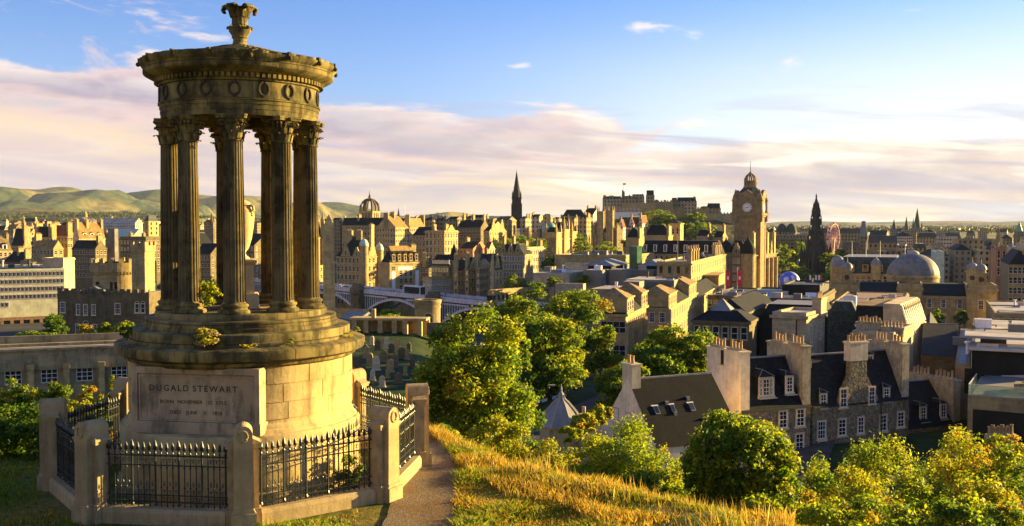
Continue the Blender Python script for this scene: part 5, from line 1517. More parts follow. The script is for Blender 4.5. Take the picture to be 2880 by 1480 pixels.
car((-117.5, 284, zr), R(4), 'silver_paint', 'silver car parked right of the red car below the office block', 'cars below the office block')
car((-112.5, 285, zr), R(4), 'white_paint', 'white car at the right end of the parked row by the dark tree', 'cars below the office block')
for i, (x, y, c, nm) in enumerate(((-20,-2.5,'dark_paint','dark'),(-6,2.4,'silver_paint','silver'),(8,-2.5,'white_paint','white'),(19,-2.4,'red_paint','red'),(-33,2.4,'white_paint','pale'))):
    q, a = bpt(x, y); car(q, a, c, f'{nm} car driving over the arched bridge', 'cars on the arched bridge')
def bus(pos, rz, label, paint='white_paint', L=11.5, hgt=3.0, group=None, low='white_paint'):
    t = thing('bus', label, 'bus', pos, rz, group)
    b = MB(); b.m = 0; b.prismx([(-1.25,.35),(1.25,.35),(1.25,hgt-.25),(1.05,hgt),(-1.05,hgt),(-1.25,hgt-.25)], -L/2, L/2)
    b.build('body', MAT[paint], t)
    g = MB()
    for s in (-1,1):
        g.box(-L/2+.5, L/2-.5, *sorted((s*1.251, s*1.265)), 1.15, hgt-.5)
    g.box(L/2, L/2+.02, -1.1, 1.1, 1.0, hgt-.35); g.box(-L/2-.02, -L/2, -1.0, 1.0, 1.4, hgt-.5); g.build('window_band', MAT['glass'], t)
    for xa, xb in ((-L/2+1.2,-L/2+2.6),(L/2-3.2,L/2-2.0)): h = MB(); h.box(xa,xb,-.5,.5,hgt,hgt+.07); h.build('roof_hatch', MAT['dark_paint'], t)
    for x in (-L/2+2.6, L/2-2.4):
        for y in (-1.1,1.1):
            w = MB(); w.T = Matrix.Translation((x,y,.5)) @ Matrix.Rotation(math.pi/2,4,'X'); w.cyl(0,0,-.16,.16,.5,n=16); w.build('wheel', MAT['tyre'], t)
    return t
q, a = bpt(36, -2.6); bus(q, a, 'pale bus crossing the arched bridge, right of the stone pier', 'silver_paint', 12, 4.2)
# street below the trees, with a coach
zr2 = -22.3
street('road', [(-6,92,zr2),(26,84,zr2),(44,128,zr2),(40,190,zr2-2.5),(30,190,zr2-2.5),(12,132,zr2)], 'asphalt', dz=.25)
bus(at(1520,1140,130), R(58), 'white-roofed coach with dark windows on the shaded street below the trees', 'white_paint', 9.5, 2.9)
p = at(1585, 1150, 112); g = gz(p.x,112)+.2
t = thing('street_lamp', 'curved-arm street lamp above the shaded street beside the coach', 'lamp', (p.x, 112, g))
hp = at(1585,1085,112).z - g
b = MB(); b.cyl(0,0,0,1.2,.12,.1,8); b.tube([(0,0,1.0),(0,0,hp-.9),(-.1,0,hp-.4),(-.5,0,hp-.05),(-1.1,0,hp+.05)],.05,6); b.build('post', MAT['timber_dark'], t)
b = MB(); b.prism([(-1.9,hp),(-1.0,hp-.03),(-.95,hp+.12),(-1.7,hp+.12)],-.14,.14); b.build('lamp_head', MAT['flat_pale'], t)
# railing wall across the street
b = MB()
b.box(-20,20,-.15,.15,0,.9)
for k in range(100): b.box(-20+k*.4,-20+k*.4+.06,-.03,.03,.9,2.4)
b.box(-20,20,-.05,.05,2.3,2.38)
p = at(1590,1110,150); o = b.build('railed_wall', MAT['ashlar_dark'], None, loc=(p.x,150,gz(p.x,150)-.3), rotz=R(34)); tag(o, 'dark railed boundary wall behind the coach in deep shade', 'wall')
# ogee-roofed turret house
Y = 86; p = at(1578, 1235, Y); g = p.z - 3
t = thing('ogee_pavilion', 'little pavilion with a pale ribbed ogee roof and finial, among yellow leaves', 'pavilion', (p.x, Y, g), R(20))
def zz(py): return at(1578, py, Y).z - g
b = MB(); b.cyl(0,0,0,zz(1196),2.0,n=8); b.cyl(0,0,zz(1196),zz(1190),2.25,n=8); b.build('wall', MAT['render_grey'], t)
prof = [(2.3,zz(1192)),(1.75,zz(1172)),(1.25,zz(1152)),(.75,zz(1134)),(.34,zz(1122)),(.26,zz(1112)),(.30,zz(1110)),(.22,zz(1106)),(.10,zz(1100)),(.13,zz(1097)),(.03,zz(1080))]
b = MB(); b.lathe(prof, 8); b.build('roof', MAT['lead'], t)
b = MB()
for k in range(8): b.tube([(r*1.02*math.cos(k*math.pi/4), r*1.02*math.sin(k*math.pi/4), z+.02) for r, z in prof[:6]], .06, 5)
b.build('roof_rolls', MAT['flat_pale'], t)
b = MB(); b.cbox(1.3,-1.9,1.0,.8,0,zz(1158)); b.m = 1; b.cyl(1.3,-1.9,zz(1158),zz(1136),.17,n=10); b.build('chimney', [MAT['render_grey'], MAT['pot_clay']], t)

# ------------------------------------------------------------------ centre: buildings on the ridge, near to far
# hotel block with green domed turrets
B = bld('gabled sandstone hotel with two pale green domed turrets behind the bridge', 946, 1022, 1068, 722, 480, 205, 'ashlar_brown', 'hip', 'slate', rh=11, fl=6, fh=4, nF=7, nR=4, win=(1.2,2.3), kind='sashdark', zb=-50, string=3, ch=[(.25,.4,3.2,1.4,12.5,5,'ashlar_brown'),(.6,.4,3,1.4,12.5,5)], D=None or 18)
tr = 7.2*pxm(480)*1.0
turret(B, .2, .2, 2.1, 0, B.H+5.2, B.H+8.6, 'ashlar_brown', 'copper_pale'); turret(B, -.3, B.D, 2.0, 0, B.H+3.0, B.H+6.2, 'ashlar_gold', 'copper_pale')
gable_wall(B, 'R', .55, 7.0, B.H, 8.5, 'ashlar_gold', kind='sashdark', win=(1.2,2.4))
chimney(B, .97, .55, 1.4, 2.6, 15.5, 3, 'ashlar_gold')
gable_wall(B, 'F', .35, 5.5, B.H, 6.5, 'ashlar_brown', kind='sashdark', win=(1.2,2.2)); gable_wall(B, 'F', .75, 4.5, B.H, 5, 'ashlar_brown', kind='sashdark', win=(1.1,2.0))
B = bld('gothic sandstone tower with a pinnacled gable peeping out behind the obelisk', 868, 890, 908, 668, 500, 200, 'ashlar_gold', 'gy', 'slate', rh=8, fl=6, nR=2, nF=2, kind='sashdark', zb=-50)
church_spire('ornate slim stone belfry just left of the obelisk', 908, 596, 622, 700, 10, 505, 'ashlar_gold', 'ashlar_brown')
# yellow building hung with white banners
B = bld('golden corner building hung with white banners, ochre roof and five dormers', 1068, 1096, 1183, 742, 462, 222, 'ashlar_gold', 'flat', 'flat_dark', fl=0, zb=-50, par=.5, cornice=.5, string=0)
D_ = B.D
b = MB(); b.hip(-B.W, 0, 0, D_, B.H+.6, 5.2, 2.2, ov=-.4); b.m = 1; b.gable(-B.W+2.4, -2.4, 2.4, D_-2.4, B.H+5.8, 2.4, 'y', .6); b.build('roof', [MAT['slate'], MAT['tile_ochre']], B.t)
dormers(B, 'R', 5, 1.9, 3.6, .8, 'sashdark', 'slate', .06, .98, 'ashlar_gold')
s_ = B.H
for k in range(3):
    c = D_*(.36 + .155*k)
    for f in range(3): obj('window', winmesh('arch' if f == 0 else 'sashdark', 1.7, 2.1), B.t, (.003, c, s_-5.2-f*3.1), R(90))
for c in (.12,.88):
    for q in (-.6,.6): obj('window', winmesh('sashdark', .8, 1.9), B.t, (.003, D_*c+q, s_-2.3), R(90))
for c, w, z0, z1 in ((.115,.115,s_-12.6,s_-3.8),(.875,.115,s_-12.2,s_-3.6),(.49,.46,s_-3.2,s_-1.6)):
    b = MB(); b.box(.03,.10,D_*(c-w/2),D_*(c+w/2),z0,z1); o = b.build('banner', MAT['banner_white'], None, loc=B.t.location, rotz=B.t.rotation_euler.z)
    tag(o, {.115:'tall white banner on the left of the golden building front', .875:'tall white banner on the right of the golden building front', .49:'wide white banner across the top of the golden building front'}[c], 'banner', 'white banners on the golden building')
chimney(B, .5, .9, 1.6, 3, 8.5, 4)
# tall tenements on the ridge
bld('long dark-roofed tenement below the crown spire', 962, 1104, 1118, 634, 640, 200, 'ashlar_brown', 'gx', 'slate', rh=5, fl=6, nF=16, nR=2, win=(1.0,1.9), kind='far', zb=-48, D=16, ch=[(.3,.5,1.4,3.4,7,5),(.97,.5,1.4,3.4,8,5)])
bld('sunlit double-gabled tenement with ochre roof, tallest on the ridge', 1060, 1112, 1148, 640, 615, 205, 'ashlar_gold', 'gy', 'tile_ochre', rh=7, fl=8, fh=3.4, nF=7, nR=7, win=(.9,1.7), kind='far', zb=-48, ch=[(.5,.02,3.2,1.2,9,5),(.5,.5,3.2,1.2,9.5,5)])
bld('second sunlit tenement with ochre roof, right of the tallest one', 1138, 1152, 1196, 640, 640, 205, 'ashlar_gold', 'gy', 'tile_ochre', rh=6, fl=7, fh=3.4, nF=3, nR=8, win=(.9,1.7), kind='far', zb=-48, ch=[(.5,.03,3.2,1.2,8,5),(.5,.97,3.2,1.2,8,5)])
bld('shaded broad tenement left of the arcaded office block', 1160, 1204, 1240, 662, 585, 200, 'ashlar_brown', 'gx', 'slate', rh=5, fl=7, nF=5, nR=4, win=(1,1.8), kind='sashdark', zb=-48)
B = bld('tall sunlit office block with arched upper windows and pediment', 1196, 1250, 1288, 652, 545, 205, 'ashlar_gold', 'flat', 'flat_dark', fl=6, fh=4.0, nF=5, nR=5, win=(1.3,2.6), kind='arch', zb=-50, string=4, cornice=.5, ch=[(.1,.5,1.4,3,4,4),(.6,.7,1.4,3,4,4)])
gable_wall(B, 'R', .5, B.D*.7, B.H+.1, 4.5, 'ashlar_gold', crow=False)
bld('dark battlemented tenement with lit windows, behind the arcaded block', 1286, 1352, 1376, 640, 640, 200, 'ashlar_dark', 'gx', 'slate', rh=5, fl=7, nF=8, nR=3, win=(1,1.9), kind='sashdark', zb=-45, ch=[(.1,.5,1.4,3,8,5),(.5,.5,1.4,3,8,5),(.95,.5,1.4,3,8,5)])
B = bld('sunlit tenement with two pointed gables above the waverley trees'.replace('waverley ', 'station '), 1360, 1376, 1424, 650, 615, 205, 'ashlar_gold', 'gx', 'slate', rh=6, fl=7, nF=2, nR=7, win=(1,1.8), kind='sashdark', zb=-45)
gable_wall(B, 'R', .25, 8, B.H, 9, 'ashlar_gold', crow=False); gable_wall(B, 'R', .75, 8, B.H, 9, 'ashlar_gold', crow=False)
bld('pink-washed house with small windows under the ridge', 1292, 1330, 1372, 700, 560, 205, 'ashlar_red', 'gx', 'slate', rh=4, fl=4, nF=4, nR=3, win=(1,1.8), kind='sashdark', zb=-48, ch=[(.05,.5,1.4,3,6,4)])
bld('small cream house beside the pink-washed house', 1362, 1376, 1392, 700, 565, 205, 'ashlar_cream', 'gx', 'tile_red', rh=4, fl=4, nF=2, nR=2, kind='sashdark', zb=-48)
# crown steeple
p = at(1040, 640, 740); t = thing('crown_steeple', 'square church tower topped with an open stone crown of arched buttresses', 'steeple', (p.x, 740, -45), R(-22))
def zz(py): return at(1040, py, 740).z + 45
w = 21*pxm(740)
b = MB(); b.cbox(0,0,2*w,2*w,0,zz(596)); b.cbox(0,0,2.12*w,2.12*w,zz(600),zz(594)); b.cbox(0,0,2.06*w,2.06*w,zz(622),zz(619)); b.build('tower', MAT['ashlar_gold'], t)
for s in (-.5,0,.5):
    obj('belfry_opening', winmesh('slot', w*.26, 4.6), t, (s*w,-w-.01,zz(608))); obj('belfry_opening', winmesh('slot', w*.26, 4.6), t, (w+.01,s*w,zz(608)), R(90))
b = MB()
for k in range(8):
    a = k*math.pi/4; rr = w*(1.30 if k % 2 else .98)
    b.tube([(rr*math.cos(a)*f, rr*math.sin(a)*f, zz(py)) for f, py in ((.97,594),(.93,582),(.78,571),(.52,564),(.2,560))], .95, 5, .7)
    pinn(b, rr*math.cos(a)*.97, rr*math.sin(a)*.97, .5, zz(596), zz(583), zz(572))
b.lathe([(1.3,zz(566)),(1.5,zz(562)),(1.1,zz(559)),(.9,zz(554)),(1.0,zz(553)),(.35,zz(547)),(.12,zz(540)),(.08,zz(534))],8)
b.build('crown', MAT['ashlar_dark'], t)
church_spire('needle-thin dark spire right of the crown steeple', 1121, 584, 606, 640, 7, 900, 'soot_stone', pin=False)
for px, pyt, pyb, nm in ((1140,576,640,'white flagpole on the ridge right of the needle spire'),(1104,598,640,'short flagpole just left of the needle spire')):
    p = at(px, pyb, 700); b = MB(); b.cyl(0,0,-8,(pyb-pyt)*.25,.16,.1,6); o = b.build('flagpole', MAT['white_paint'], None, loc=p); tag(o, nm, 'flagpole')
# market street row, lower
bld('sunlit low block with glowing square windows below the arcaded building', 1190, 1214, 1272, 785, 440, 215, 'ashlar_gold', 'flat', 'flat_dark', fl=2, fh=3.2, nF=2, nR=6, win=(2.2,2.2), kind='lit', zb=-52)
B = bld('slate-roofed house with a line of white dormers beside the conical turret', 1214, 1262, 1290, 748, 450, 205, 'ashlar_brown', 'gx', 'slate', rh=5, fl=4, nF=6, nR=3, win=(1,1.9), kind='sashdark', zb=-52, dorm=[('F',5,1.6,2,.6,'slot','slate')])
turret(B, .2, B.D*.5, 2.3, 0, B.H+2.5, B.H+10.5, 'ashlar_brown', 'slate', 12, 'cone')
B = bld('narrow sunlit gabled house right of the conical turret', 1276, 1288, 1312, 762, 440, 205, 'ashlar_gold', 'gy', 'slate', rh=5, fl=4, nF=1, nR=3, win=(1,1.9), kind='sashdark', zb=-52, ch=[(.5,.05,2,1,7,4)])
B = bld('sunlit gabled house with tall stacks left of the four-floor block', 1308, 1318, 1346, 756, 435, 205, 'ashlar_gold', 'gx', 'slate', rh=5, fl=5, nF=1, nR=4, win=(1,1.9), kind='sashdark', zb=-52, ch=[(.5,.05,1,2.4,7,4),(.5,.95,1,2.4,7,4)])
gable_wall(B, 'R', .5, 5, B.H, 5.5, 'ashlar_gold', kind='sashdark')
B = bld('pale sunlit four-floor block with regular windows above the station', 1340, 1348, 1384, 752, 430, 205, 'ashlar_cream', 'gx', 'tile_ochre', rh=3.5, fl=5, fh=3.2, nF=1, nR=7, win=(.9,1.7), kind='sashdark', zb=-52, ch=[(.5,.03,1,2.4,5.5,4)])
B = bld('gothic gabled front with pinnacles right of the four-floor block', 1378, 1386, 1412, 760, 425, 205, 'ashlar_gold', 'gy', 'slate', rh=6, fl=4, nF=1, nR=3, win=(1,2.2), kind='arch', zb=-52)
gable_wall(B, 'R', .5, B.D*.7, B.H, 8, 'ashlar_gold', crow=False)
b = MB(); pinn(b, 0,0,.5,0,B.H+3,B.H+8); pinn(b, 0,B.D,.5,0,B.H+3,B.H+8); b.build('pinnacle', MAT['ashlar_gold'], B.t)
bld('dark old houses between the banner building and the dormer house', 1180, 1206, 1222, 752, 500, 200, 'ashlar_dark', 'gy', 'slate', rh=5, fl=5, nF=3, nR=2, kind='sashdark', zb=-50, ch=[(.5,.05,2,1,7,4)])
bld('brown slate-roofed house between the pink-washed house and the gothic front', 1320, 1378, 1420, 738, 480, 205, 'ashlar_brown', 'gx', 'slate', rh=4, fl=4, nF=5, nR=3, kind='sashdark', zb=-50, ch=[(.5,.5,1,2.4,6,4)])
# curved corner block by the station
B = bld('shaded curved tenement with thin gables above the station wall', 1402, 1470, 1500, 716, 440, 200, 'ashlar_brown', 'mansard', 'slate', rh=4.5, fl=5, fh=3.6, nF=9, nR=4, win=(1,2), kind='sash', zb=-52, ch=[(.1,.3,1,2.4,8,4),(.5,.3,1,2.4,8,4)])
for c in (.2,.5,.8): gable_wall(B, 'F', c, 4, B.H, 6, 'ashlar_brown', kind='sashdark', crow=False)
bld('sunlit pale corner block with an iron-crested roof, right of the curved tenement', 1470, 1480, 1530, 700, 450, 205, 'ashlar_cream', 'flat', 'flat_dark', fl=6, fh=3.4, nF=1, nR=8, win=(1,1.8), kind='sashdark', zb=-52, string=3, cornice=.5, ch=[(.5,.1,1,2.4,3.5,4),(.5,.9,1,2.4,3.5,4)])
bld('long low sunlit stone parapet building above the tracks', 1372, 1384, 1545, 824, 340, 214, 'ashlar_gold', 'flat', 'flat_pale', fl=1, fh=4, nF=6, nR=14, win=(1.2,1.8), kind='slot', zb=-50, par=.9)
bld('grey ridged glass station roof below the bridge arch', 955, 1010, 1062, 898, 330, 205, 'flat_grey', 'gx', 'lead', rh=2, zb=-50, cornice=0, D=24)
B = bld('low golden-walled viaduct under the left bridge arch', 860, 1036, 1040, 878, 385, 205, 'ashlar_gold', 'flat', 'asphalt', zb=-50, par=1.0, cornice=.4, D=10)
# ------------------------------------------------------------------ bank palace with green dome
B = bld('big sandstone bank palace with pavilion towers on its sunlit side', 1450, 1560, 1618, 672, 610, 203, 'ashlar_brown', 'flat', 'slate', fl=5, fh=4.6, nF=11, nR=5, win=(1.4,2.8), kind='sashdark', zb=-48, string=4, cornice=.6, kR='arch')
b = MB(); D_ = B.D
for y0, y1, hh in ((0,D_*.24,9),(D_*.38,D_*.62,13),(D_*.76,D_,10)):
    b.box(-6, 1.2, y0, y1, 0, B.H+hh*.45); b.box(-6.3,1.5,y0-.3,y1+.3,B.H+hh*.45-.6,B.H+hh*.45)
    for x in (-5.6,.8):
        for y in (y0+.4,y1-.4): pinn(b, x, y, .5, B.H, B.H+hh*.7, B.H+hh*1.1)
b.build('pavilion', MAT['ashlar_gold'], B.t)
b = MB()
for y0, y1, hh in ((0,D_*.24,9),(D_*.38,D_*.62,13),(D_*.76,D_,10)): b.hip(-6,1.2,y0,y1,B.H+hh*.45,hh*.35,1.6,ov=-.5)
b.build('pavilion_roof', MAT['slate'], B.t)
turret(B, -B.W*.26, 9, 4.4, B.H-2, B.H+4.2, B.H+10.5, 'ashlar_gold', 'copper', 24, nm='domed_lantern', fin=3.2)
turret(B, -B.W*.26, 9, 1.1, B.H+9.8, B.H+13.4, B.H+15.2, 'ashlar_gold', 'copper', 12, nm='cupola', fin=1.0)
for c in (.2,.5): gable_wall(B, 'F', c, 7, B.H, 5, 'ashlar_brown', crow=False)
chimney(B, .05, .5, 1.6, 3.6, 7, 5); chimney(B, .45, .3, 1.6, 3.6, 6, 5)
for i, (px, py, w, Y, s) in enumerate(((1470,700,60,540,31),(1428,712,70,520,32),(1520,712,46,535,33))):
    ptree('tree', ('dark tree before the shaded side of the bank palace','tree in shade left of the bank palace, above the curved tenement','small tree at the foot of the bank palace')[i], 'tree', px, py-44, py+4, w*1.3, Y, 1500, .75, *G1, seed=s, clumps=26, group='trees round the bank palace')
for i, (px, py0, py1, w, Y, s, nm) in enumerate(((1636,652,722,64,600,35,'tall rounded tree just right of the bank palace towers'),(1706,676,716,96,640,36,'broad bushy tree below the twin gothic towers'),(1770,668,700,60,660,37,'bright tree right of the broad bushy tree'),(1565,714,770,66,420,38,'yellowish tree beside the mall roofs, left of them'),(1540,724,770,40,425,39,'dark tree left of the yellowish mall tree'),(1600,722,760,40,430,40,'small roof-garden tree by the low cream wall'))):
    ptree('tree', nm, 'tree', px, py0, py1, w, Y, 2200, .7, *G1, seed=s, clumps=30, group='trees along the valley')
# the spire of the hub
church_spire('very tall soot-dark gothic spire, highest on the old town ridge', 1453, 480, 556, 616, 27, 860, 'soot_stone')
q = at(1453, 600, 858); b = MB()
for sx in (-1,1):
    for zz_, r_ in ((9,.8),(15,.6)): pinn(b, sx*3.6, -3.6, r_, -10, zz_, zz_+5)
row('left of the tall dark spire', 'roofs along the ridge', 1190, 1440, 42, (618, 616), 820, ['far_brown','far_gold','far_dark'], [('gx','slate'),('flat','flat_dark'),('gy','slate'),('hip','slate')], 11, jit=5)
row('right of the tall dark spire', 'roofs along the ridge', 1462, 1640, 36, (612, 616), 830, ['far_brown','far_gold','far_cream'], [('gx','slate'),('hip','slate'),('gy','slate')], 12, jit=5)
row('behind the crown steeple', 'roofs along the ridge', 905, 1190, 40, (622, 620), 900, ['far_brown','far_gold','far_dark'], [('gx','slate'),('gy','slate')], 13, jit=4)
bld('whitewashed house with black gables below the castle', 1640, 1668, 1690, 604, 880, 205, 'far_white', 'gx', 'slate', rh=6, ch=[(.1,.5,1.4,3,8,3),(.9,.5,1.4,3,8,3)])
bld('long dark-roofed shed with dormer lights left of the whitewashed house', 1580, 1640, 1648, 608, 890, 205, 'far_grey', 'mansard', 'slate', rh=6)
# twin gothic towers
B = bld('dark gothic college with two tall twin towers', 1664, 1728, 1752, 652, 720, 203, 'ashlar_dark', 'gx', 'slate', rh=5, fl=3, nF=6, nR=3, win=(1.2,2.8), kind='sashdark', zb=-42)
for x, y, zt in ((-3,0,592),(-10.5,1,594),(-15.5,0,632),(0,3,640)):
    b = MB(); z = at(1728, zt, 720).z + 42; w = 2.1 if zt < 600 else 1.3
    b.cbox(x, y, w*2, w*2, 0, z)
    for sx in (-1,1):
        for sy in (-1,1): pinn(b, x+sx*w, y+sy*w, .35, 0, z+.8, z+4)
    b.build('tower', MAT['ashlar_brown'], B.t)
b = MB()
for k in range(4): pinn(b, -6+k*2.2 - 14, -3, .4, 0, B.H-5, B.H-1)
b.build('pinnacle', MAT['ashlar_gold'], B.t)
# white and red gabled terrace
for i, (a, c, d, yt, Y) in enumerate(((1738,1752,1772,640,850),(1768,1782,1800,632,860),(1796,1806,1822,628,865))):
    B = bld(('left','middle','right')[i] + 'most of three white-walled red-roofed villas under the castle trees', a, c, d, yt, Y, 205, 'far_white', 'gy', 'tile_red', rh=7, zb=-40, fl=3, nF=2, nR=2, kind='slot', win=(1.2,1.8), ch=[(.5,.05,1.2,1.2,9,3)], group='white villas under the castle')
# ------------------------------------------------------------------ castle on its rock
def rock_mat():
    m, t, b = base_mat('crag', 0.95, 0.1)
    pos = t.new('ShaderNodeNewGeometry').outputs['Position']
    n1 = t.noise(pos, .03, 6, .65, .5); n2 = t.noise(pos, .14, 6, .7)
    c = t.mix(t.smooth(n2,.35,.65), (.055,.050,.036,1), (.15,.125,.08,1)); c = t.mix(t.smooth(n1,.48,.6), c, (.055,.075,.025,1))
    t.put(b.inputs['Base Color'], c); bp = t.new('ShaderNodeBump'); bp.inputs['Strength'].default_value = 1; bp.inputs['Distance'].default_value = 3
    t.l.new(n2, bp.inputs['Height']); t.l.new(bp.outputs[0], b.inputs['Normal'])
    return m
rock_mat()
hills('terrain', [(1600,668),(1660,640),(1694,606),(1830,604),(1900,600),(2000,606),(2060,612),(2096,622),(2112,650),(2150,690),(2220,720)], 1010, 120, 'crag', (7, .018), 12, 1590, 2240, 5)
Yc = 1000; k_c = pxm(Yc)
p = at(1770, 606, Yc); t = thing('castle', 'old castle of grey ranges and towers along the top of a crag', 'castle', (p.x, Yc, p.z-6), R(-6))
def cx(px): return (px-1770)*k_c
def cz(py): return (606-py)*k_c + 6
def cpart(nm, px0, px1, pyt, y0=0, dep=14, mat='far_dark', roof=None, teeth=False, pyb=None, extra=None):
    b = MB(); b.m = 0; z0 = -8 if pyb is None else cz(pyb)
    b.box(cx(px0), cx(px1), y0, y0+dep, z0, cz(pyt))
    if teeth: crenel(b, cx(px0), cx(px1), y0-.01, cz(pyt)-.01, .8, 1.6, 1.3)
    if roof: b.m = 1; b.gable(cx(px0)+.5, cx(px1)-.5, y0+1, y0+dep-1, cz(pyt), roof, 'x', 0)
    b.build(nm, [MAT[mat], MAT['slate']], t)
cpart('palace_block', 1695, 1748, 560, 0, 18, 'far_grey', roof=3, teeth=True); cpart('tower', 1697, 1704, 549, 2, 5); cpart('tower', 1713, 1726, 550, 4, 8)
cpart('great_range', 1748, 1796, 556, 4, 16, 'far_brown', roof=2, teeth=True); cpart('stair_tower', 1749, 1757, 538, 6, 5, teeth=True); cpart('curtain_wall', 1748, 1842, 572, -6, 8, 'ashlar_brown', teeth=True)
cpart('hall_range', 1778, 1812, 551, 6, 16, 'far_grey', roof=2, teeth=True); cpart('chimney_stack', 1768, 1772, 548, 6, 4); cpart('chimney_stack', 1794, 1798, 546, 8, 4); cpart('chimney_stack', 1806, 1809, 545, 8, 4); cpart('chimney_stack', 1735, 1739, 552, 5, 4); cpart('turret', 1842, 1850, 562, 1, 8); cpart('turret', 1866, 1872, 563, 1, 7); cpart('chimney_stack', 1916, 1919, 556, 10, 4); cpart('chimney_stack', 1934, 1937, 556, 10, 4); cpart('chimney_stack', 1950, 1955, 553, 10, 5); cpart('memorial_hall', 1817, 1840, 549, 2, 14, roof=5); cpart('wall', 1840, 1892, 568, 0, 12, 'ashlar_brown', teeth=True)
cpart('gatehouse', 1888, 1904, 562, 2, 9, roof=2); cpart('barrack', 1904, 1958, 566, 6, 14, 'far_grey', roof=4); cpart('lower_wall', 1880, 1990, 588, -8, 8, 'ashlar_brown', teeth=True)
cpart('bastion', 1922, 1944, 576, -12, 12, 'far_gold'); cpart('lit_house', 1988, 2024, 586, 4, 12, 'far_gold', roof=5); cpart('outer_wall', 1968, 2070, 602, -10, 8, 'ashlar_brown', teeth=True); cpart('end_tower', 2060, 2078, 590, 0, 12, roof=3)
for px, py in ((1706,552),(1714,558),(1706,572),(1714,572),(1746,563),(1760,566)):
    pass
b = MB(); b.cyl(cx(1752.5), 8, cz(540), cz(515), .22, .12, 6); b.build('flagpole', MAT['timber_dark'], t)
b = MB(); b.box(cx(1752.5)-.1, cx(1752.5)+2.6, 8, 8.1, cz(519), cz(515)); b.build('flag', MAT['blue_paint'], t)
# stands of the parade ground
p = at(1803, 604, 960); t = thing('grandstand', 'white scaffold grandstand with a red-topped rim, below the castle walls', 'grandstand', (p.x, 960, p.z-4), R(-8))
L = 76*pxm(960)
b = MB(); b.box(-L,0,0,8,0,6.2); b.m = 1
for k in range(20): b.box(-L+k*L/20,-L+k*L/20+.25,-.3,0,0,10.5)
b.box(-L,0,-.35,0,6.0,6.5); b.box(-L,0,-.35,0,3.0,3.3); b.build('frame', [MAT['banner_white'], MAT['white_paint']], t)
b = MB()
for k in range(20): b.prism([(-L+k*L/20+.3,6.5),(-L+(k+1)*L/20-.3,6.5),(-L+(k+.5)*L/20,11.5)],.2,2)
b.build('stand_backs', MAT['tile_red'], t)
for i, (px, py0, py1, w, s, nm) in enumerate(((1806,612,660,50,51,'rounded tree left of the castle-slope trees, below the grandstand'),(1842,582,640,64,52,'tallest tree on the slope under the dark castle hall'),(1868,616,676,60,53,'middle tree on the castle slope, beside the tallest one'),(1828,634,684,66,54,'broad tree low on the castle slope, above the mansard roof'),(1888,640,690,50,55,'low tree on the castle slope left of the arched bell turret'),(1874,598,640,40,56,'dark tree high under the lower castle wall'),(1926,604,650,44,57,'upright tree right of the bell turret top'),(1944,628,682,48,58,'tree behind the bell turret, low on the slope'),(1978,622,676,44,59,'isolated tree on bare crag right of the bell turret'),(1956,596,630,36,60,'round tree beside the sunlit bastion'),(1988,576,606,28,61,'dark round tree on the castle skyline'),(1740,616,640,40,62,'bush-like tree left under the grandstand'),(1770,610,636,40,63,'small tree directly under the grandstand'),(2010,650,684,40,64,'scrubby tree above the chimneyed roofs near the clock tower'))):
    ptree('tree', nm, 'tree', px, py0, py1, w*1.7, 900 if i != 10 else 1005, 1800, 1.2, *G1, seed=s, clumps=24, group='trees on the castle slope')
row('behind the castle-slope trees', 'roofs below the castle', 1690, 1900, 40, (686, 690), 760, ['far_brown','far_gold'], [('gx','slate'),('gy','slate')], 15, jit=5)

# ------------------------------------------------------------------ mall roofs and the street of the clock tower
B = bld('arched stone bell turret on a white base, right of the twin dark roofs', 1886, 1913, 1922, 628, 520, 203, 'ashlar_gold', 'hip', 'flat_dark', rh=1.2, fl=0, zb=-40, cornice=.5)
for q in (-.28,.28): obj('belfry_opening', winmesh('arch', 1.2, 2.8), B.t, (-B.W*(.5+q*.8), -.01, B.H-4.2))
obj('belfry_opening', winmesh('arch', .8, 2.6), B.t, (.01, B.D*.5, B.H-4.2), R(90))
b = MB(); b.box(-B.W-.3,.3,-.3,B.D+.3,B.H-16,B.H-9.5); b.build('base', MAT['render_white'], B.t)
for i, (a, c, d, yt) in enumerate(((1760,1796,1812,668),(1812,1880,1892,662))):
    bld(('slate-roofed block with yellow end walls left of the bell turret, broad one','dark glazed-roof block with a white roof truss before the bell turret')[i], a, c, d, yt, 500-i*10, 203, 'ashlar_gold', 'mansard', 'slate', rh=5, zb=-42, ch=[(.03,.3,1.2,5,4,6,'ashlar_gold'),(.97,.3,1.2,5,4.5,6,'ashlar_gold')])
B = bld('long mansard-roofed terrace with white dormers left of the clock tower hotel', 1795, 2034, 2044, 716, 440, 202, 'ashlar_brown', 'mansard', 'slate', rh=6, run=2.4, fl=2, nF=16, nR=2, win=(1.1,2.2), kind='sashdark', zb=-45)
dormers(B, 'F', 8, 1.5, 3.2, 1.0, 'slot', 'slate', .02, .98, 'white_paint')
for i, (a, c, d, yt, yb_) in enumerate(((1960,1990,2004,664,0),(2006,2030,2046,668,0))):
    bld(('stone house with iron stair behind the long mansard terrace','chimneyed stone house end left of the clock tower')[i], a, c, d, yt, 480, 203, 'ashlar_brown', 'gx', 'slate', rh=3, zb=-40, ch=[(.9,.5,1,2.6,6,4,'ashlar_gold')])
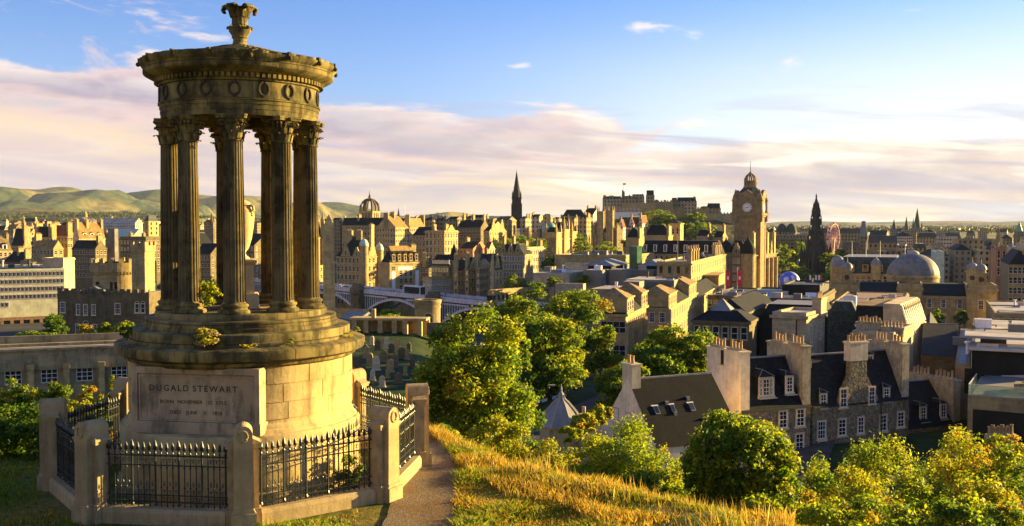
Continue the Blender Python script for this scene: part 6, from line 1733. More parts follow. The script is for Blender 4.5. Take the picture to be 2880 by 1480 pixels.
# office with two groups of tall stacks
B = bld('stone office with tall fluted chimney stacks over a sunlit side', 1848, 1944, 2034, 742, 330, 198, 'ashlar_brown', 'flat', 'flat_grey', fl=3, fh=4.2, Dm=240, nF=4, nR=16, win=(1.1,2.4), kind='slot', zb=-42, string=2, cornice=.5, kR='sashdark')
for y0 in (.02,.74):
    for k in range(4): 
        b = MB(); y = B.D*y0 + 1.2 + k*2.3*B.D/60*1.6; b.cbox(-1.0, y, 1.5, 1.5, B.H-3, B.H+4.2); b.cbox(-1.0, y, 1.9, 1.9, B.H+4.2, B.H+4.8); b.cbox(-1,y,1.9,1.9,B.H-.2,B.H+.3); b.m = 1
        for q in (-.4,.4): b.cyl(-1+q, y, B.H+4.8, B.H+6, .28, .22, 8)
        b.build('chimney', [MAT['ashlar_gold'], MAT['pot_clay']], B.t)
# grey mall roof boxes
def boxroof(label, a, c, d, yt, Y, H, wall='clad_grey', rmat='flat_pale', nl=200, D=14, **kw):
    z = at(c, yt, Y).z
    return bld(label, a, c, d, yt, Y, nl, wall, 'flat', rmat, zb=z-H, par=.15, cornice=0, D=D, **kw)
boxroof('grey plant-room box with pale lit roof edge, left one on the mall roof', 1640, 1690, 1712, 762, 330, 20)
boxroof('grey plant-room box on the mall roof beside the stair, middle one', 1712, 1760, 1778, 760, 335, 20)
B = boxroof('long grey roof box with a sunlit pale end on the mall roof', 1758, 1896, 1930, 790, 270, 14)
b = MB(); b.box(-B.W*.78, -.6, -.06, -.01, B.H-2.6, B.H-.5); b.build('louvre_band', MAT['clad_green'], B.t)
boxroof('low grey box before the long roof box', 1752, 1798, 1812, 794, 262, 14)
boxroof('green glass lift tower rising over the mall roofs', 1770, 1792, 1806, 694, 380, 45, 'glass_green', 'lead')
for i, (a, c, d, yt, Y, nm) in enumerate(((1655,1720,1760,748,370,'dark shallow metal canopy left of the green glass tower'),(1808,1850,1880,748,372,'dark shallow metal canopy right of the green glass tower'))):
    z = at(c, yt, Y).z; bld(nm, a, c, d, yt, Y, 200, 'clad_black', 'hip', 'lead', zb=z-14, rh=2.2, run=9, ov=1.6, cornice=0, D=16)
boxroof('broad curved grey roof deck with railings, right of the long box', 1762, 1838, 1850, 762, 345, 18, 'clad_grey', 'flat_grey')
boxroof('low cream parapet wall behind the yellowish tree', 1590, 1655, 1700, 740, 400, 40, 'ashlar_cream', 'flat_grey')
boxroof('pink-grey low wall end between the two yellow-topped trees', 1562, 1640, 1648, 800, 290, 30, 'render_grey', 'flat_grey')
boxroof('cream terrace wall with planters under the mall boxes', 1500, 1600, 1660, 770, 370, 30, 'ashlar_cream', 'flat_pale')
boxroof('white flat roof below the long grey box', 1660, 1760, 1800, 816, 285, 30, 'concrete', 'flat_pale')
for px, pyt, pyb, Y, nm in ((1662,655,735,420,'slim white lamp mast left of the mall canopy'),(1906,660,720,430,'slim mast before the long mansard terrace'),(1512,666,712,450,'flagpole on the pale corner block')):
    p = at(px, pyb, Y); b = MB(); b.cyl(0,0,-12,(pyb-pyt)*pxm(Y),.12,.07,6); o = b.build('mast', MAT['flat_pale'], None, loc=p); tag(o, nm, 'mast')
# street range in three parts
B = bld('nearest sunlit colonnaded street block with hipped dark roof, over the trees', 1690, 1760, 1818, 884, 185, 197, 'ashlar_gold', 'hip', 'slate', rh=3.2, fl=3, fh=4.4, Dm=240, nF=4, nR=11, win=(1.1,2.2), kind='sashdark', zb=-36, cornice=.5, string=1, top0=1.4)
b = MB()
for k in range(12): b.box(.0, .5, B.D*k/12-.3, B.D*k/12+.3, 0, B.H-2.2)
b.build('pilaster', MAT['ashlar_gold'], B.t)
for y0, y1 in ((0,.30),(.70,1.0)):
    b = MB(); b.box(-6,.25,B.D*y0,B.D*y1,B.H+.01,B.H+2.8); b.box(-6.2,.5,B.D*y0-.2,B.D*y1+.2,B.H+2.8,B.H+3.1); b.m = 1; b.hip(-6,.25,B.D*y0,B.D*y1,B.H+3.1,1.7,ov=-.05); o = b.build('attic', [MAT['ashlar_gold'], MAT['tile_ochre']], B.t)
    n = 3
    for k in range(n): obj('window', winmesh('sashdark', .9, 1.7), o, (.252, B.D*(y0+(y1-y0)*(k+.5)/n), B.H+1.4), R(90))
B = bld('middle street block with balustrade, shaded end windows and sunlit front', 1790, 1878, 1960, 866, 235, 197, 'ashlar_gold', 'hip', 'slate', rh=3, fl=3, fh=4.6, Dm=240, nF=3, nR=12, win=(1.2,2.3), kind='sash', zb=-38, cornice=.5, string=1, top0=1.2)
for y0, y1 in ((0,.24),(.66,.95)):
    b = MB(); b.box(-7,.25,B.D*y0,B.D*y1,B.H+.01,B.H+3); b.box(-7.2,.5,B.D*y0-.2,B.D*y1+.2,B.H+3,B.H+3.3); b.m = 1; b.hip(-7,.25,B.D*y0,B.D*y1,B.H+3.3,1.7,ov=-.05); o = b.build('attic', [MAT['ashlar_gold'], MAT['tile_ochre']], B.t)
    for k in range(4): obj('window', winmesh('sashdark', .9, 1.8), o, (.252, B.D*(y0+(y1-y0)*(k+.5)/4), B.H+1.5), R(90))
B = bld('farthest sunlit street block with arched end pavilion, before the flagpoles', 1900, 1962, 2034, 836, 300, 197, 'ashlar_gold', 'hip', 'slate', rh=3, fl=3, fh=4.4, Dm=240, nF=2, nR=12, win=(1.2,2.2), kind='arch', zb=-38, cornice=.5, string=1)
b = MB(); b.box(-8,.6,B.D*.72,B.D*1.0,0,B.H+3.4); b.box(-8.2,.9,B.D*.71,B.D*1.0+.3,B.H+3.4,B.H+3.9); b.build('end_pavilion', MAT['ashlar_gold'], B.t)

# ------------------------------------------------------------------ hotel with clock tower
Yh = 470
B = bld('big ornate sandstone railway hotel below the tall clock tower', 2036, 2106, 2184, 720, 455, 206, 'tower_stone', 'mansard', 'slate', Dm=110, rh=7, run=4, fl=7, fh=3.9, nF=6, nR=12, win=(1.2,2.3), kind='lit', kR='sashdark', zb=-48, string=5, cornice=.7, top0=1.2)
turret(B, -.3, -.3, 3.2, 0, B.H+1, B.H+8.5, 'ashlar_brown', 'slate', 16, 'bell'); turret(B, -B.W+1, 0, 2.6, 0, B.H+1.5, B.H+8, 'ashlar_brown', 'slate', 16, 'bell')
for c in (.3,.55,.8): gable_wall(B, 'R', c, 5.5, B.H, 8, 'ashlar_gold', kind='sashdark', win=(1.2,2.2), crow=False)
gable_wall(B, 'F', .5, 6, B.H, 7.5, 'ashlar_brown', kind='sashdark', crow=False)
for fy in (.18,.42,.66,.92): chimney(B, .96, fy, 1.3, 3.2, 10.5, 5, 'ashlar_gold')
b = MB()
for k in range(6): b.cyl(.9, B.D*(.12+.16*k), 0, B.H-2, .9, .9, 8)
b.build('oriel', MAT['ashlar_gold'], B.t)
p = at(2136, 840, Yh); t = thing('clock_tower', 'tall square sandstone clock tower with white dials and an open crown dome', 'tower', (p.x, Yh, -42), R(-26))
def tz(py): return at(2136, py, Yh).z + 42
W = 12.2; h0 = tz(606)
b = MB(); b.box(-W,0,0,W,0,h0); 
for x in (-W,-1.6):
    b.box(x, x+1.6, -.25, -.002, 0, h0-1); 
for y in (0,W-1.6): b.box(.002,.25,y,y+1.6,0,h0-1)
for py in (670,640): b.box(-W-.2,.2,-.3,-.001,tz(py),tz(py)+.5); b.box(.001,.3,-.3,W,tz(py),tz(py)+.5)
b.build('shaft', MAT['tower_stone'], t)
b = MB(); b.box(-W-1.1,1.1,-1.1,W+1.1,h0,h0+1.1); b.box(-W-.6,.6,-.6,W+.6,h0-.8,h0); b.box(-W-.2,.2,-.2,W+.2,h0+1.1,tz(556)); b.box(-W-.6,.6,-.6,W+.6,tz(556),tz(552)); b.box(-W+.6,-.6,.6,W-.6,tz(552),tz(541)); b.build('clock_stage', MAT['tower_stone'], t)
b = MB()
for x in (-W+.4,-.4):
    for y in (.4,W-.4):
        b.lathe([(1.7,h0-3),(1.9,h0+1),(1.6,h0+3),(1.6,tz(566)),(1.9,tz(564)),(1.5,tz(558)),(1.1,tz(548)),(.5,tz(542)),(.6,tz(540)),(.1,tz(532))],10,x,y)
b.build('corner_turret', MAT['tower_stone'], t)
for rot, loc in ((0,(-W/2,-.21,0)),(R(90),(.21,W/2,0)),(R(-90),(-W-.21,W/2,0))):
    b = MB(); b.prism([(-3.3,tz(552)),(3.3,tz(552)),(3.0,tz(545)),(1.6,tz(539)),(0,tz(533)),(-1.6,tz(539)),(-3.0,tz(545))],-.5,.9); o = b.build('dial_gable', MAT['tower_stone'], t); o.location = loc; o.rotation_euler.z = rot
    b = MB(); rr = 12.2*pxm(Yh); cz_ = tz(583.5)
    b.prism([(rr*1.18*math.cos(a), cz_+rr*1.18*math.sin(a)) for a in [i*math.pi/18 for i in range(36)]],-.25,.0); b.m = 1
    b.prism([(rr*math.cos(a), cz_+rr*math.sin(a)) for a in [i*math.pi/18 for i in range(36)]],-.32,-.26)
    b.m = 2
    for k in range(12):
        a = k*math.pi/6; u = Vector((math.sin(a),math.cos(a))); v = Vector((u.y,-u.x))
        pp = [u*rr*.70+v*.10,u*rr*.70-v*.10,u*rr*.92-v*.10,u*rr*.92+v*.10]; b._add([(q.x,-.335,cz_+q.y) for q in pp],[(0,1,2,3)])
    for ang_, ln, wd in ((66,.52,.17),(258,.80,.11)):
        a = R(ang_); u = Vector((math.sin(a),math.cos(a))); v = Vector((u.y,-u.x)); pp = [u*-.4+v*wd,u*-.4-v*wd,u*rr*ln-v*wd*.5,u*rr*ln+v*wd*.5]; b._add([(q.x,-.35,cz_+q.y) for q in pp],[(0,1,2,3)])
    o = b.build('clock_dial', [MAT['ashlar_gold'], MAT['white_paint'], MAT['engraved']], t); o.location = loc; o.rotation_euler.z = rot
b = MB(); c_ = (-W/2, W/2)
b.lathe([(6.4,tz(545)),(4.0,tz(530)),(3.3,tz(526))],8,*c_,math.pi/8); b.build('roof', MAT['slate_green'], t)
b = MB(); b.lathe([(3.4,tz(526)),(3.4,tz(523)),(2.9,tz(522))],8,*c_,math.pi/8); b.lathe([(1.5,tz(522)),(1.5,tz(508))],8,*c_)
for k in range(8):
    a = k*math.pi/4+math.pi/8; b.cyl(c_[0]+2.6*math.cos(a), c_[1]+2.6*math.sin(a), tz(522), tz(508), .42,.42,6)
    b.tube([(c_[0]+r*math.cos(a), c_[1]+r*math.sin(a), tz(py)) for r, py in ((2.7,507),(2.6,500),(2.1,494),(1.2,489),(.4,486))],.42,5,.3)
b.lathe([(3.1,tz(509)),(3.1,tz(506))],8,*c_,math.pi/8); b.lathe([(.9,tz(488)),(1.0,tz(485)),(.5,tz(482)),(.3,tz(479))],8,*c_)
b.build('crown_dome', MAT['tower_stone'], t)
b = MB(); b.cyl(c_[0],c_[1],tz(480),tz(450),.18,.08,6); b.build('flagpole', MAT['timber_dark'], t)
# banners on poles
for px, nm in ((2040,'left one of two tall poles with a red banner before the hotel'),(2073,'right one of two tall poles with a red banner before the hotel')):
    p = at(px, 838, 300); t = thing('banner_pole', nm, 'flagpole', p, R(-15), 'red banner poles before the hotel')
    b = MB(); h = 84*pxm(300); b.cyl(0,0,-8,h,.13,.09,8); b.sphere(0,0,h,.2); b.build('pole', MAT['flat_pale'], t)
    b = MB(); n = 8
    for k in range(n):
        z0, z1 = h*(.40+.52*k/n), h*(.40+.52*(k+1)/n); y0, y1 = .25*math.sin(k*.9), .25*math.sin((k+1)*.9)
        b._add([(.15,0,z0),(1.35,y0,z0),(1.35,y1,z1),(.15,0,z1),(.15,.03,z0),(1.35,y0+.03,z0),(1.35,y1+.03,z1),(.15,.03,z1)],[(0,1,2,3),(7,6,5,4),(1,5,6,2),(0,3,7,4)])
    b.build('banner', MAT['red_cloth'], t)
    b = MB(); b.box(.5,1.0,-.32,-.28,h*.62,h*.72); b.build('banner_mark', MAT['banner_white'], t)
# ------------------------------------------------------------------ gothic monument, wheel, globe, garden trees
Ym = 690; p = at(2293, 822, Ym); t = thing('gothic_monument', 'soot-black gothic spire monument with tiers of pinnacles, right of the clock tower', 'monument', (p.x, Ym, p.z), R(20))
def mz(py): return (822-py)*pxm(Ym)
k_ = pxm(Ym); so = MAT['soot_stone']
b = MB()
for sx in (-1,1):
    for sy in (-1,1):
        b.sqspire(sx*13*k_, sy*13*k_, [(6.2*k_,0),(5.2*k_,mz(765)),(4.8*k_,mz(700))]); pinn(b, sx*14*k_, sy*14*k_, 3.2*k_, mz(700), mz(684), mz(652))
        b.sqspire(sx*28*k_, sy*28*k_, [(5.0*k_,0),(4.2*k_,mz(735))]); pinn(b, sx*28*k_, sy*28*k_, 3.0*k_, mz(736), mz(720), mz(680))
        for q in (.3,.6,.85):
            pinn(b, sx*(14+14*q)*k_, sy*(14+14*q)*k_, 2.0*k_, mz(740), mz(722-(1-q)*18), mz(694-(1-q)*22))
        b.tube([(sx*28*k_,sy*28*k_,mz(748)),(sx*21*k_,sy*21*k_,mz(724)),(sx*14*k_,sy*14*k_,mz(706))],2.2*k_,4)
    for ax in (0,1):
        for q in (-.5,0,.5):
            xx, yy = (sx*22*k_, q*30*k_) if ax else (q*30*k_, sx*22*k_)
            pinn(b, xx, yy, 1.8*k_, mz(760), mz(728), mz(702))
b.build('buttress', so, t)
b = MB(); b.cbox(0,0,36*k_,36*k_,mz(738),mz(708)); b.sqspire(0,0,[(15.5*k_,mz(708)),(14*k_,mz(682)),(16*k_,mz(680)),(16*k_,mz(678)),(11.5*k_,mz(677)),(10.5*k_,mz(652)),(13*k_,mz(650)),(13*k_,mz(648)),(8.8*k_,mz(647)),(7.8*k_,mz(622)),(10*k_,mz(620)),(10*k_,mz(618)),(6.6*k_,mz(617)),(5.6*k_,mz(598)),(7.6*k_,mz(596)),(7.6*k_,mz(595)),(4.4*k_,mz(594)),(3.6*k_,mz(580)),(5*k_,mz(578)),(1.2*k_,mz(556)),(1.8*k_,mz(554)),(.1,mz(545))])
b.build('spire', so, t)
for py, w, hh in ((680,15.5,20),(650,12.4,19),(619,9.4,17),(596,7,14),(579,4.6,11)):
    b = MB()
    for sx in (-1,-.34,.34,1):
        for sy in (-1,-.34,.34,1):
            if abs(sx) == 1 or abs(sy) == 1: pinn(b, sx*w*k_, sy*w*k_, (1.7 if abs(sx) == abs(sy) == 1 else 1.1)*k_, mz(py+14), mz(py), mz(py-hh if abs(sx) == abs(sy) == 1 else py-hh*.55))
    b.build('pinnacle_tier', so, t)
b = MB(); b.cbox(0,0,66*k_,66*k_,-6,1.5); b.cbox(0,0,52*k_,52*k_,1.5,3.0); b.build('base', so, t)
# ferris wheel, nearly edge-on
Yw = 760; p = at(2343, 714, Yw); r = 40*pxm(Yw); t = thing('ferris_wheel', 'pinkish ferris wheel seen nearly edge-on, right of the gothic monument', 'wheel', (p.x, Yw, p.z), R(52))
hz = r + 1.0
b = MB()
for y in (-1.1,1.1): b.tube([(r*math.cos(a), y, hz + r*math.sin(a)) for a in [i*math.pi/24 for i in range(49)]],.22,5); b.tube([(r*.86*math.cos(a), y, hz + r*.86*math.sin(a)) for a in [i*math.pi/24 for i in range(49)]],.16,4)
for i in range(24):
    a = i*math.pi/12
    for y in (-1.1,1.1): b.tube([(0,y*.6,hz),(r*math.cos(a),y,hz+r*math.sin(a))],.10,4)
b.build('rim', MAT['pink_steel'], t)
for i in range(24):
    a = i*math.pi/12; g = MB(); g.sphere((r+.9)*math.cos(a),0,hz+(r+.9)*math.sin(a)-.4,.85,8,6); g.build('gondola', MAT['pink_steel' if i % 3 else 'red_paint'], t)
b = MB()
for y in (-3,3):
    for x in (-8,8): b.tube([(x,y,-3),(0,y*.4,hz)],.35,6)
b.build('stand', MAT['pink_steel'], t)
# inflatable globe
def globe_mat():
    m, tt, b = base_mat('globe_skin', 0.35, 0.5); co = tt.new('ShaderNodeTexCoord').outputs['Object']
    n = tt.noise(co, .16, 4, .6, .6); c = tt.mix(tt.smooth(n,.47,.52),(0.10,0.14,0.55,1),(0.55,0.56,0.80,1)); c = tt.mix(tt.smooth(tt.noise(co,.4,3,.5),.60,.64), c, (.75,.75,.85,1))
    tt.put(b.inputs['Base Color'], c)
globe_mat()
p = at(2220, 800, 560); t = thing('inflatable_dome', 'blue and white marbled inflatable dome with a dark arched mouth, below the gothic monument', 'dome', p)
r = 29*pxm(560)
b = MB(); b.sm = True; b.sphere(0,0,r*.25,r,36,20); b.build('skin', MAT['globe_skin'], t)
b = MB(); b.sm = True; b.T = Matrix.Translation((r*.15,-r*.62,0)); b.sphere(0,0,0,r*.55,20,12); b.build('mouth', MAT['clad_black'], t)
b = MB(); b.sm = True; b.sphere(r*1.25,-.5,-r*.35,r*.5,20,10,.8); b.build('porch', MAT['globe_skin'], t)
for i, (px, nm) in enumerate(((2276,'white banner flag left of three below the gothic monument'),(2292,'middle white banner flag below the gothic monument'),(2301,'white banner flag right of the middle one below the gothic monument'),(2307,'pink banner flag below the gothic monument'))):
    p = at(px, 812, 520); t = thing('banner_pole', nm, 'flagpole', p, 0, 'small banner flags below the gothic monument'); b = MB(); b.cyl(0,0,-6,7.2,.08,.06,5); b.build('pole', MAT['flat_pale'], t); b = MB(); b.box(.1,.9,-.02,.02,2.4,7); b.build('banner', MAT['red_cloth' if i == 3 else 'banner_white'], t)
for i, (px, py0, py1, w, Y, s, nm) in enumerate(((2200,684,740,46,640,71,'tree in the gardens just right of the railway hotel'),(2226,690,748,44,700,72,'second garden tree right of the railway hotel'),(2246,676,724,40,800,73,'garden tree left of the gothic monument, farther back'),(2184,722,768,40,600,74,'low garden tree hugging the railway hotel'),(2216,736,792,60,600,75,'dark garden trees above the blue dome, left'),(2252,742,800,60,610,76,'dark garden tree above the blue dome, right'),(2330,706,748,50,640,77,'dark tree right of the gothic monument base'),(2368,700,730,50,720,78,'bright tree right of the ferris wheel'),(2345,728,790,50,560,79,'dark tree between the gothic monument and the green-roofed store'),(2310,760,815,60,640,80,'dark tree at the foot of the gothic monument'),(2272,690,740,30,760,81,'slim garden tree close to the gothic monument'))):
    ptree('tree', nm, 'tree', px, py0, py1, w*1.15, Y, 1600, .9, *G1, seed=s, clumps=24, group='garden trees near the gothic monument')
B = bld('small classical temple front among the garden trees', 2222, 2240, 2252, 738, 700, 200, 'ashlar_brown', 'gx', 'slate', rh=2, zb=-45)
# long gallery with domes, terraces on the far street
B = bld('long dark classical range with two squat green domes left of the gothic monument', 2176, 2276, 2290, 662, 1000, 200, 'far_grey', 'flat', 'flat_dark', zb=-40)
for x in (.22,.48): turret(B, -B.W*(1-x), 6, 5, B.H-3, B.H+3, B.H+12, 'far_grey', 'slate_green', 20, nm='dome')
b = MB()
for k in range(14): b.cyl(-B.W+2+k*(B.W-4)/13, -.8, 0, B.H-3, .8, .7, 8)
b.build('column', MAT['far_gold'], B.t)
bld('long uniform dark terrace right of the ferris wheel', 2300, 2420, 2480, 656, 1050, 200, 'far_brown', 'gx', 'slate', rh=5, zb=-40, ch=[(.2,.5,1.6,4,8,0),(.5,.5,1.6,4,8,0),(.8,.5,1.6,4,8,0)])
B = bld('grey tapering slate-roofed clock turret on the far terrace, right of the wheel', 2415, 2440, 2449, 668, 900, 200, 'far_brown', 'flat', 'slate', zb=-40)
b = MB(); b.sqspire(-B.W/2, B.D/2, [(B.W*.52,B.H),(B.W*.22,B.H+13),(B.W*.26,B.H+13.2),(B.W*.26,B.H+14.5),(.2,B.H+15)]); b.build('tapered_roof', MAT['lead'], B.t)
church_spire('left cathedral spire of three, slimmest, on the far right skyline', 2514, 616, 644, 664, 14, 1700, 'far_grey', 'slate_green'); church_spire('middle cathedral spire of three, on the far right skyline', 2549, 609, 646, 664, 14, 1750, 'far_grey', 'slate_green'); church_spire('tallest cathedral spire, right one of three on the far right skyline', 2579, 585, 640, 664, 21, 1800, 'far_grey', 'slate_green')
church_spire('slender spire half hidden by the tallest cathedral spire', 2568, 612, 646, 664, 8, 1820, 'far_grey', 'slate_green', pin=False)
church_spire('distant pale steeple left of the gothic monument', 2176, 640, 660, 680, 8, 1300, 'far_white', pin=False)
church_spire('squat green-capped steeple at the far right edge', 2866, 622, 650, 680, 20, 1300, 'far_brown', 'copper', pin=False)
WR = ['far_brown','far_grey','far_gold','far_modern','far_cream']; RR = [('gx','slate'),('flat','flat_grey'),('hip','slate'),('flat','flat_dark'),('mansard','slate_green')]
row('on the far right skyline', 'far blocks on the right skyline', 2060, 2900, 52, (652, 654), 1700, WR, RR, 21, jit=5)
row('second below the right skyline', 'far blocks on the right', 2360, 2900, 60, (668, 672), 1150, WR, RR, 22, jit=8)
row('third below the right skyline', 'far blocks on the right', 2370, 2900, 66, (692, 690), 800, WR, RR, 23, jit=9)
row('fourth below the right skyline', 'blocks behind the grey dome', 2380, 2900, 74, (716, 708), 600, WR, RR, 24, jit=10)
bld('big plain modern office block on the right skyline, beige', 2640, 2694, 2760, 668, 900, 200, 'far_modern', 'flat', 'flat_pale', zb=-40)
bld('wide flat-roofed concrete block with dark bands behind the grey dome', 2692, 2768, 2782, 676, 640, 200, 'far_grey', 'flat', 'flat_dark', zb=-40)
bld('low dark-roofed hall with a pale ridge left of the grey dome, farther back', 2442, 2524, 2540, 684, 700, 200, 'far_gold', 'gx', 'slate', rh=5, zb=-40)
bld('mint-green plant box behind the right of the grey dome', 2632, 2656, 2662, 712, 520, 200, 'copper_pale', 'flat', 'flat_pale', zb=-40, cornice=0)
B = bld('orange-brown church tower with a short stone spire at the right', 2802, 2832, 2840, 700, 420, 203, 'ashlar_red', 'flat', 'slate', zb=-40, fl=3, nF=2, nR=2, win=(1,3), kind='arch', cornice=.5)
b = MB(); b.lathe([(B.W*.52,B.H+.6),(.1,B.H+9.5)],8,-B.W/2,B.D/2,math.pi/8)
for x in (-B.W+.5,-.5): pinn(b, x, .5, .5, B.H-2, B.H+1.5, B.H+4)
b.build('spire', MAT['ashlar_brown'], B.t)
bld('shaded cream classical block with sash windows at the right edge', 2838, 2930, 2936, 700, 400, 203, 'ashlar_cream', 'flat', 'flat_dark', zb=-40, fl=6, fh=4.4, nF=7, win=(1.4,2.6), kind='sashdark', cornice=.6, string=3)
bld('dark slate-roofed block before the cream classical block at the right edge', 2838, 2900, 2906, 745, 350, 203, 'ashlar_brown', 'hip', 'slate', rh=5, zb=-40, fl=4, nF=5, win=(1.2,2.2), kind='sashdark')
# green-roofed store with corner dome and clock turrets
B = bld('sandstone store with pale green mansard roofs and a corner dome', 2345, 2545, 2556, 772, 360, 202, 'ashlar_gold', 'mansard', 'slate_green', rh=6, run=2.6, fl=4, fh=3.9, nF=13, nR=2, win=(1.3,2.4), kind='sashdark', zb=-42, string=3, cornice=.6)
turret(B, -B.W+1.5, .5, 2.6, 0, B.H+2.2, B.H+6.6, 'ashlar_gold', 'lead', 20, fin=1.6); turret(B, -B.W*.40, -.2, 1.7, B.H-2, B.H+3.4, B.H+6.2, 'ashlar_gold', 'lead', 12, 'bell', fin=.8)
dormers(B, 'F', 4, 2.2, 2.6, .8, 'slot', 'slate_green', .15, .95, 'ashlar_gold')
for k in range(3): 
    b = MB(); b.cyl(-B.W*(.75-.2*k), 5, B.H+6, B.H+12, .12, .07, 6); b.build('flagpole', MAT['white_paint'], B.t)
# registry palace with the grey dome
Yr = 285
def regz(py): return at(2600, py, Yr).z
p = at(2800, 900, Yr); zb_ = -42
t = thing('registry_palace', 'shaded classical palace with a large grey ribbed dome and two corner cupolas', 'palace', (p.x, Yr, zb_), R(-21))
kr = pxm(Yr)*1.03
def rx(px): return (px-2800)*kr
def rz_(py): return regz(py) - zb_
b = MB()
for a, c, y0, top in ((2340,2446,-1.5,818),(2446,2548,0,838),(2548,2614,-1.2,812),(2614,2726,0,836),(2726,2802,-1.5,812)):
    b.box(rx(a), rx(c), y0, 16, 0, rz_(top)); b.box(rx(a)-.3 if y0 else rx(a), rx(c)+.3 if y0 else rx(c), y0-.5, y0-.001, rz_(top)-.9, rz_(top)-.2); b.box(rx(a), rx(c), y0-.15, y0-.001, rz_(900), rz_(896)); b.box(rx(a), rx(c), y0-.15, y0-.001, rz_(874), rz_(871))
b.build('wall', MAT['ashlar_brown'], t)
b = MB()
for a, c in ((2446,2548),(2614,2726)): b.prismx([(.3,rz_(836)+.25),(8.5,rz_(806)),(16,rz_(806)),(16,rz_(836)+.25)], rx(a)+.1, rx(c)-.1)
for a, c, top in ((2340,2446,818),(2548,2614,812),(2726,2802,812)): b.box(rx(a)+.4, rx(c)-.4, 0, 15, rz_(top), rz_(top)+.15)
b.build('roof', MAT['slate'], t)
for a, c, top in ((2340,2446,818),(2548,2614,812),(2726,2802,812)):
    b = MB()
    for x0, x1, y0, y1 in ((rx(a),rx(c),-1.45,-1.0),(rx(a),rx(c),15.4,15.9),(rx(a),rx(a)+.45,-1.0,15.4),(rx(c)-.45,rx(c),-1,15.4)): b.box(x0,x1,y0+.3,y1,rz_(top)-.002,rz_(top)+1.0)
    b.build('parapet', MAT['ashlar_brown'], t)
for px, py, w, h, y0, kd in [(2632,858,1.15,2.5,0,'sash'),(2668,858,1.15,2.5,0,'sash'),(2710,858,1.15,2.5,0,'sash'),(2632,908,1.2,2.2,0,'sash'),(2668,908,1.2,2.2,0,'sash'),(2710,908,1.2,2.2,0,'sash'),(2762,858,1.3,2.6,-1.5,'sash'),(2762,906,1.3,2.4,-1.5,'sash'),(2580,850,1.4,2.8,-1.2,'arch'),(2580,906,1.3,2.4,-1.2,'sash'),(2480,858,1.1,2.3,0,'sashdark'),(2515,858,1.1,2.3,0,'sashdark'),(2480,906,1.1,2.2,0,'sashdark'),(2515,906,1.1,2.2,0,'sashdark')]:
    obj('window', winmesh(kd, w, h), t, (rx(px), y0-.001, rz_(py)))
b = MB(); b.prism([(rx(2562),rz_(836)),(rx(2600),rz_(836)),(rx(2581),rz_(828))],-1.6,-1.2); b.prism([(rx(2744),rz_(838)),(rx(2780),rz_(838)),(rx(2762),rz_(831))],-1.9,-1.5); b.build('pediment', MAT['ashlar_brown'], t)
for px, y in ((2412,3),(2764,3),(2748,13)):
    b = MB(); b.m = 0; x = rx(px); b.cbox(x,y,3.0,3.0,rz_(815),rz_(772)); b.cbox(x,y,3.5,3.5,rz_(772),rz_(769)); b.cyl(x,y,rz_(769),rz_(760),1.35,n=16); b.m = 1; b.sm = True; b.lathe([(1.6*math.cos(q*math.pi/12),rz_(760)+1.7*math.sin(q*math.pi/12)) for q in range(6)]+[(.2,rz_(744)),(.05,rz_(726))],16,x,y); b.build('cupola', [MAT['ashlar_brown'], MAT['lead']], t)
    b = MB(); b.prism([(x+.75*math.cos(a), rz_(788)+.75*math.sin(a)) for a in [i*math.pi/10 for i in range(20)]], y-1.62, y-1.505); b.build('oculus', MAT['timber_dark'], t)
b = MB(); xd, yd, rd = rx(2592), 22, 73*pxm(Yr)*1.05
b.cyl(xd,yd,rz_(830),rz_(786),rd*.99,n=56); b.lathe([(rd*.98,rz_(797)),(rd*1.02,rz_(795)),(rd*1.02,rz_(790)),(rd,rz_(788))],56,xd,yd); b.build('drum', MAT['ashlar_brown'], t)
b = MB(); b.sm = True
b.lathe([(rd*.985*math.cos(q*math.pi/28), rz_(786)+ (rz_(722)-rz_(786))*math.sin(q*math.pi/28)/math.sin(12*math.pi/28)) for q in range(13)], 112, xd, yd, rfun=lambda a, z: 1+.006*(1 if int(round(a*112/(2*math.pi))) % 4 == 0 else 0)); b.build('dome', MAT['lead_dome'], t)
b = MB(); rr = rd*.985*math.cos(12*math.pi/28); b.lathe([(rr*1.04,rz_(722.6)),(rr*1.04,rz_(720)),(rr*.9,rz_(716)),(rr*.5,rz_(712)),(.05,rz_(710))],32,xd,yd); b.build('oculus_light', MAT['flat_pale'], t)
for i, (px, w) in enumerate(((2636,42),(2700,44))):
    ptree('tree', ('dark small tree before the palace, left of a pair','dark small tree before the palace, right of a pair')[i], 'tree', px, 872, 920, w, 262, 1500, .40, *G4, seed=90+i, clumps=24, z0=None if False else 0) if False else tree('tree', ('dark small tree before the palace, left of a pair','dark small tree before the palace, right of a pair')[i], 'tree', (at(px,955,262).x, 262, at(px,955,262).z), w*pxm(262), 5, 1600, .36, *G4, z0=3.2, seed=90+i, clumps=24, group='small dark trees before the palace')
B = bld('flat-roofed stone block with yellow-lit small windows at the right edge', 2802, 2960, 2970, 890, 235, 203, 'ashlar_brown', 'flat', 'flat_pale', zb=-40, fl=4, fh=2.75, nF=9, win=(.75,1.3), kind='lit', cornice=.3, par=.4)
b = MB(); b.box(-B.W+1,-1,1,9,B.H+.12,B.H+.5); b.build('roof_deck', MAT['flat_grey'], B.t)
p = at(2712, 985, 200); t = thing('kiosk', 'round kiosk with a ribbed conical metal roof below the palace', 'kiosk', (p.x+9*0, 200, p.z), 0); p2 = at(2790, 985, 205); t.location = (p2.x, 205, p2.z-6)
b = MB(); b.cyl(0,0,0,7.5,4.6,n=24); b.build('wall', MAT['timber_dark'], t)
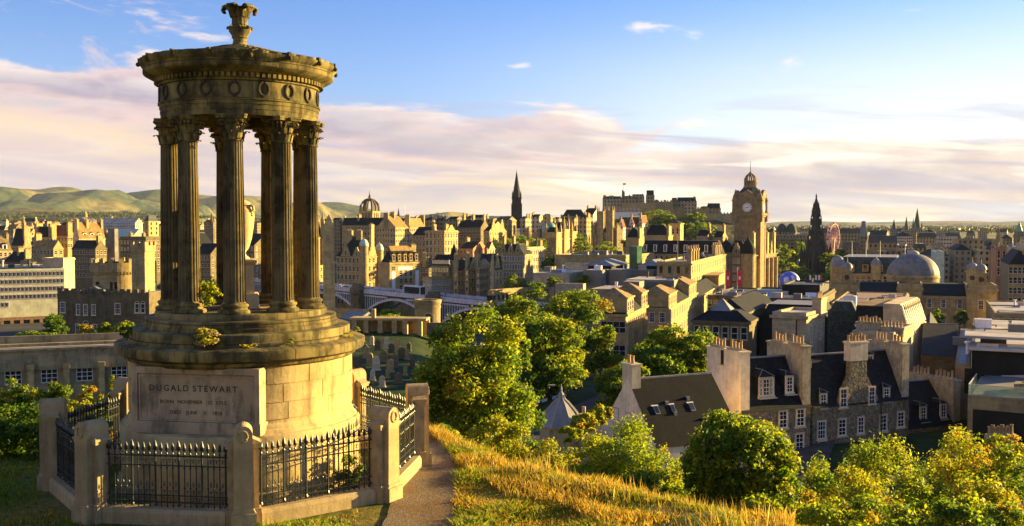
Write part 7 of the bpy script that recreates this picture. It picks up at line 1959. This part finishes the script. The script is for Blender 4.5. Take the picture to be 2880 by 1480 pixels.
b = MB(); b.lathe([(6.2,7.2),(1.2,10.2),(.9,10.6),(.05,10.8)],48,rfun=lambda a,z: 1+.015*(1 if int(round(a*48/(2*math.pi))) % 2 else 0)); b.build('roof', MAT['teal_iron'], t)
# ------------------------------------------------------------------ middle distance, right: roofs above the houses
def winR(B, px, pyc, w, h, kind='sash', face='R', dy=.001):
    """a window centred on photo pixel (px, pyc) of a block's face"""
    M = B.t.matrix_basis; o = B.t.location; rho = B.t.rotation_euler.z
    u = Vector((-math.sin(rho), math.cos(rho))) if face == 'R' else Vector((math.cos(rho), math.sin(rho)))
    k = (px-1440)/FPX; s = (k*o.y - o.x)/(u.x - k*u.y)
    z = at(px, pyc, o.y + s*u.y).z - o.z
    return obj('window', winmesh(kind, w, h), B.t, (dy, s, z) if face == 'R' else (s, -dy, z), R(90) if face == 'R' else 0)
def fz(B, py): return at(1440, py, B.Y).z - B.zb
bld('dark plant box with a sunlit pale end, on the flat roofs below the gothic monument', 2201, 2306, 2333, 808, 225, 203, 'clad_black', 'flat', 'flat_dark', zb=at(2306,850,225).z, par=.5, cornice=0)
b_ = bpy.context.scene.objects
B = bld('sunlit pale louvred end of the dark plant box', 2304.5, 2306, 2333, 809, 224.6, 203, 'ashlar_pale', 'flat', 'flat_pale', zb=at(2306,848,225).z, par=.0, cornice=0, W=.3) if False else None
bld('wide flat green-grey roof with a kerb below the dark plant box', 2060, 2300, 2350, 848, 208, 203, 'ashlar_dark', 'flat', 'clad_green', zb=-34, par=.5, fl=2, nF=9, win=(1.1,2), kind='sashdark')
B = bld('dark slated mansard with four roof lights, below the flat green-grey roof', 2140, 2330, 2352, 892, 186, 203, 'slate', 'mansard', 'slate', rh=2.0, zb=-34, cornice=.2)
for k in range(4):
    b = MB(); b.box(-.45,.45,-.10,.02,-.6,.6); b.m = 1; b.box(-.36,.36,-.12,-.1,-.5,.5); b.build('roof_light', [MAT['white_paint'], MAT['glass_lit']], B.t, loc=(-B.W*(.62-.13*k), -.02, B.H-1.0))
bld('white air-handling unit on the roofs left of the dark plant box', 2115, 2148, 2158, 832, 215, 203, 'white_paint', 'flat', 'flat_pale', zb=at(2150,848,215).z, par=0, cornice=0, D=3)
bld('white louvred air-conditioning unit right of the dark plant box', 2374, 2408, 2412, 834, 214, 203, 'white_paint', 'flat', 'flat_pale', zb=at(2400,862,214).z, par=0, cornice=0, D=3)
bld('pale flat roof terrace with railings in front of the palace', 2340, 2540, 2580, 862, 220, 203, 'ashlar_brown', 'flat', 'timber_warm', zb=-34, par=.3)
B = bld('long dark hall with pale roof edge and glass pyramid, left of the stone chimney block', 1950, 2106, 2130, 906, 158, 203, 'ashlar_dark', 'hip', 'slate', rh=1.6, run=2.5, zb=-32, fl=2, nF=6, win=(1,2), kind='sashdark')
b = MB(); b.sqspire(-B.W*.55, B.D*.5, [(2.2,B.H+1.0),(.05,B.H+3.4)]); b.build('glass_pyramid', MAT['lead'], B.t)
bld('low roof with pale ridge and ochre hip behind the glass pyramid', 1990, 2100, 2180, 880, 182, 203, 'ashlar_dark', 'hip', 'slate', rh=2.2, zb=-32, fl=1, nF=6, win=(1,2), kind='sashdark')
B = bld('sheer stone block with deep cornice and a tall pot-topped stack, centre right', 2174, 2268, 2322, 890, 150, 212, 'ashlar_cream', 'flat', 'flat_pale', zb=-34, par=.5, cornice=.35, fl=3, fh=4.2, nR=2, win=(1,2.6), kind='sash', top0=1.6)
chimney(B, .98, .72, 1.4, 3.2, 2.4, 6, 'ashlar_cream')
b = MB(); b.box(-B.W*.30,-B.W*.30+.2,-.12,-.01,0,B.H-.6); b.build('downpipe', MAT['timber_dark'], B.t)
B = bld('black slate-fronted block with an ochre top and a sunlit slatted end', 2405, 2548, 2600, 928, 152, 210, 'slate', 'flat', 'tile_ochre', zb=-34, par=0, cornice=0)
b = MB(); b.box(-B.W-.01, 0.02, -.02, B.D, B.H, B.H+.01) if False else None
b.prismx([(0,B.H),(B.D,B.H),(B.D-1.0,B.H+3.3),(1.6,B.H+3.3)], -B.W, -.4); b.m = 1; b.box(-B.W,-.4,1.6,B.D-1,B.H+3.302,B.H+3.42); b.build('upper_roof', [MAT['slate'], MAT['tile_ochre']], B.t)
b = MB(); b.prism([(-3.4,0),(.35,0),(.35,B.H-.2),(-.9,B.H+3.9),(-3.4,B.H+3.9)], .3, B.D-.5); b.box(.1,.5,.2,B.D-.3,B.H-.5,B.H-.1); b.build('end_bay', MAT['ashlar_cream'], B.t)
b = MB()
n_ = 11
for k in range(n_):
    y = .6 + k*(B.D-1.4)/(n_-1)
    b.box(.36,.52,y-.14,y+.14,2,B.H-.5); b._add([(.36,y-.14,B.H+.1),(.36,y+.14,B.H+.1),(-.8,y+.14,B.H+3.7),(-.8,y-.14,B.H+3.7),(.50,y-.14,B.H+.14),(.50,y+.14,B.H+.14),(-.66,y+.14,B.H+3.74),(-.66,y-.14,B.H+3.74)],[(4,5,6,7),(0,3,7,4),(1,5,6,2),(3,2,6,7)])
b.build('slats', MAT['white_paint'], B.t)
bld('grey-green slated wing left of the black slate-fronted block', 2330, 2412, 2420, 876, 170, 203, 'slate_green', 'mansard', 'slate_green', rh=1.5, zb=-34, cornice=.2)
# narrow sunlit house and stacks
B = bld('narrow bright yellow house with three slit windows and a lead roof edge', 2400, 2514, 2572, 942, 128, 212, 'ashlar_cream', 'flat', 'flat_pale', zb=-30, par=.3, cornice=.2)
for px in (2530,2537,2549): winR(B, px, 1030, .32, 2.2, 'slot')
chimney(B, .30, .2, 3.2, .8, 1.2, 7, 'render_grey'); chimney(B, .82, .2, 3.4, .8, .7, 7, 'render_grey')

# ------------------------------------------------------------------ houses at the foot of the hill
NH = 245
# white gabled house
B = bld('white-harled gabled house with a long dark slate roof and gable chimney', 1692, 1846, 2094, 1262, 87, NH, 'render_white', 'gy', 'slate_dark', rh=5.5, zb=-23, cornice=0, ov=.12, name='house', cat='house')
b = MB(); zt = fz(B,1046); b.box(-B.W*.5-.95,-B.W*.5+.75,-.01,.95,B.H+3.4,zt); b.box(-B.W*.5-1.08,-B.W*.5+.88,-.12,1.08,zt,zt+.14); st = b.build('chimney', MAT['render_white'], B.t)
for q in (-.35,.25): obj('chimney_pot', POTS[0], st, (-B.W*.5-.1+q, .45, zt+.14))
winR(B, 1735, 1168, .75, 1.25, 'sash', 'F'); winR(B, 1771, 1184, .75, 1.35, 'sash', 'F')
sl = math.atan2(5.5, B.W/2)
for yy, w in ((.17,.62),(.36,.5),(.58,.62)):
    b = MB(); b.box(-.1,1.35,-w/2,w/2,.02,.10); b.m = 1; b.box(.02,1.22,-w/2+.08,w/2-.08,.10,.115); b.m = 2
    b.box(-.3,-.1,-w/2-.15,w/2+.15,.0,.05)
    o = b.build('skylight', [MAT['lead'], MAT['glass'], MAT['white_paint']], B.roof); o.location = (-B.W*.28, B.D*yy, B.H+5.5*.56+.05); o.rotation_euler = (0, 0, R(180)); o.rotation_euler = (0, sl, R(180)) if False else (0, 0, 0)
    o.rotation_euler = (0, sl, 0); o.scale = (.6, .8, 1)
for yy, xx in ((.32,.3),(.36,.22),(.58,.32),(.66,.16)):
    b = MB(); b.box(-.16,.16,-.16,.16,-.2,.22); o = b.build('roof_vent', MAT['lead'], B.roof); o.location = (-B.W*xx, B.D*yy, B.H+5.5*xx*2)
def gwall(B, y0, y1, ztop, mat, npots=0, groups=((.08,.44,4),(.56,.92,4)), x0=0.0, x1=1.0, cap='render_grey'):
    b = MB(); xa, xb = -B.W*(1-x0), -B.W*(1-x1)
    b.box(xa, xb, y0, y1, B.H-2.0, ztop); b.box(xa-.10, xb+.10, y0-.10, y1+.10, ztop-.14, ztop+.02)
    w = b.build('gable_wall', [MAT[mat]], B.t)
    for a, c, n in groups:
        g = MB(); g.box(xa+(xb-xa)*a, xa+(xb-xa)*c, y0+.1, y1-.1, ztop+.02, ztop+.14); pl = g.build('chimney_base', MAT[cap], w)
        for k in range(n): obj('chimney_pot', POTS[(k*2+n) % 3], w, (xa+(xb-xa)*(a+(c-a)*(k+.5)/n), (y0+y1)/2, ztop+.14))
    return w
# tall white gable and its slate house
B = bld('slate-roofed rubble house behind a tall white blank gable wall with two rows of pots', 1992, 2085, 2284, 1163, 97, NH, 'rubble', 'gy', 'slate', rh=5.0, zb=-24, cornice=0, ov=.15, name='house', cat='house')
gwall(B, -.09, 1.0, fz(B,990), 'render_white'); b = MB(); b.box(-B.W,0,-.05,-.001,0,B.H); b.prism([(-B.W,B.H),(0,B.H),(0,B.H+2),(-B.W/2,B.H+5),(-B.W,B.H+2)],-.05,-.001); b.build('harled_gable', MAT['render_white'], B.t)
gwall(B, B.D-1.0, B.D, fz(B,985), 'render_grey')
winR(B, 2036, 1002, .5, 1.6, 'slot', 'F', .10)
for px, py in ((2207,1180),(2256,1175),(2254,1244),(2206,1246)): winR(B, px, py, .95, 1.7)
def rdormer(B, px, pyb, w, h, xo, kind='sash', ww=None, wh=None, wall='white_paint', piend=True):
    """dormer on the right-hand roof slope, its front at the photo column px, sill row pyb"""
    rho = B.t.rotation_euler.z; o = B.t.location - Vector((math.cos(rho), math.sin(rho), 0))*xo; u = Vector((-math.sin(rho), math.cos(rho))); k = (px-1440)/FPX
    s = (k*o.y - o.x)/(u.x - k*u.y); z = at(px, pyb, o.y + s*u.y).z - o.z
    b = MB(); b.m = 1; b.box(-w/2, w/2, .06, 2.6, -.4, h); b.m = 0; b.box(-w/2-.02, w/2+.02, -.02, .06, -.05, h)
    b.m = 1; b._add([(-w/2-.12,-.16,h),(w/2+.12,-.16,h),(w/2+.12,2.7,h),(-w/2-.12,2.7,h),(0,.55,h+w*.36),(0,2.9,h+w*.36)],[(0,1,4),(1,2,5,4),(3,0,4,5),(2,3,5)])
    b.m = 2; b.tube([(0,.5,h+w*.37),(0,2.9,h+w*.37)],.05,5); b.tube([(-w/2-.1,-.14,h+.02),(0,.55,h+w*.37)],.04,4); b.tube([(w/2+.1,-.14,h+.02),(0,.55,h+w*.37)],.04,4); b.box(-w/2-.2,w/2+.2,-.5,.0,-.16,-.08)
    d = b.build('dormer', [MAT[wall], MAT['slate'], MAT['lead']], B.t, loc=(-xo, s, z), rotz=R(90))
    if w > 1.6:
        for q, q2 in ((0,.48),(-.38,.22),(.38,.22)): obj('window', winmesh('sash', w*q2*.9, h*.84), d, (w*q, -.03, h*.47))
    else: obj('window', winmesh(kind, ww or w*.72, wh or h*.84), d, (0, -.03, h*.47))
    return d
rdormer(B, 2158, 1116, 1.75, 2.0, .5); rdormer(B, 2224, 1106, 1.0, 1.85, .5)
# rubble house with wallhead gable
cB = B
u_ = Vector((-math.sin(-R(65)), math.cos(-R(65))))
B = bld('rubble-stone town house with a wallhead chimney gable and many white sash windows', 2200, 2286, 2562, 1150, 101.5, NH, 'rubble', 'gy', 'slate', rh=5.2, zb=-24, cornice=0, ov=.15, name='house', cat='house')
gwall(B, B.D-1.0, B.D, fz(B,985), 'render_grey')
o_ = B.t.location
def ypos(B, px):
    o = B.t.location; rho = B.t.rotation_euler.z; u = Vector((-math.sin(rho), math.cos(rho))); k = (px-1440)/FPX
    return (k*o.y - o.x)/(u.x - k*u.y)
ya, yb = ypos(B,2362), ypos(B,2474); yc = (ya+yb)/2; hw = (yb-ya)/2
b = MB(); H_ = B.H
poly = [(ya,0),(yb,0),(yb,H_+.6),(yc+hw*.62,H_+2.1),(yc+hw*.42,H_+3.0),(yc+hw*.40,H_+4.6),(yc-hw*.40,H_+4.6),(yc-hw*.42,H_+3.0),(yc-hw*.62,H_+2.1),(ya,H_+.6)]
b.prismx(poly, -.6, .06); b.build('wallhead_gable', MAT['rubble'], B.t)
b = MB(); b.box(-3.4,-.5,0,0,0,0) if False else None
b.prismx([(yc-hw*.95,H_),(yc+hw*.95,H_),(yc,H_+3.9)], -B.W*.5, -.5); b.build('cross_roof', MAT['slate'], B.t)
b = MB(); zt = fz(B,1006)*1.0; zt = H_+6.6; b.box(-.85,.10,yc-hw*.44,yc+hw*.44,H_+4.6,zt); b.box(-.95,.2,yc-hw*.47,yc+hw*.47,zt-.15,zt+.03); ch_ = b.build('chimney', MAT['render_white'], B.t)
for k in range(6): obj('chimney_pot', POTS[k % 3], ch_, (-.38, yc+hw*.40*(k-2.5)/2.6, zt+.03))
for px, py, w, h in ((2316,1210,1.0,1.8),(2376,1120,.85,1.9),(2373,1202,.9,1.7),(2426,1196,.75,1.7),(2456,1112,.85,1.7),(2490,1190,.95,1.7),(2540,1180,.9,1.6),(2320,1262,.9,1.6),(2430,1258,.9,1.4)): winR(B, px, py, w, h, dy=.065 if 2362 < px < 2474 else .001)
rdormer(B, 2320, 1148, 1.0, 1.6, .15, wall='rubble'); rdormer(B, 2498, 1128, 1.0, 1.5, .15, wall='rubble'); rdormer(B, 2270, 1062, 1.5, 1.75, 1.9); rdormer(B, 2450, 1040, 1.0, 1.7, 2.1)
b = MB(); b.tube([(-.05+.2, ypos(B,2482), 0),(-.05+.2, ypos(B,2482), H_)],.06,6); b.build('downpipe', MAT['timber_dark'], B.t)
# cottages
B = bld('slate-roofed cottages with three white dormers and an ochre chimney gable', None, 2554, 2708, 1208, 107.8, NH, 'rubble', 'gy', 'slate', rh=4.6, zb=-24, cornice=0, ov=.2, name='house', cat='house', W=7)
gwall(B, B.D-1.1, B.D, fz(B,1082), 'render_grey', groups=((.10,.46,5),(.56,.94,5)))
rdormer(B, 2552, 1194, .95, 1.75, .6); rdormer(B, 2603, 1184, .98, 1.7, .55); rdormer(B, 2660, 1176, .98, 1.7, .5)
B = bld('dark slated hall with a pale ridge and roof light behind the ochre chimney gable', 2596, 2700, 2726, 1004, 140, 203, 'ashlar_dark', 'gx', 'slate', rh=2.6, zb=-30, cornice=.1)
B = bld('low dark house with a hipped slate roof below the palace', 2590, 2640, 2652, 985, 165, 203, 'ashlar_dark', 'hip', 'slate', rh=3, zb=-30, cornice=.1)
# modern terrace
B = bld('black-clad modern block with pale lilac roof slabs at the right edge', 2738, 2960, 2990, 1000, 112, 205, 'clad_black', 'flat', 'flat_pale', zb=-26, par=.25, cornice=0, D=12)
b = MB(); b.box(-B.W-.3, 1, -.9, 5, B.H+.26, B.H+.55); b.m = 1
for k in range(4): b.box(-B.W+.5+k*3.2, -B.W+2.8+k*3.2, .2, 2.4, B.H+.55, B.H+.75)
b.build('roof_slab', [MAT['flat_pale'], MAT['glass_lit']], B.t)
b = MB(); b.box(-B.W-.8, 1, 2.5, 9, B.H+1.3, B.H+1.6); b.build('upper_slab', MAT['flat_pale'], B.t)
B = bld('timber-clad stair end with a glass lean-to beside the black-clad block', 2692, 2728, 2740, 1028, 116, 205, 'timber_warm', 'flat', 'lead', zb=-26, par=.1, cornice=0, D=5)
winR(B, 2729, 1072, .8, 3.0, 'slot', 'F')
B = bld('raw concrete terrace with a glass balustrade, planting and a dark opening below', 2729, 2960, 2965, 1130, 98, 210, 'concrete', 'flat', 'flat_grey', zb=-26, par=0, cornice=0, D=9, fl=0)
b = MB(); b.box(-B.W+.5, -B.W+8.2, -.05, -.004, B.H-6.5, B.H-1.4); b.build('opening', MAT['clad_black'], B.t)
gm, tt, bs = base_mat('balustrade_glass', .05, .6); bs.inputs['Base Color'].default_value = (.30,.42,.36,1); bs.inputs['Alpha'].default_value = .38
b = MB(); b.box(-B.W+.05, 0, .05, .09, B.H, B.H+1.1); b.box(-B.W+.05,-B.W+.09,.1,8.6,B.H,B.H+1.1); b.build('balustrade', MAT['balustrade_glass'], B.t)
b = MB(); b.box(-B.W+.02,0,.02,.12,B.H+1.1,B.H+1.15); b.box(-B.W+.02,-B.W+.12,.12,8.6,B.H+1.1,B.H+1.15); b.build('handrail', MAT['flat_pale'], B.t)
b = MB(); b.box(-B.W+4,-.5,4,6.5,B.H,B.H+.9); b.build('planter', MAT['concrete'], B.t); PB = B
wp = B.t.location; rho = B.t.rotation_euler.z
def wl(x, y, z): return Vector((wp.x + x*math.cos(rho) - y*math.sin(rho), wp.y + x*math.sin(rho) + y*math.cos(rho), wp.z + z))
for i, (x, y, z, w, h, g) in enumerate(((-B.W+5.5,5.2,B.H+.8,2.6,.9,G3),(-B.W+9,5.2,B.H+.8,3.0,1.0,G2),(-B.W+3.5,2.5,B.H,2.2,.6,G4),(-B.W+8,2.2,B.H,3.4,.6,G1))):
    tree('shrub', ('golden plant in the terrace planter','yellow-green plant in the terrace planter, right of the golden one','dark low planting behind the glass balustrade, left','low green planting behind the glass balustrade, right')[i], 'shrub', wl(x,y,z), w, h, 700, .12, *g, z0=0, d=1.4, seed=120+i, clumps=14, trunk=False, group='terrace plants')
p = at(2780,1222,90); t = thing('chimney_stack', 'orange clay pots in a row on a low stack among the yellow leaves', 'chimney', p, R(8))
b = MB(); b.box(-.2,2.6,-.3,.3,-3,0); b.build('stack', MAT['render_grey'], t)
for k in range(8): obj('chimney_pot', POTS[k % 3], t, (.1+k*.31, 0, 0))
# ------------------------------------------------------------------ big trees in the middle distance
TG = (['leaf_dark','leaf_mid','leaf_yellow','leaf_gold'], (3,5,3.5,.15))
for i, (px, py0, py1, w, Y, n, s, nm) in enumerate((
  (1480,818,1010,190,125,9000,201,'big tree in the middle, between the bushy tree and the bridge'),
  (1545,868,1090,200,120,9000,202,'big dense tree left of the sunlit street block, dark below'),
  (1620,800,1010,180,140,9000,203,'tallest tree in the middle, its crown over the white flat roof'),
  (1690,905,1040,110,135,4500,204,'rounded tree against the nearest colonnaded street block'),
  (1900,872,1075,190,138,9000,205,'large dark tree right of the sunlit street block'),
  (1960,930,1060,100,130,4000,206,'tree below the middle street block, behind the white gable'),
  (1840,960,1120,160,128,5000,207,'shaded tree crown in the hollow behind the white gabled house'),
  (1760,1005,1150,150,112,6500,208,'pointed-leaved green tree just behind the gable chimney'),
  (1090,868,920,110,180,2500,209,'sunlit bush-like tree before the bridge pier'),
  (1125,885,930,70,170,1800,210,'dark tree left of the round mausoleum'),
  (1420,905,1060,130,112,5000,211,'dark tree behind the big bushy tree, right side'),
  (1500,1000,1100,130,118,4500,212,'shaded tree above the coach'))):
    ptree('tree', nm, 'tree', px, py0, py1 + (45 if n > 4000 else 10), w*1.28, Y, int(n*1.5), .36 if n > 4000 else .3, *(TG if i not in (6,9,11) else G4), seed=s, clumps=46 if n > 5000 else 30, csize=.27, group='big trees in the middle distance')
for i, (px, py0, py1, w, Y, s, g, nm) in enumerate(((1480,1148,1220,130,70,221,G4,'dark green bush below the coach'),(1640,1160,1225,90,66,222,G3,'yellow bush right of the ogee roof'),(1690,1128,1200,70,74,223,G3,'thin yellow sapling between the ogee roof and the white gable'),(1610,1195,1250,80,60,224,G2,'yellow-green bush before the ogee pavilion'),(1400,1120,1220,90,60,225,G4,'dark bush behind the golden brown shrub'))):
    ptree('shrub', nm, 'shrub', px, py0, py1, w, Y, 2600, .18, *g, seed=s, clumps=26, trunk=False, group='shrubs on the lower slope')
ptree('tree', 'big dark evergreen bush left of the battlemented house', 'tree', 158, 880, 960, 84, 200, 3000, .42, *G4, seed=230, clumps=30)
for i, (px, py0, py1, w, s, g) in enumerate(((240,908,948,60,231,G3),(300,905,948,60,232,G2),(350,895,948,70,233,G2),(100,928,955,120,234,G1),(365,960,1000,40,235,G4))):
    ptree('shrub', ('golden shrub below the bow front','second golden shrub below the bow front, right of the first','feathery yellow tree at the right end of the battlemented house','low green hedge shrub before the retaining wall','dark shrub against the podium rim at the left')[i], 'shrub', px, py0, py1, w, 190 if i < 4 else 60, 1600, .34 if i < 4 else .15, *g, seed=s, clumps=22, trunk=False, group='shrubs before the battlemented house')
ptree('tree', 'sunlit tree seen between the second and third columns', 'tree', 580, 785, 870, 70, 150, 2600, .3, *G2, seed=236, clumps=26)
# filler roofs that close the gaps between the named blocks
bld('dark flat-roofed hall behind the mall boxes', 1560, 1760, 1840, 722, 400, 203, 'ashlar_brown', 'flat', 'flat_grey', zb=-42, par=.6)
bld('flat roofed stone block behind the flagpoles', 1990, 2120, 2180, 838, 280, 203, 'ashlar_dark', 'flat', 'flat_dark', zb=-40, par=.5, fl=2, nF=8, nR=4, win=(1.1,2), kind='sashdark')
for i, (px, py0, py1, w, Y, s, nm) in enumerate(((1450,770,830,70,360,241,'leafy tree above the tracks, left of the terrace wall'),(1505,790,850,80,300,242,'dark tree over the tracks below the pale corner block'),(1600,812,880,90,250,243,'garden tree at the foot of the white flat roof'),(1560,775,815,50,350,244,'small tree on the planted terrace by the low wall'),(1640,772,806,46,330,245,'bushy planting between the plant-room boxes and the terrace'),(1430,725,770,40,470,246,'small tree between the gothic front and the curved tenement'))):
    ptree('tree', nm, 'tree', px, py0, py1, w, Y, 1800, .5, *G1, seed=s, clumps=26, group='trees by the tracks')

ptree('shrub', 'yellow bush hiding the low stack with orange clay pots', 'shrub', 2822, 1214, 1330, 150, 62, 3500, .16, *G3, seed=250, clumps=28, trunk=False)
# ------------------------------------------------------------------ air
hb = MB(); hb.box(-15000, 15000, -420, 14500, -320, 420)
hm = bpy.data.materials.new('haze'); hm.use_nodes = True
t_ = NT(hm.node_tree); t_.n.clear()
vo_ = t_.new('ShaderNodeVolumePrincipled'); vo_.inputs['Color'].default_value = (0.62, 0.78, 1.0, 1)
vo_.inputs['Density'].default_value = 0.00002; vo_.inputs['Anisotropy'].default_value = 0.0
t_.l.new(vo_.outputs[0], t_.new('ShaderNodeOutputMaterial').inputs['Volume'])
HAZE = True
if HAZE: hb.build('haze', hm, None, kind='stuff')
